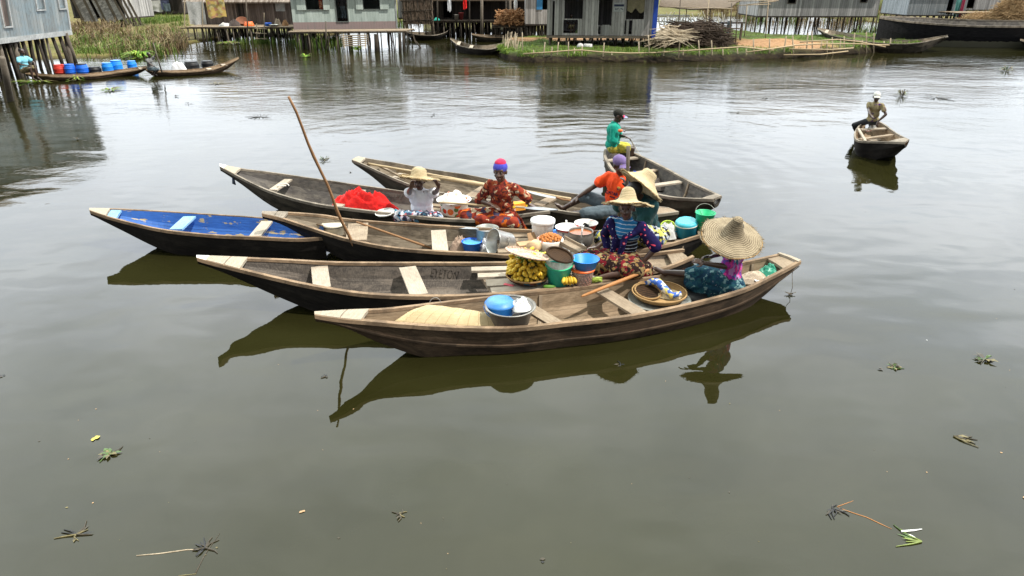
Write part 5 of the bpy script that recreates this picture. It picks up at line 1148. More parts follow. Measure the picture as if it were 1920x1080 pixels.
# ------------------------------------------------------------------ terrain
def f_soil(g):
    v = g.coord(); n = g.noise(v, .35, 6, .6); n2 = g.noise(v, 6, 5, .65); s = g.sep(g.coord('UV'))
    soil = g.ramp(n2, [(.3, (.17, .10, .05)), (.55, (.33, .19, .10)), (.75, (.42, .27, .15))])
    grass = g.ramp(g.math('ADD', g.math('MULTIPLY', n2, .5), g.math('MULTIPLY', g.noise(v, 1.1, 5, .65), .5)), [(.36, (.05, .04, .02)), (.47, (.05, .065, .016)), (.6, (.085, .14, .025))])
    mud = g.ramp(g.math('ADD', g.math('MULTIPLY', n2, .5), g.math('MULTIPLY', g.noise(v, 2.5, 5, .7), .5)), [(.38, (.006, .005, .004)), (.55, (.03, .022, .014)), (.68, (.06, .07, .02))])
    c = g.mix(s[0], soil, grass); c = g.mix(s[1], c, mud)
    g.set(col=c, rough=.95, spec=.1); g.bump(g.math('ADD', n2, g.noise(v, 30, 3)), .6, .05)
M_SOIL = mat('bank soil', f_soil)
front_px = [(936, 104), (946, 111), (962, 115), (1010, 117), (1060, 118), (1110, 117), (1160, 116), (1230, 117), (1300, 116), (1360, 115), (1410, 112), (1460, 110), (1520, 107), (1580, 103), (1630, 99), (1680, 97), (1730, 96)]
back_px = [(948, 84), (958, 80), (975, 76), (1015, 74), (1060, 72), (1110, 70), (1160, 68), (1230, 66), (1290, 60), (1340, 60), (1390, 64), (1440, 70), (1490, 73), (1535, 72), (1590, 69), (1640, 70), (1665, 76)]
FRT = [P(x, y, 0) for x, y in front_px]; BCK = [P(x, y, .1) for x, y in back_px]
def bank_pt(u, v):
    a, b = catmull(FRT, u), catmull(BCK, u); p = a.lerp(b, v); p.y += max(0, 1 - v * 3) * (.45 * noise.noise(Vector((p.x * .55, 1, 7))) + .18 * noise.noise(Vector((p.x * 2.1, 4, 7)))); nz = noise.noise(Vector((p.x * .9, p.y * .9, 2)))
    h = .36 * min(1, (v / .05)) ** .5 if v < .05 else .36 + .06 * min(1, (v - .05) * 2)
    if v > .93: h *= (1 - v) / .07
    return Vector((p.x, p.y, h * (1 + .25 * nz) - .06 * (1 - min(1, v / .02)) - .1 * (v > .995)))
mb = MB(); nu, nv = 150, 44; vs = []; uv = []; fs = []
def soilness(p):
    n = noise.noise(Vector((p.x * .35, p.y * .3, 5))) ; return n
SO = P(1465, 83, .35); SO2 = P(980, 78, .3); SO3 = P(1130, 75, .35)
def grassy(p):
    d1 = math.hypot((p.x - SO.x) / 2.9, (p.y - SO.y) / 3.3); d2 = math.hypot((p.x - SO2.x) / 1.2, (p.y - SO2.y) / 1.6); d3 = math.hypot((p.x - SO3.x) / 3.5, (p.y - SO3.y) / 1.6)
    return max(0, min(1, (min(d1, d2, d3) + .25 * noise.noise(Vector((p.x * .8, p.y * .5, 1))) - .85) * 4))
for i in range(nu + 1):
    for j in range(nv + 1):
        v = (j / nv) ** 1.6; p = bank_pt(i / nu, v); p.z += .02 * noise.noise(p * 3); vs.append(p); uv.append((grassy(p), min(1, max(0, 1.25 - v / .075)) if v < .1 else 0))
for i in range(nu):
    for j in range(nv): a = i * (nv + 1) + j; fs.append((a, a + 1, a + nv + 2, a + nv + 1))
mb.add(vs, fs, 0, uv); tag(mb.build('grassy_bank', M_SOIL, None, True, False), 'low grassy bank with bare orange soil by the shop shack', kind='structure')
# far land beyond the stilt village
mb = MB(); vs = []; uv = []; fs = []; xs = [-95 + i * 1.6 for i in range(130)]; ys = [0, .6, 1.5, 3, 6, 12, 25, 60, 200, 900]
def shore_y(x):
    # nearest edge of the far land for a lateral position at 60 m
    base = 71
    if x < -21: base = 36
    elif x < -20: base = 36 + (x + 21) * 16
    elif x < -13: base = 52
    elif x < -11: base = 52 + (x + 13) * 9.5
    elif -7.2 < x < 3: base = 57
    elif x > 34: base = 66
    elif x > 10: base = 80
    return base + 2.5 * noise.noise(Vector((x * .16, 3, 0))) + .8 * noise.noise(Vector((x * .6, 1, 0)))
for x in xs:
    for k, dy in enumerate(ys):
        y = shore_y(x) + dy; xx = x * (1 + dy / 90); z = (-.05 if k == 0 else .12 + .06 * noise.noise(Vector((xx * .3, y * .3, 0)))) if dy < 100 else .3
        vs.append((xx, y, z)); uv.append((.75 + .25 * noise.noise(Vector((xx * .2, y * .2, 9))), 1 if k == 0 else 0))
n = len(ys)
for i in range(len(xs) - 1):
    for k in range(n - 1): a = i * n + k; fs.append((a, a + 1, a + n + 1, a + n))
mb.add(vs, fs, 0, uv); tag(mb.build('marsh_land', M_SOIL, None, True, False), 'flat green marsh land behind the stilt houses', kind='structure')
# ------------------------------------------------------------------ grass and reeds
def gmat(name, a, b, c):
    def f(g):
        n = nd(g.nt, 'ShaderNodeNewGeometry').outputs['Random Per Island']
        g.set(col=g.ramp(n, [(0, a), (.5, b), (1, c)]), rough=.7, spec=.2)
    return mat(name, f)
M_GRASS = gmat('bank grass', (.05, .10, .012), (.11, .21, .022), (.22, .26, .05)); M_REED = gmat('dry reeds', (.045, .03, .018), (.15, .10, .05), (.34, .26, .15)); M_REEDG = gmat('green reeds', (.04, .09, .012), (.11, .19, .03), (.21, .25, .07))
M_HYA = gmat('hyacinth leaves', (.06, .15, .012), (.14, .27, .025), (.30, .36, .06))
rnd = random.Random(11)
def tufts(mb, p, n, h, w, spread, lean=.35, droop=0.0):
    for _ in range(n):
        a = rnd.uniform(0, 6.283); r = spread * math.sqrt(rnd.random()); b = p + V3(math.cos(a) * r, math.sin(a) * r, -.02); hh = h * rnd.uniform(.5, 1.15); q = rnd.uniform(0, 6.283); l = lean * rnd.random() * hh
        side = V3(math.cos(q + 1.57), math.sin(q + 1.57) * .4, 0) * w * rnd.uniform(.6, 1.3); m = b + V3(math.cos(q) * l * .35, math.sin(q) * l * .35, hh * .6); t = b + V3(math.cos(q) * l * 1.2, math.sin(q) * l * 1.2, hh * (1 - droop * rnd.random()))
        mb.add([b - side, b + side, m + side * .8, m - side * .8, t], [(0, 1, 2, 3), (3, 2, 4)])
mb = MB()
for _ in range(4200):
    u, v = rnd.random(), rnd.random() ** 1.5; p = bank_pt(u, .06 + .91 * v)
    if rnd.random() > grassy(p) * (1.0 if u < .45 or v < .12 or u > .72 else .35): continue
    
    cl = noise.noise(Vector((p.x * 1.1, p.y * 1.1, 8)))
    if cl < .0 and rnd.random() < .8: continue
    tufts(mb, p, 3, (.11 if v > .1 else .2) * (1 + .8 * cl), .011, .13, .9)
for _ in range(1800):
    u = rnd.random(); p = bank_pt(u, rnd.uniform(.022, .075))
    if noise.noise(Vector((p.x * .8, 3, 4))) < .05: continue
    tufts(mb, p, 3, .22, .012, .12, 1.4, 1.2)
tag(mb.build('bank_grass', M_GRASS, None, False, False), 'short bright green grass growing over the low bank', 'grass', kind='stuff')
mb = MB(); mg = MB()
def reed_patch(px0, px1, py0, py1, n, h, target, k=5, lean=.5):
    for _ in range(n):
        x, y = rnd.uniform(px0, px1), rnd.uniform(py0, py1); p = P(x, y, 0.02)
        if noise.noise(Vector((p.x * .35, p.y * .25, 4))) < -.12: continue
        tufts(target, p, k, h * rnd.uniform(.6, 1.2), .02, .35, lean, .35)
reed_patch(125, 345, 76, 104, 330, .75, mb, 6, 1.5); reed_patch(125, 345, 62, 104, 620, .7, mg, 6, .9); reed_patch(225, 350, 36, 52, 420, .7, mg, 6, .4); reed_patch(130, 240, 50, 76, 300, .95, mb, 6, 1.3); reed_patch(220, 345, 58, 84, 300, .8, mb, 6, 1.6); reed_patch(300, 345, 76, 92, 120, .9, mb, 6, 1.2); reed_patch(130, 230, 84, 108, 120, .5, mg, 5, .9)
reed_patch(1310, 1430, 17, 33, 260, 1.6, mb, 6); reed_patch(1310, 1430, 8, 20, 220, 1.6, mg, 6); reed_patch(1640, 1705, 18, 40, 160, 1.4, mb); reed_patch(1640, 1705, 4, 26, 200, 1.6, mg); reed_patch(1600, 1680, 55, 74, 120, .7, mg); reed_patch(1400, 1640, 38, 52, 240, 1.1, mb); reed_patch(1400, 1660, 30, 44, 240, 1.1, mg)
reed_patch(390, 560, 76, 80, 120, .45, mg, 4); reed_patch(560, 640, 76, 88, 160, .7, mg, 5); reed_patch(740, 760, 25, 50, 60, 1., mg)
tag(mb.build('dry_reeds', M_REED, None, False, False), 'tangled dry brown reeds along the far marsh edge', 'reeds', kind='stuff'); tag(mg.build('green_reeds', M_REEDG, None, False, False), 'green reeds and weeds along the far marsh edge', 'reeds', kind='stuff')
# dry reed fringe heaps
def grass_heap(name, label, c, rx, ry, h, n, m, L=.5, cat='heap'):
    mb = MB()
    for _ in range(n):
        a = rnd.uniform(0, 6.283); r = math.sqrt(rnd.random()); p = Vector(c) + V3(math.cos(a) * rx * r, math.sin(a) * ry * r, h * (1 - r * r) * rnd.uniform(.75, 1.05)); d = V3(rnd.uniform(-1, 1), rnd.uniform(-.6, .4), rnd.uniform(-.45, .35)).normalized() * L * rnd.uniform(.5, 1.2)
        mb.tube([p - d * .5, p + V3(0, 0, .05), p + d * .5], [.012, .014, .006], 3)
    core = MB(); core.ball(Vector(c) + V3(0, 0, h * .3), (rx * .68, ry * .68, h * .42), 16, 8)
    mb.add(core.v, core.f); return tag(mb.build(name, m, None), label, cat, kind='stuff')
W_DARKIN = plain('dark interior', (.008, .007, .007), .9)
M_BRUSH = wood('brushwood bark', (.02, .014, .010), (.06, .042, .032), (.15, .11, .08), 'Object', (8, 8, 8)); M_STRAWHEAP = wood('dry straw', (.16, .10, .05), (.34, .23, .12), (.52, .38, .22), 'Object', (8, 8, 8))
def brush(c, L, W, h, n, base_dir, m, target, spread=.35):
    for _ in range(n):
        x = rnd.uniform(-L, L); r = rnd.random(); z = h * (1 - (x / L) ** 2) * r + .03; p = Vector(c) + Vector((base_dir[1] * -1, base_dir[0], 0)) * x + V3(rnd.uniform(-.2, .2), rnd.uniform(-W, W) * .3, z)
        d = (V3(base_dir[0], base_dir[1], rnd.uniform(-.25, .12)) + V3(rnd.uniform(-spread, spread), rnd.uniform(-spread, spread), 0)).normalized() * W * rnd.uniform(.6, 1.1)
        target.tube([p - d, p + V3(rnd.uniform(-.06, .06), rnd.uniform(-.06, .06), .04), p + d * .95], [rnd.uniform(.016, .035), .024, .008], 4)
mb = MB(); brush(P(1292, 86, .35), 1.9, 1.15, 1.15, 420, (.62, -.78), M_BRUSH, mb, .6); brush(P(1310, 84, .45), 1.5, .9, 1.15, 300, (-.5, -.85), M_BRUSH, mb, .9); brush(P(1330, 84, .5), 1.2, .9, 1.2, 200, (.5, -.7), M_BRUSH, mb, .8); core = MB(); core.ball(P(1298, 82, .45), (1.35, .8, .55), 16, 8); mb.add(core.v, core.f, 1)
brush(P(1345, 88, .32), 1.4, 1.0, .6, 150, (.95, -.3), M_BRUSH, mb)
tag(mb.build('brushwood', [M_BRUSH, W_DARKIN], None), 'big dark heap of cut brushwood on the bank beside the shop shack', 'brushwood', kind='stuff')
mb = MB(); brush(P(1246, 83, .55), .55, 1.15, .95, 95, (-.72, -.62), W_STICK, mb, .5); brush(P(1268, 74, 1.05), .6, 1.0, .4, 40, (.8, -.5), W_STICK, mb, .5)
tag(mb.build('pale_sticks', W_STICK, None), 'sheaf of pale sticks leaning on the brushwood heap by the blue corner post', 'sticks', kind='stuff')
# ------------------------------------------------------------------ building kit
def wall_mesh(mb, A, B, z0, z1, th=.06, holes=(), lean=(0, 0), mi=0, wave=0.0):
    """A,B world xy ends; holes (u0,u1,v0,v1) in metres along/up"""
    A = Vector((A[0], A[1], 0)); B = Vector((B[0], B[1], 0)); d = B - A; L = d.length; d.normalize(); nrm = Vector((d.y, -d.x, 0)); H = z1 - z0
    us = sorted({0, L, *[min(max(h[i], 0), L) for h in holes for i in (0, 1)]}); vs_ = sorted({0, H, *[min(max(h[i], 0), H) for h in holes for i in (2, 3)]})
    def open_(i, j):
        if i < 0 or j < 0 or i >= len(us) - 1 or j >= len(vs_) - 1: return True
        uc, vc = (us[i] + us[i + 1]) / 2, (vs_[j] + vs_[j + 1]) / 2
        return any(h[0] < uc < h[1] and h[2] < vc < h[3] for h in holes)
    def pt(u, v, k): return A + d * u + nrm * (th / 2 * k) + Vector((lean[0] * v, lean[1] * v, z0 + v))
    for i in range(len(us) - 1):
        for j in range(len(vs_) - 1):
            if open_(i, j): continue
            u0, u1, v0, v1 = us[i], us[i + 1], vs_[j], vs_[j + 1]; c = [(u0, v0), (u1, v0), (u1, v1), (u0, v1)]
            for k in (1, -1): mb.add([pt(u, v, k) for u, v in c], [(0, 1, 2, 3) if k > 0 else (3, 2, 1, 0)], mi, c)
            for (di, dj, e) in ((-1, 0, (c[3], c[0])), (1, 0, (c[1], c[2])), (0, -1, (c[0], c[1])), (0, 1, (c[2], c[3]))):
                if open_(i + di, j + dj): (a, b_) = e; mb.add([pt(*a, 1), pt(*a, -1), pt(*b_, -1), pt(*b_, 1)], [(0, 1, 2, 3)], mi, [a, a, b_, b_])
class House:
    def __init__(s, name, label, A, B, z0, h, depth, wallm, cat='house', group=None, th=.06, holes=(), front=True):
        s.A, s.B = Vector((A[0], A[1], 0)), Vector((B[0], B[1], 0)); s.d = (s.B - s.A).normalized(); s.L = (s.B - s.A).length; s.n = Vector((s.d.y, -s.d.x, 0)); s.z0, s.h, s.dep, s.th = z0, h, depth, th
        s.root = thing(name, label, cat, ((s.A + s.B) / 2).to_tuple()[:2] + (0,), group)
        if front: mb = MB(); wall_mesh(mb, s.A, s.B, z0, z0 + h, th, holes); mb.build('front_wall', wallm, s.root, False, False)
        mb = MB(); bk = -s.n * depth; e = s.d * (th / 2 + .002)
        wall_mesh(mb, s.A + bk, s.B + bk, z0, z0 + h, th); wall_mesh(mb, s.A + e - s.n * (th / 2), s.A + e + bk + s.n * (th / 2), z0, z0 + h, th); wall_mesh(mb, s.B - e - s.n * (th / 2), s.B - e + bk + s.n * (th / 2), z0, z0 + h, th); mb.build('wall', wallm, s.root, False, False)
        mb = MB(); M = Matrix((s.d, -s.n, Vector((0, 0, 1)))).transposed(); mb.box((s.A + s.B) / 2 + bk / 2 + V3(0, 0, z0 - .05), (s.L - .02, depth + .1, .09), M); mb.build('floor', W_STILT, s.root)
    def pt(s, u, z, out=0): return s.A + s.d * u + s.n * out + V3(0, 0, z)
    def roof(s, m, rise=1.1, over=.45, th=.08, along=True):
        mb = MB(); z = s.z0 + s.h + .003
        o = s.n * over; e = s.d * over; f0, f1 = s.A - e + o, s.B + e + o; b0, b1 = s.A - e - s.n * s.dep - o, s.B + e - s.n * s.dep - o; r0, r1 = (f0 + b0) / 2, (f1 + b1) / 2
        dz = V3(0, 0, z - over * rise / (s.dep / 2)); rz = V3(0, 0, z + rise); t = V3(0, 0, th); Lx = (f1 - f0).length; Ly = (r0 - f0).length
        for p0, p1 in ((f0, f1), (b0, b1)):
            q = [p0 + dz, p1 + dz, r1 + rz, r0 + rz]; mb.add(q + [x + t for x in q], [(0, 1, 2, 3), (7, 6, 5, 4), (0, 4, 5, 1), (1, 5, 6, 2), (0, 3, 7, 4)], 0, [(0, 0), (Lx, 0), (Lx, Ly), (0, Ly)] * 2)
        mb.build('roof', m, s.root, False, False)
        mb = MB()
        for a, b in ((s.A, s.A - s.n * s.dep), (s.B, s.B - s.n * s.dep)):
            q = [a + V3(0, 0, z - .02), b + V3(0, 0, z - .02), (a + b) / 2 + V3(0, 0, z + rise - .05)]; off = s.d * .03; mb.add([x - off for x in q] + [x + off for x in q], [(0, 1, 2), (5, 4, 3), (0, 3, 4, 1), (1, 4, 5, 2), (2, 5, 3, 0)])
        mb.build('gable', W_STILT_L, s.root)
    def box(s, name, m, u0, u1, z0, z1, out0, out1, parent=None):
        mb = MB(); c = s.pt((u0 + u1) / 2, (z0 + z1) / 2, (out0 + out1) / 2); M = Matrix((s.d, -s.n, Vector((0, 0, 1)))).transposed(); mb.box(c, (u1 - u0, abs(out1 - out0), z1 - z0), M)
        hw, hh = (u1 - u0), (z1 - z0); mb.uv = [((v - s.A).dot(s.d), v.z) for v in mb.v]
        return mb.build(name, m, parent or s.root)
    def stilts(s, us, rows, zb=-.5, r=.06, m=None, jit=.08):
        for o in rows:
            for u in us:
                p = s.pt(u + rnd.uniform(-jit, jit), s.z0 - .095, -o); q = p + V3(rnd.uniform(-.14, .14), rnd.uniform(-.12, .12), 0); q.z = zb; mb = MB(); k = rnd.uniform(.7, 1.3)
                mb.tube([q, q.lerp(p, .5) + V3(rnd.uniform(-.03, .03), 0, 0), p], [r * k, r * k * .95, r * k * .9], 7); mb.build('stilt', m or (W_STILT if rnd.random() < .7 else W_STILT_L), s.root, True)
    def frame(s, u0, u1, z0, z1, m, w=.06, d=.05, name='window_frame'):
        mb = MB(); M = Matrix((s.d, -s.n, Vector((0, 0, 1)))).transposed(); o = s.th / 2 + d / 2
        for a, b, c, e in ((u0 - w, u1 + w, z0 - w, z0), (u0 - w, u1 + w, z1, z1 + w), (u0 - w, u0, z0, z1), (u1, u1 + w, z0, z1)): mb.box(s.pt((a + b) / 2, (c + e) / 2, o), (b - a, d, e - c), M)
        return mb.build(name, m, s.root)
def xyz_u(H, px, py):
    """metres along the house front where a picture ray meets the front plane"""
    d = ray(px, py); t = ((H.A - EYE).dot(H.n)) / d.dot(H.n); q = EYE + d * t; return (q - H.A).dot(H.d), q.z
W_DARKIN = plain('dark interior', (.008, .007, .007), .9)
# 1 left blue grey house
A0 = P(0, 77, 1.52); B0 = P(131, 61, 1.52); dv = (B0 - A0).normalized(); A1 = B0 - dv * 9.5; PR = type('o', (), {})
Hh = House.__new__(House); Hh.A, Hh.d = Vector((A1.x, A1.y, 0)), Vector((dv.x, dv.y, 0)).normalized(); Hh.n = Vector((Hh.d.y, -Hh.d.x, 0))
def uz(px, py): return xyz_u(Hh, px, py)
hs = []
for (xa, ya, xb, yb, top) in ((63, 0, 77, 18, 2.0), (105, 0, 116, 16, 2.0), (3, 0, 17, 50, 2.6)):
    u0, z0_ = uz(xa, yb); u1, _ = uz(xb, yb); hs.append((u0, u1, z0_ - 1.52, z0_ - 1.52 + (1.0 if top < 2.3 else 1.5)))
H1 = House('stilt_house', 'tall blue grey plank house on dark stilts with white framed windows', A1, B0, 1.52, 2.5, 5, B_LEFT, holes=hs)
for k, h in enumerate(hs):
    fr = H1.frame(h[0], h[1], 1.52 + h[2], 1.52 + h[3], M_TRIM)
    H1.box('shutter', B_LEFT if k < 2 else B_BROWN, h[0] + .02, h[1] - .02, 1.54 + h[2], 1.5 + h[3], -.05, .0)
H1.box('base_board', M_TRIM, -.05, H1.L + .05, 1.42, 1.62, .034, .07); H1.box('corner_board', M_TRIM, H1.L - .05, H1.L + .05, 1.63, 4.0, .034, .06)
H1.roof(B_ROOF, 1.2, .35)
for ch in H1.root.children_recursive:
    for v in ch.data.vertices:
        if v.co.z > 1.3: v.co.x += .10 * (v.co.z - 1.42)
H1.stilts([.3 + i * .5 for i in range(19)], (.1, 1.2, 2.4, 3.6), r=.075)
mb = MB(); mb.tube([P(22, 200, -.2), P(4, 108, 1.5)], [.11, .09], 8); mb.build('stilt', W_STILT_L, H1.root, True, label='pale outer stilt standing forward of the others'); mb = MB(); mb.tube([P(147, 133, -.2), PY(123, 62, P(142, 126, 0).y - .3)], [.10, .085], 8); mb.build('stilt', W_STILT_L, H1.root, True)
# 2 leaning shack
Y2 = 61.0; a = PY(138, 32, Y2); b = PY(236, 38, Y2 - 1)
H2 = House('leaning_shack', 'small leaning grey plank shack with a rusty brown roof in the reeds', a, b, a.z, 2.0, 3.5, B_GREY2, cat='shack', front=False)
mb = MB(); Ls = (b - a).length
for i in range(15):
    u = .9 + i * (Ls - .9) / 15
    if i == 6: continue
    p = H2.pt(u, a.z - .15 + rnd.uniform(-.2, .1), .04); q = H2.pt(u - .75 + rnd.uniform(-.06, .06), a.z + 1.95, .04); pm = MB(); pm.beam(p, q, (Ls - .9) / 15 - .012, .03, up=H2.n); pm.build('leaning_plank', B_GREY2 if i % 4 else W_STILT_L, H2.root)
for i in range(4): pm = MB(); pm.beam(H2.pt(Ls + .15 + i * .42, a.z - .5, .1), H2.pt(Ls - .8 + i * .42, a.z + 1.9, .1), .2, .03, up=H2.n); pm.build('leaning_plank', W_STILT_L, H2.root)
H2.roof(B_ROOF, .7, .3); H2.stilts([.5, 1.5, 2.5, 3.5, 4.3], (.2, 2.5), r=.06)
# 3 far dark house with washing
Y3 = 82.0; a = PY(258, 24, Y3); b = PY(345, 24, Y3)
H3 = House('stilt_house', 'distant dark house behind the reeds with washing hung along its front', a, b, a.z, 2.4, 5, B_DARK); H3.roof(M_THATCH, 1.2, .5); H3.stilts([.4 + i * .8 for i in range(8)], (.1, 2), r=.07)
def hanging(label, p0, p1, drop, m, seed=0, cat='cloth', name='hanging_cloth', n=10, group=None, sag=.05, uneven=.15):
    p0, p1 = Vector(p0), Vector(p1); mb = MB(); vs = []; fs = []; nv = 8; d = (p1 - p0); nn = Vector((d.y, -d.x, 0)).normalized()
    for k in (0, 1):
        for i in range(n + 1):
            u = i / n
            for j in range(nv + 1):
                v = j / nv; vs.append(p0 + d * u + V3(0, 0, -sag * math.sin(math.pi * u) - drop * v * (1 + uneven * noise.noise(Vector((u * 3, seed, 0))))) + nn * (.06 * v * math.sin(u * 11 + seed) + .05 * noise.noise(Vector((u * 4, v * 3, seed))) + .006 * k))
    o = (n + 1) * (nv + 1); w_ = nv + 1
    for k in (0, 1):
        for i in range(n):
            for j in range(nv): a_ = k * o + i * w_ + j; f = (a_, a_ + 1, a_ + w_ + 1, a_ + w_); fs.append(f if k else f[::-1])
    mb.add(vs, fs); return tag(mb.build(name, m, None, True), label, cat, group)
hanging('pale grey sheet hung on the front of the distant dark house', PY(272, 0, 81.5), PY(302, 0, 81.5), 1.15, M_GREY_CLOTH, 1); hanging('navy cloth hung beside the pale sheets on the distant house', PY(300, 0, 81.4), PY(316, 0, 81.4), 1.0, cloth('navy washing', (.07, .08, .14)), 2); hanging('faded blue jeans hung at the end of the distant washing line', PY(305, 6, 81.2), PY(318, 6, 81.2), .8, M_JEANS, 4)
# 4 brown house with a platform
Y4 = 50.0; a = PY(372, 48, Y4); b = PY(553, 48, Y4)
H4 = House('stilt_house', 'dark brown plank house behind a cluttered stilt platform', a, b, a.z, 1.75, 4.5, B_BROWN, holes=[(xyz_u(type('q', (), dict(A=Vector((a.x, a.y, 0)), d=Vector((1, 0, 0)), n=Vector((0, -1, 0)))), 443, 20)[0], xyz_u(type('q', (), dict(A=Vector((a.x, a.y, 0)), d=Vector((1, 0, 0)), n=Vector((0, -1, 0)))), 458, 20)[0], .55, 1.6)])
u0, _ = xyz_u(H4, 443, 20); u1, _ = xyz_u(H4, 458, 20); H4.box('door', B_DARK, u0 + .01, u1 - .01, H4.z0 + .56, H4.z0 + 1.59, -.04, .0)
u0, z0_ = xyz_u(H4, 518, 21); u1, z1_ = xyz_u(H4, 533, 3); H4.box('shutter', M_TRIM, u0, u1, z0_, z1_, .034, .07)
H4.roof(B_ROOF, 1.3, .55); H4.stilts([.2 + i * .36 for i in range(17)], (.2, 1.6, 3.2), r=.06)
def platform(name, label, pxl, pxr, py, Yf, dep, n, zdrop=.0, sr=.045, m=W_PLANK_D, zb=-.5, tilt=0, gap=.02, nrow=2, group=None, pale=.4):
    a, b = PY(pxl, py, Yf), PY(pxr, py + tilt, Yf); t = thing(name, label, 'platform', ((a.x + b.x) / 2, Yf, 0), group); rows = max(3, int(dep / .22))
    for i in range(rows):
        y = Yf + (i + .5) * dep / rows; mb = MB(); z = a.z + rnd.uniform(-.01, .01); mb.beam((a.x + rnd.uniform(-.25, .15), y, z), (b.x + rnd.uniform(-.15, .25), y, b.z + rnd.uniform(-.01, .01)), dep / rows - gap, .04); mb.build('plank', m, t)
    for k in range(nrow):
        y = Yf + .1 + k * (dep - .2) / max(nrow - 1, 1); mb = MB(); mb.tube([(a.x - .2, y, a.z - .065), ((a.x + b.x) / 2, y, (a.z + b.z) / 2 - .07), (b.x + .2, y, b.z - .065)], .04, 6); mb.build('bearer', W_STILT_L, t, True)
        for i in range(n):
            u = (i + rnd.uniform(.15, .85)) / n; x = a.x + (b.x - a.x) * u; zt = a.z + (b.z - a.z) * u - .03; mb = MB(); q = V3(x + rnd.uniform(-.12, .12), y + rnd.uniform(-.15, .15), zb); k_ = rnd.uniform(.6, 1.25) * sr
            mb.tube([q, q.lerp(V3(x, y, zt), .5) + V3(rnd.uniform(-.03, .03), 0, 0), (x, y, zt)], [k_, k_, k_ * .85], 6); mb.build('stilt', W_STILT_L if rnd.random() < pale else W_STILT, t, True)
    return t
platform('platform', 'long rickety plank platform with clutter before the brown house', 344, 552, 51, 47.2, 2.4, 17, nrow=3, sr=.05)
def drum(name, label, cat, base, r, h, m, bulge=.05, group=None, lidm=None, axis=(0, 0, 1), ratio=.85):
    t = thing(name, label, cat, base, group); M = TR(base, axis); mb = MB(); mb.lathe([(.001, 0), (r * ratio, 0), (r * (ratio + .07), h * .1), (r * (1 + bulge), h * .3), (r * (1 + bulge), h * .62), (r * .97, h * .85), (r * .88, h * .93), (r * .88, h * .97)], 22, M); mb.build('body', m, t, True)
    mb = MB(); mb.lathe([(r * .9, h * .95), (r * .92, h * .97), (r * .92, h * 1.02), (r * .86, h * 1.025), (.001, h * 1.0)], 22, M); mb.build('lid', lidm or m, t, True)
    for z in (.3, .62): mb = MB(); mb.lathe([(r * (1 + bulge) - .004, h * z - .025), (r * (1 + bulge) + .014, h * z), (r * (1 + bulge) - .004, h * z + .025)], 22, M); mb.build('hoop', m, t, True)
    return t
Zp = PY(450, 51, 47.2).z + .024
def on_plat(px, Y=48.0): q = PY(px, 47, Y); return V3(q.x, Y, Zp)
vessel('basin', 'bright orange basin standing upside down on the cluttered platform', 'basin', on_plat(467), [(.34, 0), (.33, .05), (.25, .26), (.23, .28), (.001, .28)], M_ORANGE_PL, n=20); vessel('basin', 'brown clay basin stacked behind the orange one', 'basin', on_plat(455, 48.5) + V3(0, 0, .12), [(.2, 0), (.36, .24), (.38, .26)], plain('clay', (.22, .09, .05), .8), axis=(.2, -.5, .8), n=20); vessel('basin', 'blue basin on the cluttered platform', 'basin', on_plat(503), [(.2, 0), (.25, .18), (.26, .19)], M_BLUE_PL, n=20); vessel('basin', 'small metal basin beside the blue basin', 'basin', on_plat(513, 47.7), [(.2, 0), (.3, .10), (.31, .11)], M_ALU, n=20)
heap('sack', 'pale full sack on the far end of the platform', 'sack', on_plat(521, 48.3), .22, .2, .42, M_SACK, 2); heap('sack', 'brown bundle at the far end of the platform', 'sack', on_plat(535, 48.2), .24, .2, .34, plain('tan bundle', (.36, .20, .10), .9), 5); heap('cloth', 'grey cloth bundle spread on the left of the platform', 'cloth', on_plat(422), .45, .3, .18, M_GREY_CLOTH, 3, rough=.6); heap('cloth', 'dark cloth bundle beside the clay basin', 'cloth', on_plat(440), .42, .3, .34, cloth('dark bundle', (.08, .065, .06)), 7, rough=.6)
mb = MB()
for x in (482, 496): mb.tube([PY(x, 75, 46.9), PY(x - 1, 44 if x < 490 else 24, 46.9)], .03, 6)
for y in (53, 62, 72): mb.tube([PY(478, y, 46.85), PY(500, y + 1, 46.85)], .025, 6)
tag(mb.build('ladder', W_STICK, None), 'small pale pole ladder standing at the edge of the cluttered platform', 'ladder')
mb = MB(); mb.tube([PY(466, 76, 46.8), PY(462, 0, 46.8) + V3(0, 0, .3)], [.045, .035], 7); tag(mb.build('pole', W_STILT_L, None, True), 'tall thin pole rising through the cluttered platform', 'pole')
hanging('big off-white sheet hung at the end of the cluttered platform', PY(349, 2, 47.4), PY(381, 2, 47.4), 1.38, M_GREY_CLOTH, 3, uneven=.06); hanging('yellow and orange cloth hung beside the off-white sheet', PY(384, -6, 47.6), PY(419, -6, 47.6), 1.2, cprint('yellow cloth', [(0, (.58, .42, .14)), (.5, (.48, .26, .16)), (.75, (.62, .52, .25))], 6), 5)
mb = MB(); mb.tube([PY(380, 50, 47.4), PY(379, -8, 47.4)], .035, 6); mb.tube([PY(346, 50, 47.4), PY(346, -8, 47.4)], .035, 6); mb.tube([PY(344, -1, 47.4), PY(421, -6, 47.5)], .02, 6); tag(mb.build('drying_rack', W_STICK, None), 'pole rack from which the off-white sheet hangs', 'rack')
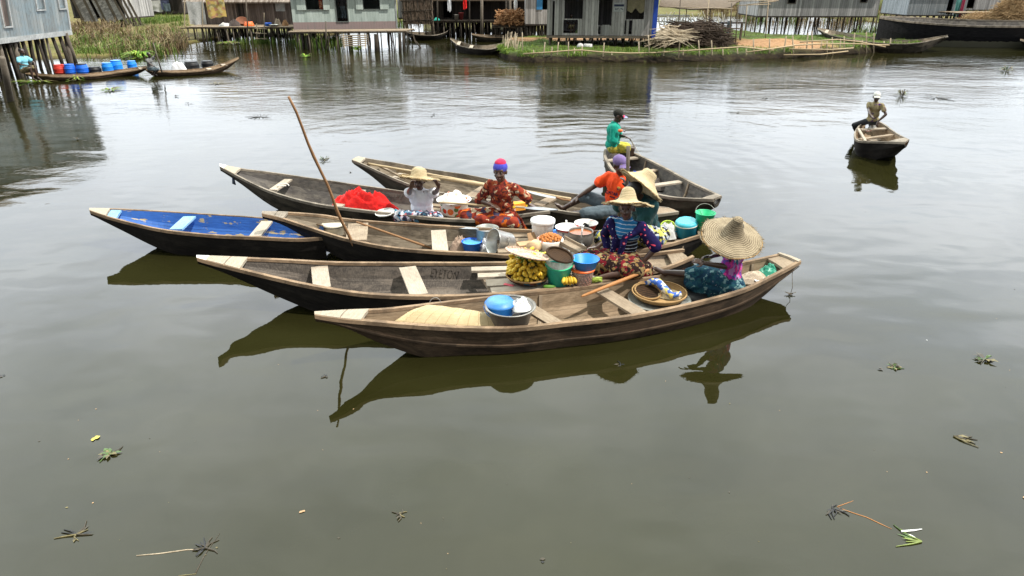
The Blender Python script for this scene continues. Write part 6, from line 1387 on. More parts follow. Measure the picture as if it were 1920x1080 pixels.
# 5 mint house
Y5 = 44.0; a = PY(551, 56, Y5); b = PY(745, 53, Y5 + 1.3); Hh = House.__new__(House); Hh.A, Hh.B = Vector((a.x, a.y, 0)), Vector((b.x, b.y, 0)); Hh.d = (Hh.B - Hh.A).normalized(); Hh.n = Vector((Hh.d.y, -Hh.d.x, 0))
z5 = (a.z + b.z) / 2
def hole(H, xa, ya, xb, z0, h): u0, z = xyz_u(H, xa, ya); u1, _ = xyz_u(H, xb, ya); return (u0, u1, z - z0, z - z0 + h)
hs = [hole(Hh, 575, 18, 606, z5, .95), hole(Hh, 682, 17, 712, z5, .95), hole(Hh, 633, 42, 653, z5, 1.85)]
H5 = House('stilt_house', 'pale mint plank house with a mauve base band, open door and shutters', a, b, z5, 2.45, 4.5, B_MINT, holes=hs)
for h, xs_ in ((hs[0], ((557, 574), (607, 619))), (hs[1], ((668, 681), (713, 729)))):
    H5.frame(h[0], h[1], z5 + h[2], z5 + h[3], B_SHUT, .045, .04)
    for xa, xb in xs_: u0, _ = xyz_u(H5, xa, 18); u1, _ = xyz_u(H5, xb, 18); H5.box('shutter', B_SHUT, u0, u1, z5 + h[2] - .02, z5 + h[3], .075, .11)
H5.box('curtain', M_RUST, hs[0][1] - .22, hs[0][1] - .01, z5 + hs[0][2], z5 + hs[0][3], -.12, -.10); H5.frame(hs[2][0], hs[2][1], z5 + hs[2][2] + .06, z5 + hs[2][3], B_SHUT, .05, .04, 'door_frame'); H5.box('corner_board', M_TRIM, H5.L - .05, H5.L + .03, z5, z5 + 2.4, .034, .06)
H5.roof(B_ROOF, 1.3, .4)
H5.stilts([.2 + i * .75 for i in range(5)], (.2, 2.2, 4.0), r=.08); H5.stilts([4.4, 5.8], (2.2, 4.2), r=.08)
for px, top, bot, Yp, r_ in ((705, 64, 99, 41.2, .13), (749, 62, 102, 40.6, .09), (756, 62, 98, 41.4, .07), (578, 66, 90, 42.6, .13), (657, 66, 92, 42.4, .12), (568, 66, 90, 42.8, .09)):
    mb = MB(); q = PY(px, top, Yp); q2 = PY(px + 1, bot, Yp); q2.z = -.4; mb.tube([q2, q], [r_, r_ * .95], 9); mb.build('stilt', W_STILT, H5.root, True)
platform('platform', 'grey plank walkway along the front of the mint house', 545, 765, 60, 41.6, 1.7, 11, nrow=2, sr=.04, tilt=-2, pale=.55)
mb = MB()
for i in range(6): mb.beam(PY(638 + i, 67 + i * 3.6, 41.4 - i * .05), PY(690 - i * .5, 66 + i * 4.0, 41.4 - i * .05), .05, .05)
for x in (644, 684): mb.beam(PY(x, 64, 41.45), PY(x + 2, 90, 41.1), .06, .04)
tag(mb.build('slatted_rack', W_STICK, None), 'pale slatted wooden rack hanging below the mint house walkway', 'rack')
mb = MB(); mb.tube([PY(612, 92, 41), PY(611, 40, 41)], [.045, .035], 7); tag(mb.build('mooring_post', W_STILT_L, None, True), 'thin mooring post in front of the mint house', 'post')
mb = MB(); mb.tube([P(758, 75, .2), P(775, 66, .65), P(778, 76, .3), P(789, 90, .0), P(790, 94, -.2)], [.03, .05, .05, .05, .03], 7); tag(mb.build('driftwood_branch', W_STILT_L, None, True), 'crooked bare branch standing in the water beside the mint house', 'branch')
hp = H5.pt((hs[2][0] + hs[2][1]) / 2 + .05, z5 + hs[2][2], -.5); far_person('person in dark clothes standing inside the doorway of the mint house', hp + V3(0, 0, .86), (.3, 1), cloth('black shirt', (.05, .05, .055)), M_JEANS, .95, {'arms': {'L': ((.22, .05, -.05), (1, -.5, 0)), 'R': ((-.22, .05, -.05), (-1, -.5, 0))}, 'legs': {'L': ((.1, .0, -.80), (0, 1, 0)), 'R': ((-.1, .05, -.80), (0, 1, 0))}, 'tr': 1.6})
# 6 dark thatched house
Y6 = 53.0; a = PY(800, 40, Y6); b = PY(990, 40, Y6); Hh = House.__new__(House); Hh.A = Vector((a.x, a.y, 0)); Hh.d = Vector((1, 0, 0)); Hh.n = Vector((0, -1, 0))
hs = [hole(Hh, 832, 33, 848, a.z, 1.8), hole(Hh, 897, 8, 911, a.z, .6)]
H6 = House('stilt_house', 'dark weathered house with a deep porch behind the moored canoes', a, b, a.z, 2.3, 5, B_DARK, holes=hs); H6.roof(M_THATCH, 1.4, 1.6); H6.stilts([.2 + i * .3 for i in range(25)], (.1, 1.7, 3.2, 4.6), r=.07, m=W_STILT)
platform('platform', 'dark slatted porch of the dark house', 806, 985, 39, 50.8, 2.1, 18, nrow=2, sr=.05, m=W_STILT, pale=.25)
for px, w_ in ((903, .11), (949, .07), (956, .10), (880, .05), (820, .06), (964, .09)): mb = MB(); q = PY(px, 63, 50.4); q.z = -.4; mb.tube([q, PY(px + .5, 0, 50.4) + V3(0, 0, .5)], [w_, w_ * .85], 8); mb.build('porch_post', W_STILT_L if w_ > .08 else W_STILT, H6.root, True)
t = thing('thatch_screen', 'ragged brown thatch screen hung on poles beside the dark house', 'thatch screen', PY(782, 60, 49.5) * 1.0)
mb = MB(); a_, b_ = PY(757, 44, 49.5), PY(812, 44, 49.5)
for i in range(900):
    u = rnd.random(); zt = a_.z + rnd.uniform(.2, 1.9); x = a_.x + (b_.x - a_.x) * u; mb.tube([(x, 49.5 + rnd.uniform(-.05, .05), zt), (x + rnd.uniform(-.1, .1), 49.5 + rnd.uniform(-.14, .05), zt - rnd.uniform(.35, .8))], [.014, .008], 3)
core = MB(); wall_mesh(core, (a_.x, 49.56), (b_.x, 49.56), a_.z - .05, a_.z + 1.9, .05); mb.add(core.v, core.f, 0, core.uv); mb.build('thatch', M_THATCH_L, t)
for z in (.15, .75, 1.4): mb = MB(); mb.tube([V3(a_.x - .1, 49.40, a_.z + z), V3(b_.x + .1, 49.40, a_.z + z + .12)], .025, 6); mb.build('rail', W_STILT, t, True)
for px in (758, 772, 786, 799, 811): mb = MB(); q = PY(px, 62, 49.45); q.z = -.4; mb.tube([q, V3(q.x, 49.45, a_.z + 1.9)], .045, 6); mb.build('pole', W_STILT, t, True)
a_, b_ = PY(747, 33, 52), PY(760, 33, 52); t = House('shed', 'narrow pale grey plank shed behind the thatch screen', a_, b_, a_.z, 2.2, 1.5, B_GREY2, cat='shed'); t.stilts([.1, .5], (.1, 1.2), r=.05); t.roof(B_ROOF, .3, .1)
hanging('white shirt hung in the dark doorway', PY(839, -2, 50.6), PY(846, -2, 50.6), .75, M_WHITE_CLOTH, 2); hanging('narrow red cloth hung slantwise from the porch roof', PY(868, 0, 50.2), PY(875, -4, 50.2), .6, M_RED_CLOTH, 6)
vessel('pail', 'small dark red pail on the dark porch', 'pail', PY(865, 37, 51.3), [(.12, 0), (.18, .45), (.19, .46)], plain('dull red', (.16, .02, .02), .6), n=16); vessel('pail', 'grey metal pail on the dark porch', 'pail', PY(856, 37, 51.1), [(.12, 0), (.16, .32), (.17, .33)], M_ALU_D, n=16); heap('cloth', 'small turquoise cloth on the edge of the dark porch', 'cloth', PY(819, 38, 50.9), .24, .2, .16, cloth('turquoise cloth', (.03, .35, .28)), 3); 
b_ = PY(967, 8, 49); mb = MB(); mb.ball(b_, (.12, .12, .42), 10, 8); o = tag(mb.build('float_buoy', M_WHITE_PL, None, True), 'long white float hanging from a post by the firewood', 'float')
mb = MB()
for i in range(170): c = PY(rnd.uniform(930, 986), rnd.uniform(18, 49), rnd.uniform(48.6, 49.6)); d = V3(rnd.uniform(-1, 1), rnd.uniform(-1, .2), rnd.uniform(-.7, .7)).normalized() * rnd.uniform(.12, .28); mb.tube([c - d, c + d], [.05, .04], 5)
core = MB(); core.ball(PY(960, 36, 49.6), (1.0, .5, .6), 12, 8); mb.add(core.v, core.f); tag(mb.build('firewood', wood('split firewood', (.16, .07, .03), (.36, .19, .09), (.5, .33, .19), 'Object', (6, 6, 6)), None), 'heap of orange brown split firewood beside the grey annex', 'firewood', kind='stuff')
platform('platform', 'dark stick frame carrying the split firewood', 928, 988, 49, 48.6, 1.2, 8, nrow=2, sr=.04, m=W_STILT, pale=.2)
# 7 grey annex
Y7 = 46.5; a = PY(985, 45, Y7); b = PY(1034, 43, Y7); Hh = House.__new__(House); Hh.A = Vector((a.x, a.y, 0)); Hh.d = (Vector((b.x, b.y, 0)) - Hh.A).normalized(); Hh.n = Vector((Hh.d.y, -Hh.d.x, 0)); hs = [hole(Hh, 1006, 18, 1026, a.z, .9)]
H7 = House('stilt_house', 'pale grey plank annex with a light blue shutter behind the shop shack', a, b, a.z, 2.2, 3, B_GREY, holes=hs); u0, z0_ = xyz_u(H7, 1006, 18); u1, _ = xyz_u(H7, 1017, 18); H7.box('shutter', M_BLUESHUT, u0, u1, z0_, z0_ + .9, .034, .06); H7.roof(B_ROOF, .8, .3); H7.stilts([.1 + i * .16 for i in range(11)], (.1, 1.0, 2.0, 2.9), r=.055, m=W_STILT)
# 8 shop shack
Y8 = 39.8; a = PY(1025, 64, Y8 + .3); b = PY(1228, 69, Y8 - .2); z8 = (a.z + b.z) / 2; Hh = House.__new__(House); Hh.A = Vector((a.x, a.y, 0)); Hh.d = (Vector((b.x, b.y, 0)) - Hh.A).normalized(); Hh.n = Vector((Hh.d.y, -Hh.d.x, 0))
def hpx(xa, xb, yb, yt): u0, z = xyz_u(Hh, xa, yb); u1, _ = xyz_u(Hh, xb, yb); _, zt = xyz_u(Hh, (xa + xb) / 2, yt); return (u0, u1, z - z8, zt - z8)
hs = [hpx(1035, 1039, 66, 2), hpx(1058, 1092, 35, -8), hpx(1056, 1083, 62, 37), hpx(1121, 1146, 48, -8), hpx(1121, 1126, 64, 49), hpx(1173, 1207, 36, -8), hpx(1176, 1184, 64, 37) if False else hpx(1170, 1173, 64, 38), hpx(1178, 1184, 64, 38)]
H8 = House('shop_shack', 'grey board shop shack on stilts with a painted sign and a blue corner', a, b, z8, 2.5, 3.6, B_GREY, cat='shack', holes=hs)
u0, _ = xyz_u(H8, 1221, 69); H8.box('blue_corner', M_BLUEPAINT, u0, H8.L + .04, z8 - .1, z8 + 2.4, .034, .08); H8.roof(B_ROOF, 1.0, .5)
u0, _ = xyz_u(H8, 1128, 60); u1, _ = xyz_u(H8, 1142, 60); H8.box('door_panel', B_GREY2, u0, u1, z8, z8 + .55, .034, .06)
H8.stilts([.2 + i * .46 for i in range(13)], (.15, 1.8, 3.4), zb=.15, r=.05); H8.box('sill_beam', W_STILT_L, 0, H8.L - .3, z8 - .14, z8 - .02, .04, .1)
h = hs[5]; mb = MB()
for i in range(9): mb.beam(H8.pt(h[0] + i * (h[1] - h[0]) / 8, z8 + h[2], -.05), H8.pt(h[0] + i * (h[1] - h[0]) / 8, z8 + h[3], -.05), .012, .012)
for i in range(8): mb.beam(H8.pt(h[0], z8 + h[2] + i * .16, -.05), H8.pt(h[1], z8 + h[2] + i * .16, -.05), .012, .012)
mb.build('window_grille', W_STILT, H8.root)
hanging('tan cloth bunched across the barred shop window', H8.pt(h[0] + .05, z8 + h[3], .06), H8.pt(h[1] - .02, z8 + h[3], .06), .75, cloth('tan net', (.22, .19, .12)), 4, uneven=.6)
ua, za = xyz_u(H8, 1150, 22); ub, zb_ = xyz_u(H8, 1171, 5); sg_ = H8.box('sign_board', M_TRIM, ua, ub, za, zb_, .036, .05); cx = (ua + ub) / 2
H8.box('sign_band', plain('navy paint', (.02, .025, .06), .6), ua + .02, ub - .02, zb_ - .19, zb_ - .08, .0505, .056, sg_); M8 = Matrix((H8.d, Vector((0, 0, 1)), H8.n)).transposed().to_4x4()
mb = MB()
for z_, n_, hh in ((zb_ - .30, 4, .08), (za + .13, 6, .11)):
    for i in range(n_):
        u = ua + .06 + (ub - ua - .12) * (i + .5) / n_
        for k in range(3): p_ = H8.pt(u + rnd.uniform(-.03, .03), z_ + rnd.uniform(-.4, .4) * hh, .053); q_ = H8.pt(u + rnd.uniform(-.035, .035), z_ + rnd.uniform(-.5, .5) * hh, .053); mb.beam(p_, q_, .016, .004, up=H8.n)
mb.build('sign_lettering', plain('navy paint', (.02, .025, .06), .6), sg_)
q = H8.pt((hs[2][0] + hs[2][1]) / 2, z8 + .02, -.5); far_person('person seated in shadow inside the opening of the shop shack', q + V3(0, 0, .38), (.2, -1), cloth('dim shirt', (.05, .045, .05)), M_TAN, .85, SIT)
heap('sack', 'small green sack in the opening of the shop shack', 'sack', q + V3(.35, -.3, 0), .16, .12, .24, plain('dull green', (.10, .15, .05), .8), 3)
mb = MB(); mb.tube([P(1095, 88, .4), P(1110, 88, .4)], [.18, .16], 10); mb.ball(P(1088, 88, .4), .2, 10, 7); tag(mb.build('white_bundle', M_GREY_CLOTH, None, True), 'white bundle lying on the grass under the shop shack', 'bundle')
# 9 canopy, fence, table
t = thing('canopy', 'low sagging brown thatch canopy on thin poles behind the brushwood', 'canopy', PY(1320, 60, 43)); mb = MB(); nx, ny = 14, 6; vs = []; fs = []
c0, c1 = PY(1236, 12, 40.5), PY(1372, 15, 41.5); d0, d1 = PY(1240, -2, 46), PY(1395, 1, 47)
for k in (0, 1):
    for i in range(nx + 1):
        for j in range(ny + 1): p = c0.lerp(c1, i / nx).lerp(d0.lerp(d1, i / nx), j / ny); vs.append(p + V3(0, 0, -.14 * math.sin(math.pi * i / nx) * (1 - j / ny) + .05 * noise.noise(p * 1.5) + .05 * k + .10 * math.sin(j / ny * 3.14)))
o_ = (nx + 1) * (ny + 1)
for k in (0, 1):
    for i in range(nx):
        for j in range(ny): q = k * o_ + i * (ny + 1) + j; f = (q, q + 1, q + ny + 2, q + ny + 1); fs.append(f if k else f[::-1])
mb.add(vs, fs); mb.build('thatch_sheet', M_THATCH, t, True)
for px, py_, Yc, tp in ((1272, 66, 40.6, -2), (1285, 42, 46, 3), (1325, 46, 41.0, 0), (1330, 38, 46.5, 4), (1368, 74, 41.5, 6), (1380, 76, 42, 8), (1397, 60, 46, 8), (1437, 62, 45.5, 2)):
    mb = MB(); q = PY(px, py_, Yc); q.z = .2; mb.tube([q, PY(px + 4, tp, Yc)], [.035, .03], 6); mb.build('pole', W_STICK if px % 2 else W_STILT_L, t, True)
for (xa, ya, xb, yb, Yc) in ((1365, 2, 1460, 1, 42.5), (1400, 9, 1455, 2, 44), (1235, 13, 1375, 16, 40.4), (1330, 12, 1445, 8, 45.5)): mb = MB(); mb.tube([PY(xa, ya, Yc), PY(xb, yb, Yc)], .025, 6); mb.build('batten', W_STICK, t, True)
t = thing('balustrade', 'pale blue balustrade of a porch behind the shop shack', 'balustrade', PY(1255, 45, 47))
for y in (28, 40): mb = MB(); mb.beam(PY(1224, y, 47), PY(1293, y + 1, 47), .05, .07); mb.build('rail', M_TRIM, t)
for i in range(14): mb = MB(); mb.beam(PY(1226 + i * 5, 29, 47), PY(1226 + i * 5, 40, 47), .06, .03); mb.build('baluster', M_TRIM, t)
mb = MB(); mb.box(PY(1231, 14, 47.5), (.16, .16, 1.3)); tag(mb.build('yellow_post', plain('ochre paint', (.45, .25, .03), .7), None), 'ochre post beside the pale blue balustrade', 'post')
mb = MB(); q = PY(1258, 45, 48.2)
for i in range(60): c = q + V3(rnd.uniform(-.9, 3.6), rnd.uniform(-.3, .6), rnd.uniform(0, .75)); d = V3(rnd.uniform(-.4, .4), rnd.uniform(-.3, .3), -.5); mb.tube([c, c + d], [.03, .02], 4)
tag(mb.build('straw_bundles', wood('bleached straw', (.28, .26, .22), (.42, .39, .33), (.55, .52, .46), 'Object', (8, 8, 8)), None), 'bleached straw stacked behind the balustrade', 'straw', kind='stuff')
t = thing('table', 'rough wooden table on the orange soil under the canopy', 'table', P(1382, 64, .35)); tz = PY(1380, 43, 44).z
mb = MB(); mb.beam(PY(1352, 43, 44), PY(1394, 42, 44), .9, .06); mb.build('tabletop', W_STILT, t)
for px, dy in ((1354, -.35), (1392, -.35), (1356, .35), (1391, .35)): mb = MB(); q = PY(px, 43, 44 + dy); mb.beam(V3(q.x, 44 + dy, .3), V3(q.x, 44 + dy, tz - .04), .09, .09); mb.build('leg', W_STILT_L, t)
mb = MB(); mb.beam(PY(1346, 52, 43.3), PY(1392, 54, 43.3), .3, .06); mb.beam(PY(1350, 53, 43.3), PY(1350, 64, 43.3), .08, .06); mb.beam(PY(1389, 55, 43.3), PY(1389, 65, 43.3), .08, .06); tag(mb.build('bench', W_STILT_L, None), 'low plank bench in front of the rough wooden table', 'bench'); hanging('faded jeans hung over the end of the rough table', PY(1364, 38, 43.2), PY(1373, 38, 43.2), .85, M_JEANS, 3)
# 10 grey house on many stilts
Y10 = 52.0; a = PY(1420, 29, Y10); b = PY(1644, 31, Y10); z10 = (a.z + b.z) / 2; Hh = House.__new__(House); Hh.A = Vector((a.x, a.y, 0)); Hh.d = (Vector((b.x, b.y, 0)) - Hh.A).normalized(); Hh.n = Vector((Hh.d.y, -Hh.d.x, 0)); hs = [hole(Hh, 1477, 6, 1491, z10, .7), hole(Hh, 1613, 4, 1625, z10, .7)]
H10 = House('stilt_house', 'long grey plank house on a forest of thin stilts above the water', a, b, z10, 2.3, 4.5, B_GREY2, holes=hs)
for h in hs: H10.frame(h[0], h[1], z10 + h[2], z10 + h[3], W_STILT_L, .04, .03)
H10.roof(B_ROOF, 1.2, .4); H10.stilts([.2 + i * .44 for i in range(20)], (.1, 2.4), r=.045, jit=.22)
# 11 sheet metal houses on the right
Y11 = 62.0; a = PY(1700, 28, Y11); b = PY(1808, 27, Y11); Hh = House.__new__(House); Hh.A = Vector((a.x, a.y, 0)); Hh.d = Vector((1, 0, 0)); Hh.n = Vector((0, -1, 0)); hs = [hole(Hh, 1772, 27, 1782, a.z, 1.5)]
H11 = House('stilt_house', 'grey sheet metal hut on short stilts behind the big black boat', a, b, a.z, 2.4, 4.5, B_METAL, holes=hs); H11.roof(B_ROOF, 1.1, .35); H11.stilts([.2 + i * .55 for i in range(9)], (.1, 2, 4), r=.06)
a = PY(1809, 18, Y11 + 1); b = PY(1905, 22, Y11 + 1); hs = []; Hh.A = Vector((a.x, a.y, 0)); hs = [hole(Hh, 1810, 16, 1824, a.z, 1.6)]
H12 = House('stilt_house', 'pale plank hut with a dark doorway beside the dry grass stack', a, b, a.z, 2.4, 4.5, B_GREY2, holes=hs); H12.roof(B_ROOF, 1.1, .35); H12.stilts([.2 + i * .6 for i in range(8)], (.1, 2, 4), r=.06)
platform('platform', 'stick platform heaped with straw beside the black boat', 1795, 1885, 24, 58.5, 2.5, 13, nrow=2, sr=.05)
hanging('long sea green cloth hung on the sheet metal hut', PY(1795, -4, 61.3), PY(1805, -4, 61.3), 1.75, cloth('sea green cloth', (.09, .27, .26)), 2); hanging('maroon cloth hung beside the sea green one', PY(1806, -5, 61.2), PY(1812, -5, 61.2), 1.5, cloth('maroon cloth', (.25, .03, .07)), 5)
grass_heap('straw_stack', 'big tan stack of dry grass on the stick platform', PY(1905, 42, 56) * 1.0, 2.0, 1.6, 2.2, 2600, M_STRAWHEAP, 1.1); grass_heap('loose_straw', 'loose straw spilling off the stick platform', PY(1838, 38, 57.5), 1.7, .7, .55, 380, M_STRAWHEAP, .7)
# ------------------------------------------------------------------ bank fence
t = thing('bamboo_fence', 'low fence of thin stakes and one bent pole rail along the bank edge', 'fence', P(1300, 116, 0))
stk = [(979, 61, 113), (1002, 94, 116), (1018, 79, 116), (1032, 88, 116), (1044, 79, 115), (1066, 78, 115), (1078, 90, 115), (1092, 86, 115), (1128, 80, 115), (1147, 97, 114), (1167, 99, 113), (1198, 78, 114), (1206, 100, 114), (1219, 66, 114), (1243, 93, 115), (1271, 78, 115), (1280, 92, 114), (1312, 76, 114), (1337, 76, 113), (1357, 90, 113), (1385, 88, 112), (1403, 92, 112), (1416, 73, 110), (1443, 72, 109), (1470, 68, 108), (1490, 67, 108), (1511, 62, 106), (1525, 58, 106), (1540, 78, 104), (1552, 76, 104), (1563, 70, 103), (1575, 73, 102), (1586, 68, 101), (1601, 62, 101), (1613, 75, 100), (1626, 60, 100), (1640, 62, 99), (1657, 77, 98), (1668, 72, 98)]
for x, yt, yb in stk:
    q = P(x, yb, -.0); top = PY(x + rnd.uniform(-4, 5), yt, q.y - .05); q.z = -.3; mb = MB(); mb.tube([q, q.lerp(top, .6) + V3(rnd.uniform(-.02, .02), 0, 0), top], [.035, .033, .03], 6); mb.build('stake', W_STICK, t, True)
for pts in ([(981, 101), (1030, 98), (1065, 95), (1090, 94), (1130, 98), (1180, 100), (1225, 99), (1290, 95), (1330, 92), (1390, 88), (1450, 94)], [(1400, 98), (1450, 91), (1490, 85), (1540, 82), (1600, 82), (1676, 85)], [(1500, 79), (1570, 74), (1610, 78), (1660, 88)], [(1470, 103), (1540, 102), (1590, 96)], [(1480, 92), (1560, 93), (1600, 90)]):
    mb = MB(); mb.tube([P(x, y + 9, .18) + V3(0, -.06, .12 + .02 * rnd.random()) if False else PY(x, y, P(x, min(116, 116 - max(0, x - 1400) * .062), 0).y - .1) for x, y in pts], .035, 6); mb.build('rail', W_BAMBOO, t, True)
t = thing('stick_bundle', 'sheaf of dry sticks planted upright at the corner of the bank', 'sticks', P(955, 108, 0))
for i in range(34): x = rnd.uniform(942, 972); q = P(x, rnd.uniform(98, 108), 0); mb = MB(); mb.tube([q, PY(x + rnd.uniform(-2, 9), rnd.uniform(58, 84), q.y)], [.025, .015], 5); mb.build('stick', W_STICK, t, True)
# ------------------------------------------------------------------ background boats
def far_boat(label, pairs, outer, inner, rail, thw=(), N=26, **k):
    c = Canoe('canoe', label, pairs, outer, inner, rail, N=N, **k)
    for f, q in thw:
        C, A, h, z, d, L = c.at(f); mb = MB(); mb.beam(C - A * h * .95 + V3(0, 0, -.03), C + A * h * .95 + V3(0, 0, -.03), .2, .03); mb.build('thwart', q, c.root)
    return c
far_boat('long canoe carrying a row of red, blue and black barrels beside the stilts', [(46, 134, 48, 137, .32, .08), (66, 137, 74, 141, .22, .22), (100, 140, 110, 144, .17, .26), (160, 138.5, 168, 142.5, .15, .26), (215, 132.5, 222, 136, .18, .26), (252, 127, 258, 130.5, .27, .2), (275, 124, 276, 126, .38, .08)], W_OUT_BROWN, W_IN_WARM, W_RAIL, ((.9, W_PLANK),))
far_boat('canoe with black tubs being poled along behind the barrel canoe', [(272, 127, 274, 130, .32, .10), (290, 131, 294, 134, .22, .24), (330, 132, 336, 135.5, .17, .26), (385, 127.5, 392, 131, .19, .26), (420, 118, 425, 121, .32, .22), (447, 107, 448, 109, .54, .06)], W_OUT_BROWN, W_IN_WARM, W_RAIL, ((.62, W_PLANK), (.78, W_PLANK)))
mb = MB(); kq = P(287, 130, .4); mb.tube([PY(302, 127, kq.y - .1) + V3(0, 0, -.2), PY(287, 80, kq.y - .1)], [.028, .022], 6); tag(mb.build('punting_pole', W_STILT_L, None, True), 'dark pole held upright by the child in the tub canoe', 'pole')
for px, py, r, h, m, lb in ((115, 140, .26, .40, M_RED_PL, 'red barrel at the end of the row in the long canoe'), (134, 140, .24, .42, M_BLUE_PL, 'deep blue barrel next to the red one'), (157, 139, .26, .42, M_BLUE_PL, 'deep blue barrel with a dark lid, before the black tub'), (179, 137, .30, .26, M_BLACK, 'low black tub between the blue barrels'), (204, 136, .25, .40, M_BLUE2, 'bright blue barrel leaning against a taller one'), (221, 134, .27, .46, M_BLUE2, 'tallest bright blue barrel in the long canoe'), (249, 129, .22, .34, M_BLUE2, 'small bright blue barrel holding a green plant near the bow')):
    drum('barrel', lb, 'barrel', P(px, py + 1, .05), r * .84, h + .02, m, lidm=M_BLACK if 'dark lid' in lb else None)
for px, py, r, h, m, lb in ((361, 131, .33, .42, M_BLACK, 'large black tub amid the poled canoe'), (390, 127, .28, .36, M_BLACK, 'smaller black tub next to the thwarts of the poled canoe')): drum('tub', lb, 'tub', P(px, py + 1, .05), r * .9, h * .9, m)
heap('white_sack', 'white bundle lying before the child in the poled canoe', 'sack', P(335, 133, .1), .35, .22, .38, M_WHITE_CLOTH, 4)
far_boat('dark empty canoe moored before the thatch screen', [(746, 52, 747, 54, .55, .08), (770, 59, 774, 64, .38, .35), (805, 60, 812, 66, .34, .4), (832, 55, 836, 60, .42, .3), (846, 47, 847, 49, .62, .08)], W_OUT, W_IN_GREY, W_RAIL_G)
far_boat('weathered canoe with two pale thwarts nosing into the corner of the bank', [(844, 71, 845, 74, .55, .08), (862, 77, 858, 84, .40, .35), (885, 84, 882, 90, .34, .42), (915, 85, 917, 92, .34, .42), (945, 80, 950, 84, .45, .2)], W_OUT, W_IN_GREY, W_RAIL_G, ((.25, W_PLANK), (.5, W_PLANK)))
far_boat('low grey canoe lying under the firewood frame', [(884, 63, 885, 65, .45, .08), (905, 65, 908, 69, .34, .35), (950, 66, 954, 70, .30, .4), (1000, 64, 1004, 67, .34, .2)], W_OUT_GREY, W_IN_GREY, W_RAIL)
far_boat('pale wooden canoe drawn up across the grassy end of the bank', [(1533, 52, 1535, 55, .85, .10), (1562, 57, 1556, 65, .66, .35), (1610, 66, 1604, 75, .56, .5), (1668, 74, 1668, 82, .50, .58), (1720, 74, 1724, 80, .56, .55), (1762, 68, 1765, 71, .74, .30), (1777, 66, 1778, 69, .82, .06)], W_OUT_GREY, W_IN_GREY, W_RAIL_G, ((.12, W_PLANK),))
far_boat('tiny dark bow of a canoe entering beside the black boat', [(1913, 73, 1914, 76, .55, .08), (1940, 77, 1938, 82, .4, .35), (1990, 80, 1988, 86, .36, .4), (2040, 80, 2040, 84, .4, .2)], W_OUT, W_IN_GREY, W_RAIL_G)
def f_big(g):
    s = g.sep(g.coord('UV')); n = g.noise(g.coord('UV', (1, 1, 1)), 3, 5, .65); z = g.sep(g.coord())
    c = g.ramp(g.noise(g.coord('UV', (.6, 10, 1)), 4, 5, .6), [(.35, (.008, .008, .010)), (.7, (.028, .027, .03))])
    low = g.math('LESS_THAN', g.math('ADD', z[2], g.math('MULTIPLY', n, .22)), .46)
    g.set(col=g.mix(low, c, (.17, .165, .12)), rough=.8, spec=.2); g.bump(n, .4, .02)
bigc = Canoe('big_boat', 'large black tarred cargo boat with a pale waterline moored by the straw', [(1651, 30, 1649, 32, 1.72, 1.25), (1690, 31, 1688, 38, 1.52, 1.55), (1740, 33, 1740, 43, 1.36, 1.5), (1800, 36, 1800, 47, 1.27, 1.45), (1880, 38, 1880, 49, 1.24, 1.4), (1980, 38, 1980, 49, 1.26, 1.4), (2080, 36, 2080, 47, 1.4, 1.45), (2160, 32, 2160, 36, 1.7, 1.2)], mat('tarred hull', f_big), W_IN_FAR, W_RAIL_G, N=36, wb=.8, th=.06, railw=.12, railh=.10, cat='boat')
# ------------------------------------------------------------------ floating plants
def water_plant(label, px, py, r, leaves, stems, mats, h=.08, cat='plant', name='water_plant', lw=.03, seed=0, dirn=None):
    if py > 280: r, h, lw = r * .72, h * .38, lw * .62
    elif r > .2: h, lw = h * .8, lw * .6
    c = P(px, py, .004); q = random.Random(px * 7 + seed); mb = MB()
    for i in range(leaves):
        a = q.uniform(0, 6.283) if dirn is None else dirn + q.uniform(-.6, .6); L = r * q.uniform(.5, 1); b = c + V3(math.cos(a), math.sin(a), 0) * r * q.uniform(0, .35); d = V3(math.cos(a), math.sin(a), 0); sd = V3(-d.y, d.x, 0) * lw * q.uniform(.6, 1.3); z = h * q.uniform(.1, 1); mi = q.randrange(len(mats))
        m1 = b + d * L * .5 + V3(0, 0, z); t = b + d * L + V3(0, 0, z * q.uniform(.2, 1)); vv = [b + V3(0, 0, .002), m1 - sd, m1 + sd, t, b + d * L * .25 - sd * .8 + V3(0, 0, z * .6), b + d * L * .25 + sd * .8 + V3(0, 0, z * .6)]
        mb.add(vv, [(0, 5, 4), (4, 5, 2, 1), (1, 2, 3)], mi)
    for i in range(stems):
        a = q.uniform(0, 6.283) if dirn is None else dirn + q.uniform(-.7, .7); L = r * q.uniform(.7, 1.5); d = V3(math.cos(a), math.sin(a), 0) * L; mb.tube([c + V3(0, 0, .004), c + d * .5 + V3(q.uniform(-.03, .03), 0, h * .25 * q.random()), c + d + V3(0, 0, .001)], [.007, .006, .003], 5, True, q.randrange(len(mats)))
    return tag(mb.build(name, mats, None), label, cat)
ML1 = plain('wet leaf', (.055, .10, .022), .45, var=.5, vs=20); ML2 = plain('wilted leaf', (.15, .125, .055), .6, var=.5, vs=20); ML3 = plain('sodden leaf', (.05, .04, .025), .5, var=.5, vs=20); ML4 = plain('lime stem', (.17, .22, .045), .5, var=.4, vs=20)
LV = [ML1, ML2, ML3]; DK = [ML3, M_BLACK]
water_plant('small leafy tuft of green and brown floating beyond the nearest canoe', 1677, 688, .10, 22, 4, LV, .07); water_plant('dark sliver of leaf floating near the leafy tuft', 1650, 692, .06, 3, 0, DK, .015)
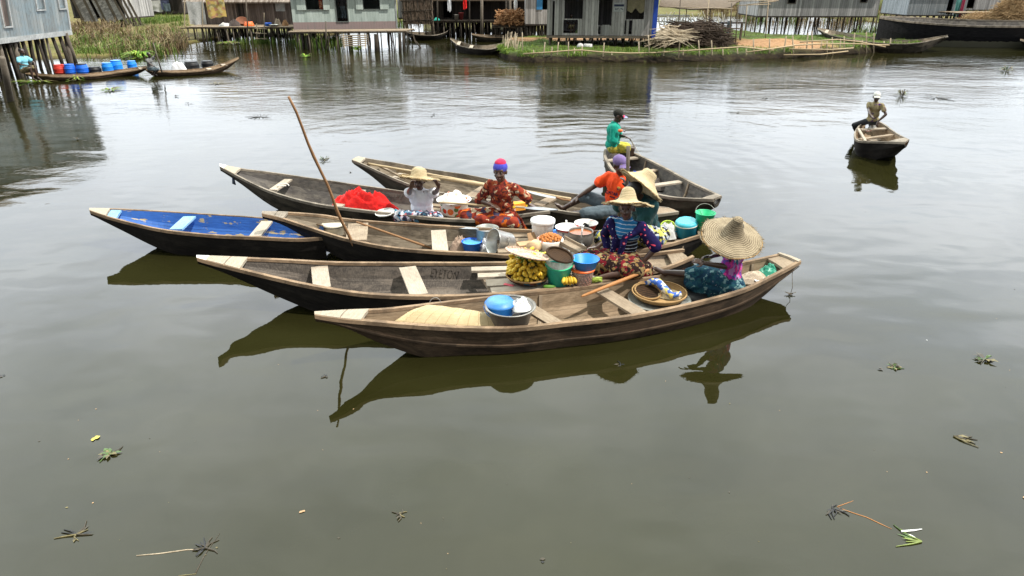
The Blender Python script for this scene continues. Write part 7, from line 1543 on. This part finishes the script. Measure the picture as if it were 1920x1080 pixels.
water_plant('floating plant with one upright green leaf and a curling stem', 1846, 674, .16, 10, 5, LV, .10, lw=.035); water_plant('pair of curled yellow and brown leaves trailing submerged stems', 1788, 818, .20, 8, 7, [ML2, ML3, ML3], .05, lw=.03, dirn=-.5)
water_plant('lone yellow leaf lying flat on the water', 170, 825, .10, 2, 0, [M_LEAF_Y], .02, lw=.035, dirn=.8, name='floating_leaf', cat='leaf'); water_plant('clump of small green and brown leaves near the yellow leaf', 204, 851, .12, 16, 4, LV, .05); water_plant('spidery half-sunk plant with two tan stalks', 143, 1003, .14, 6, 7, [ML3, ML2, M_BLACK], .04, lw=.014); water_plant('brown sunken root tangle beside a long twig', 385, 1028, .12, 5, 9, [ML3, M_BLACK], .02, lw=.012)
def twig(label, pts, r, m): mb = MB(); mb.tube([P(x, y, .001) for x, y in pts], [r * .65] * (len(pts) - 1) + [r * .3], 6); return tag(mb.build('twig', m, None, True), label, 'twig')
twig('straight dark twig floating across the root tangle', [(366, 1076), (384, 1040), (412, 1000)], .008, ML3); twig('thin tan stalk floating beside the root tangle', [(256, 1042), (300, 1038), (350, 1031), (370, 1030)], .007, W_STICK); twig('pale stalk cut off by the lower edge of the water view', [(335, 1080), (368, 1076)], .008, ML2)
water_plant('dark sunken weed head with thin orange stalks', 1562, 955, .12, 6, 6, [ML3, M_BLACK], .02, lw=.014); twig('thin orange stalk running out of the sunken weed head', [(1572, 952), (1600, 962), (1625, 970), (1650, 982), (1672, 992)], .006, W_PADDLE); twig('short orange stalk above the sunken weed head', [(1570, 950), (1600, 939)], .006, W_PADDLE); water_plant('bright lime stems floating at the end of the orange stalk', 1728, 1016, .22, 3, 5, [ML4, ML1], .03, lw=.012, dirn=2.7); water_plant('white leaf sheath floating beside the lime stems', 1690, 997, .16, 1, 1, [M_WHITE_PL], .01, lw=.014, dirn=-.2)
water_plant('tan husk floating at the edge of the open water', 1911, 932, .13, 2, 0, [M_CARD], .02, lw=.03, dirn=.2, name='floating_leaf', cat='leaf'); water_plant('small dark twig tuft on the open water below the boats', 750, 965, .08, 4, 5, [ML3, ML2], .03, lw=.01); water_plant('pale scrap floating below the boats', 567, 961, .04, 3, 0, [M_CARD], .01); water_plant('tiny dark scrap near the lower edge of the water', 1018, 1051, .035, 4, 0, DK, .01); water_plant('bluish scrap floating by the reflected bow', 610, 706, .06, 5, 1, DK, .015)
water_plant('upright tuft of brown green weed behind the punting pole', 608, 300, .22, 26, 6, [ML3, ML2, ML1], .22, lw=.015); water_plant('line of dark weed floating beside the top of the punting pole', 488, 219, .38, 18, 4, DK, .06, lw=.02); water_plant('grassy tuft with reddish stems beside the rower', 1691, 180, .30, 34, 4, [ML1, ML3, ML2], .30, lw=.02); water_plant('scattered dark weed floating beside the grassy tuft', 1754, 183, .6, 24, 3, DK, .06, lw=.03); water_plant('bright green grassy tuft floating far out before the black boat', 1887, 133, .42, 40, 2, [ML1, ML2], .30, lw=.03)
water_plant('big clump of bright green water hyacinth behind the poling child', 262, 108, .9, 120, 0, [M_HYA], .45, lw=.07); water_plant('small patch of hyacinth floating off the barrel canoe', 209, 169, .45, 40, 0, [M_HYA, ML2], .12, lw=.05); water_plant('yellow green weeds against the barrel canoe', 145, 150, .5, 46, 0, [M_HYA, ML2], .22, lw=.04); water_plant('raft of pale weeds along the near side of the barrel canoe', 70, 152, .9, 70, 4, [M_HYA, ML2], .10, lw=.05); water_plant('hyacinth tuft below the mint house', 574, 107, .35, 30, 0, [M_HYA], .22, lw=.05); water_plant('hyacinth patch at the foot of the cluttered platform', 430, 82, .9, 60, 0, [M_HYA, ML2], .2, lw=.06); water_plant('green weeds around the stilts under the slatted rack', 670, 95, .5, 50, 0, [M_HYA], .35, lw=.05); water_plant('dark weed scrap on the open water before the far boats', 440, 146, .5, 20, 0, DK, .04, lw=.03); water_plant('yellowish weed line near the poled canoe', 405, 157, .5, 24, 0, [ML2, ML3], .05, lw=.03)
water_plant('small dark scrap by the twin weeds off the barrel canoe', 330, 181, .14, 7, 0, DK, .05, lw=.02); water_plant('dark scrap floating between the pole tip and the far boats', 355, 194, .16, 8, 0, DK, .05, lw=.02); water_plant('dark scrap floating out from the tall blue grey house', 145, 261, .10, 6, 0, DK, .06, lw=.02); water_plant('brown scrap floating above the red cloth canoe', 658, 323, .08, 6, 1, DK, .04, lw=.012); water_plant('brown scrap on the open water left of the boy in green', 814, 216, .14, 8, 0, DK, .05, lw=.02); water_plant('faint weeds floating left of the boy in green', 1022, 208, .3, 9, 2, DK, .04, lw=.02); water_plant('faint weeds on the bright water right of the boy in green', 1440, 184, .35, 10, 2, DK, .05, lw=.02); water_plant('tiny dark scrap on the bright water below the long bank', 1384, 211, .1, 5, 0, DK, .05, lw=.02)
water_plant('dark leaf floating at the far edge beside the reflected hats', 5, 704, .05, 4, 0, DK, .02); water_plant('dark weed by the reflected stern', 1163, 683, .09, 5, 2, DK, .01, lw=.012); water_plant('white feather on the open water near the reflected hat', 1735, 637, .05, 1, 0, [M_WHITE_PL], .01, lw=.01, dirn=-.1, name='feather', cat='feather')

mb = MB()
for i in range(120):
    x, y = rnd.uniform(0, 1920), 150 + 930 * rnd.random() ** 1.3; p = P(x, y, .003); k = .003 + .006 * rnd.random() ** 2; a = rnd.uniform(0, 6.28)
    mb.add([p + V3(math.cos(a + q) * k * (1.6 if j % 2 else .8), math.sin(a + q) * k, 0) for j, q in enumerate((0, 1.2, 2.6, 3.9, 5.1))], [(0, 1, 2, 3, 4)], rnd.randrange(3))
tag(mb.build('scum', [M_CARD, ML2, ML3], None), 'tiny pale and brown specks of scum drifting on the open water', 'scum', kind='stuff')
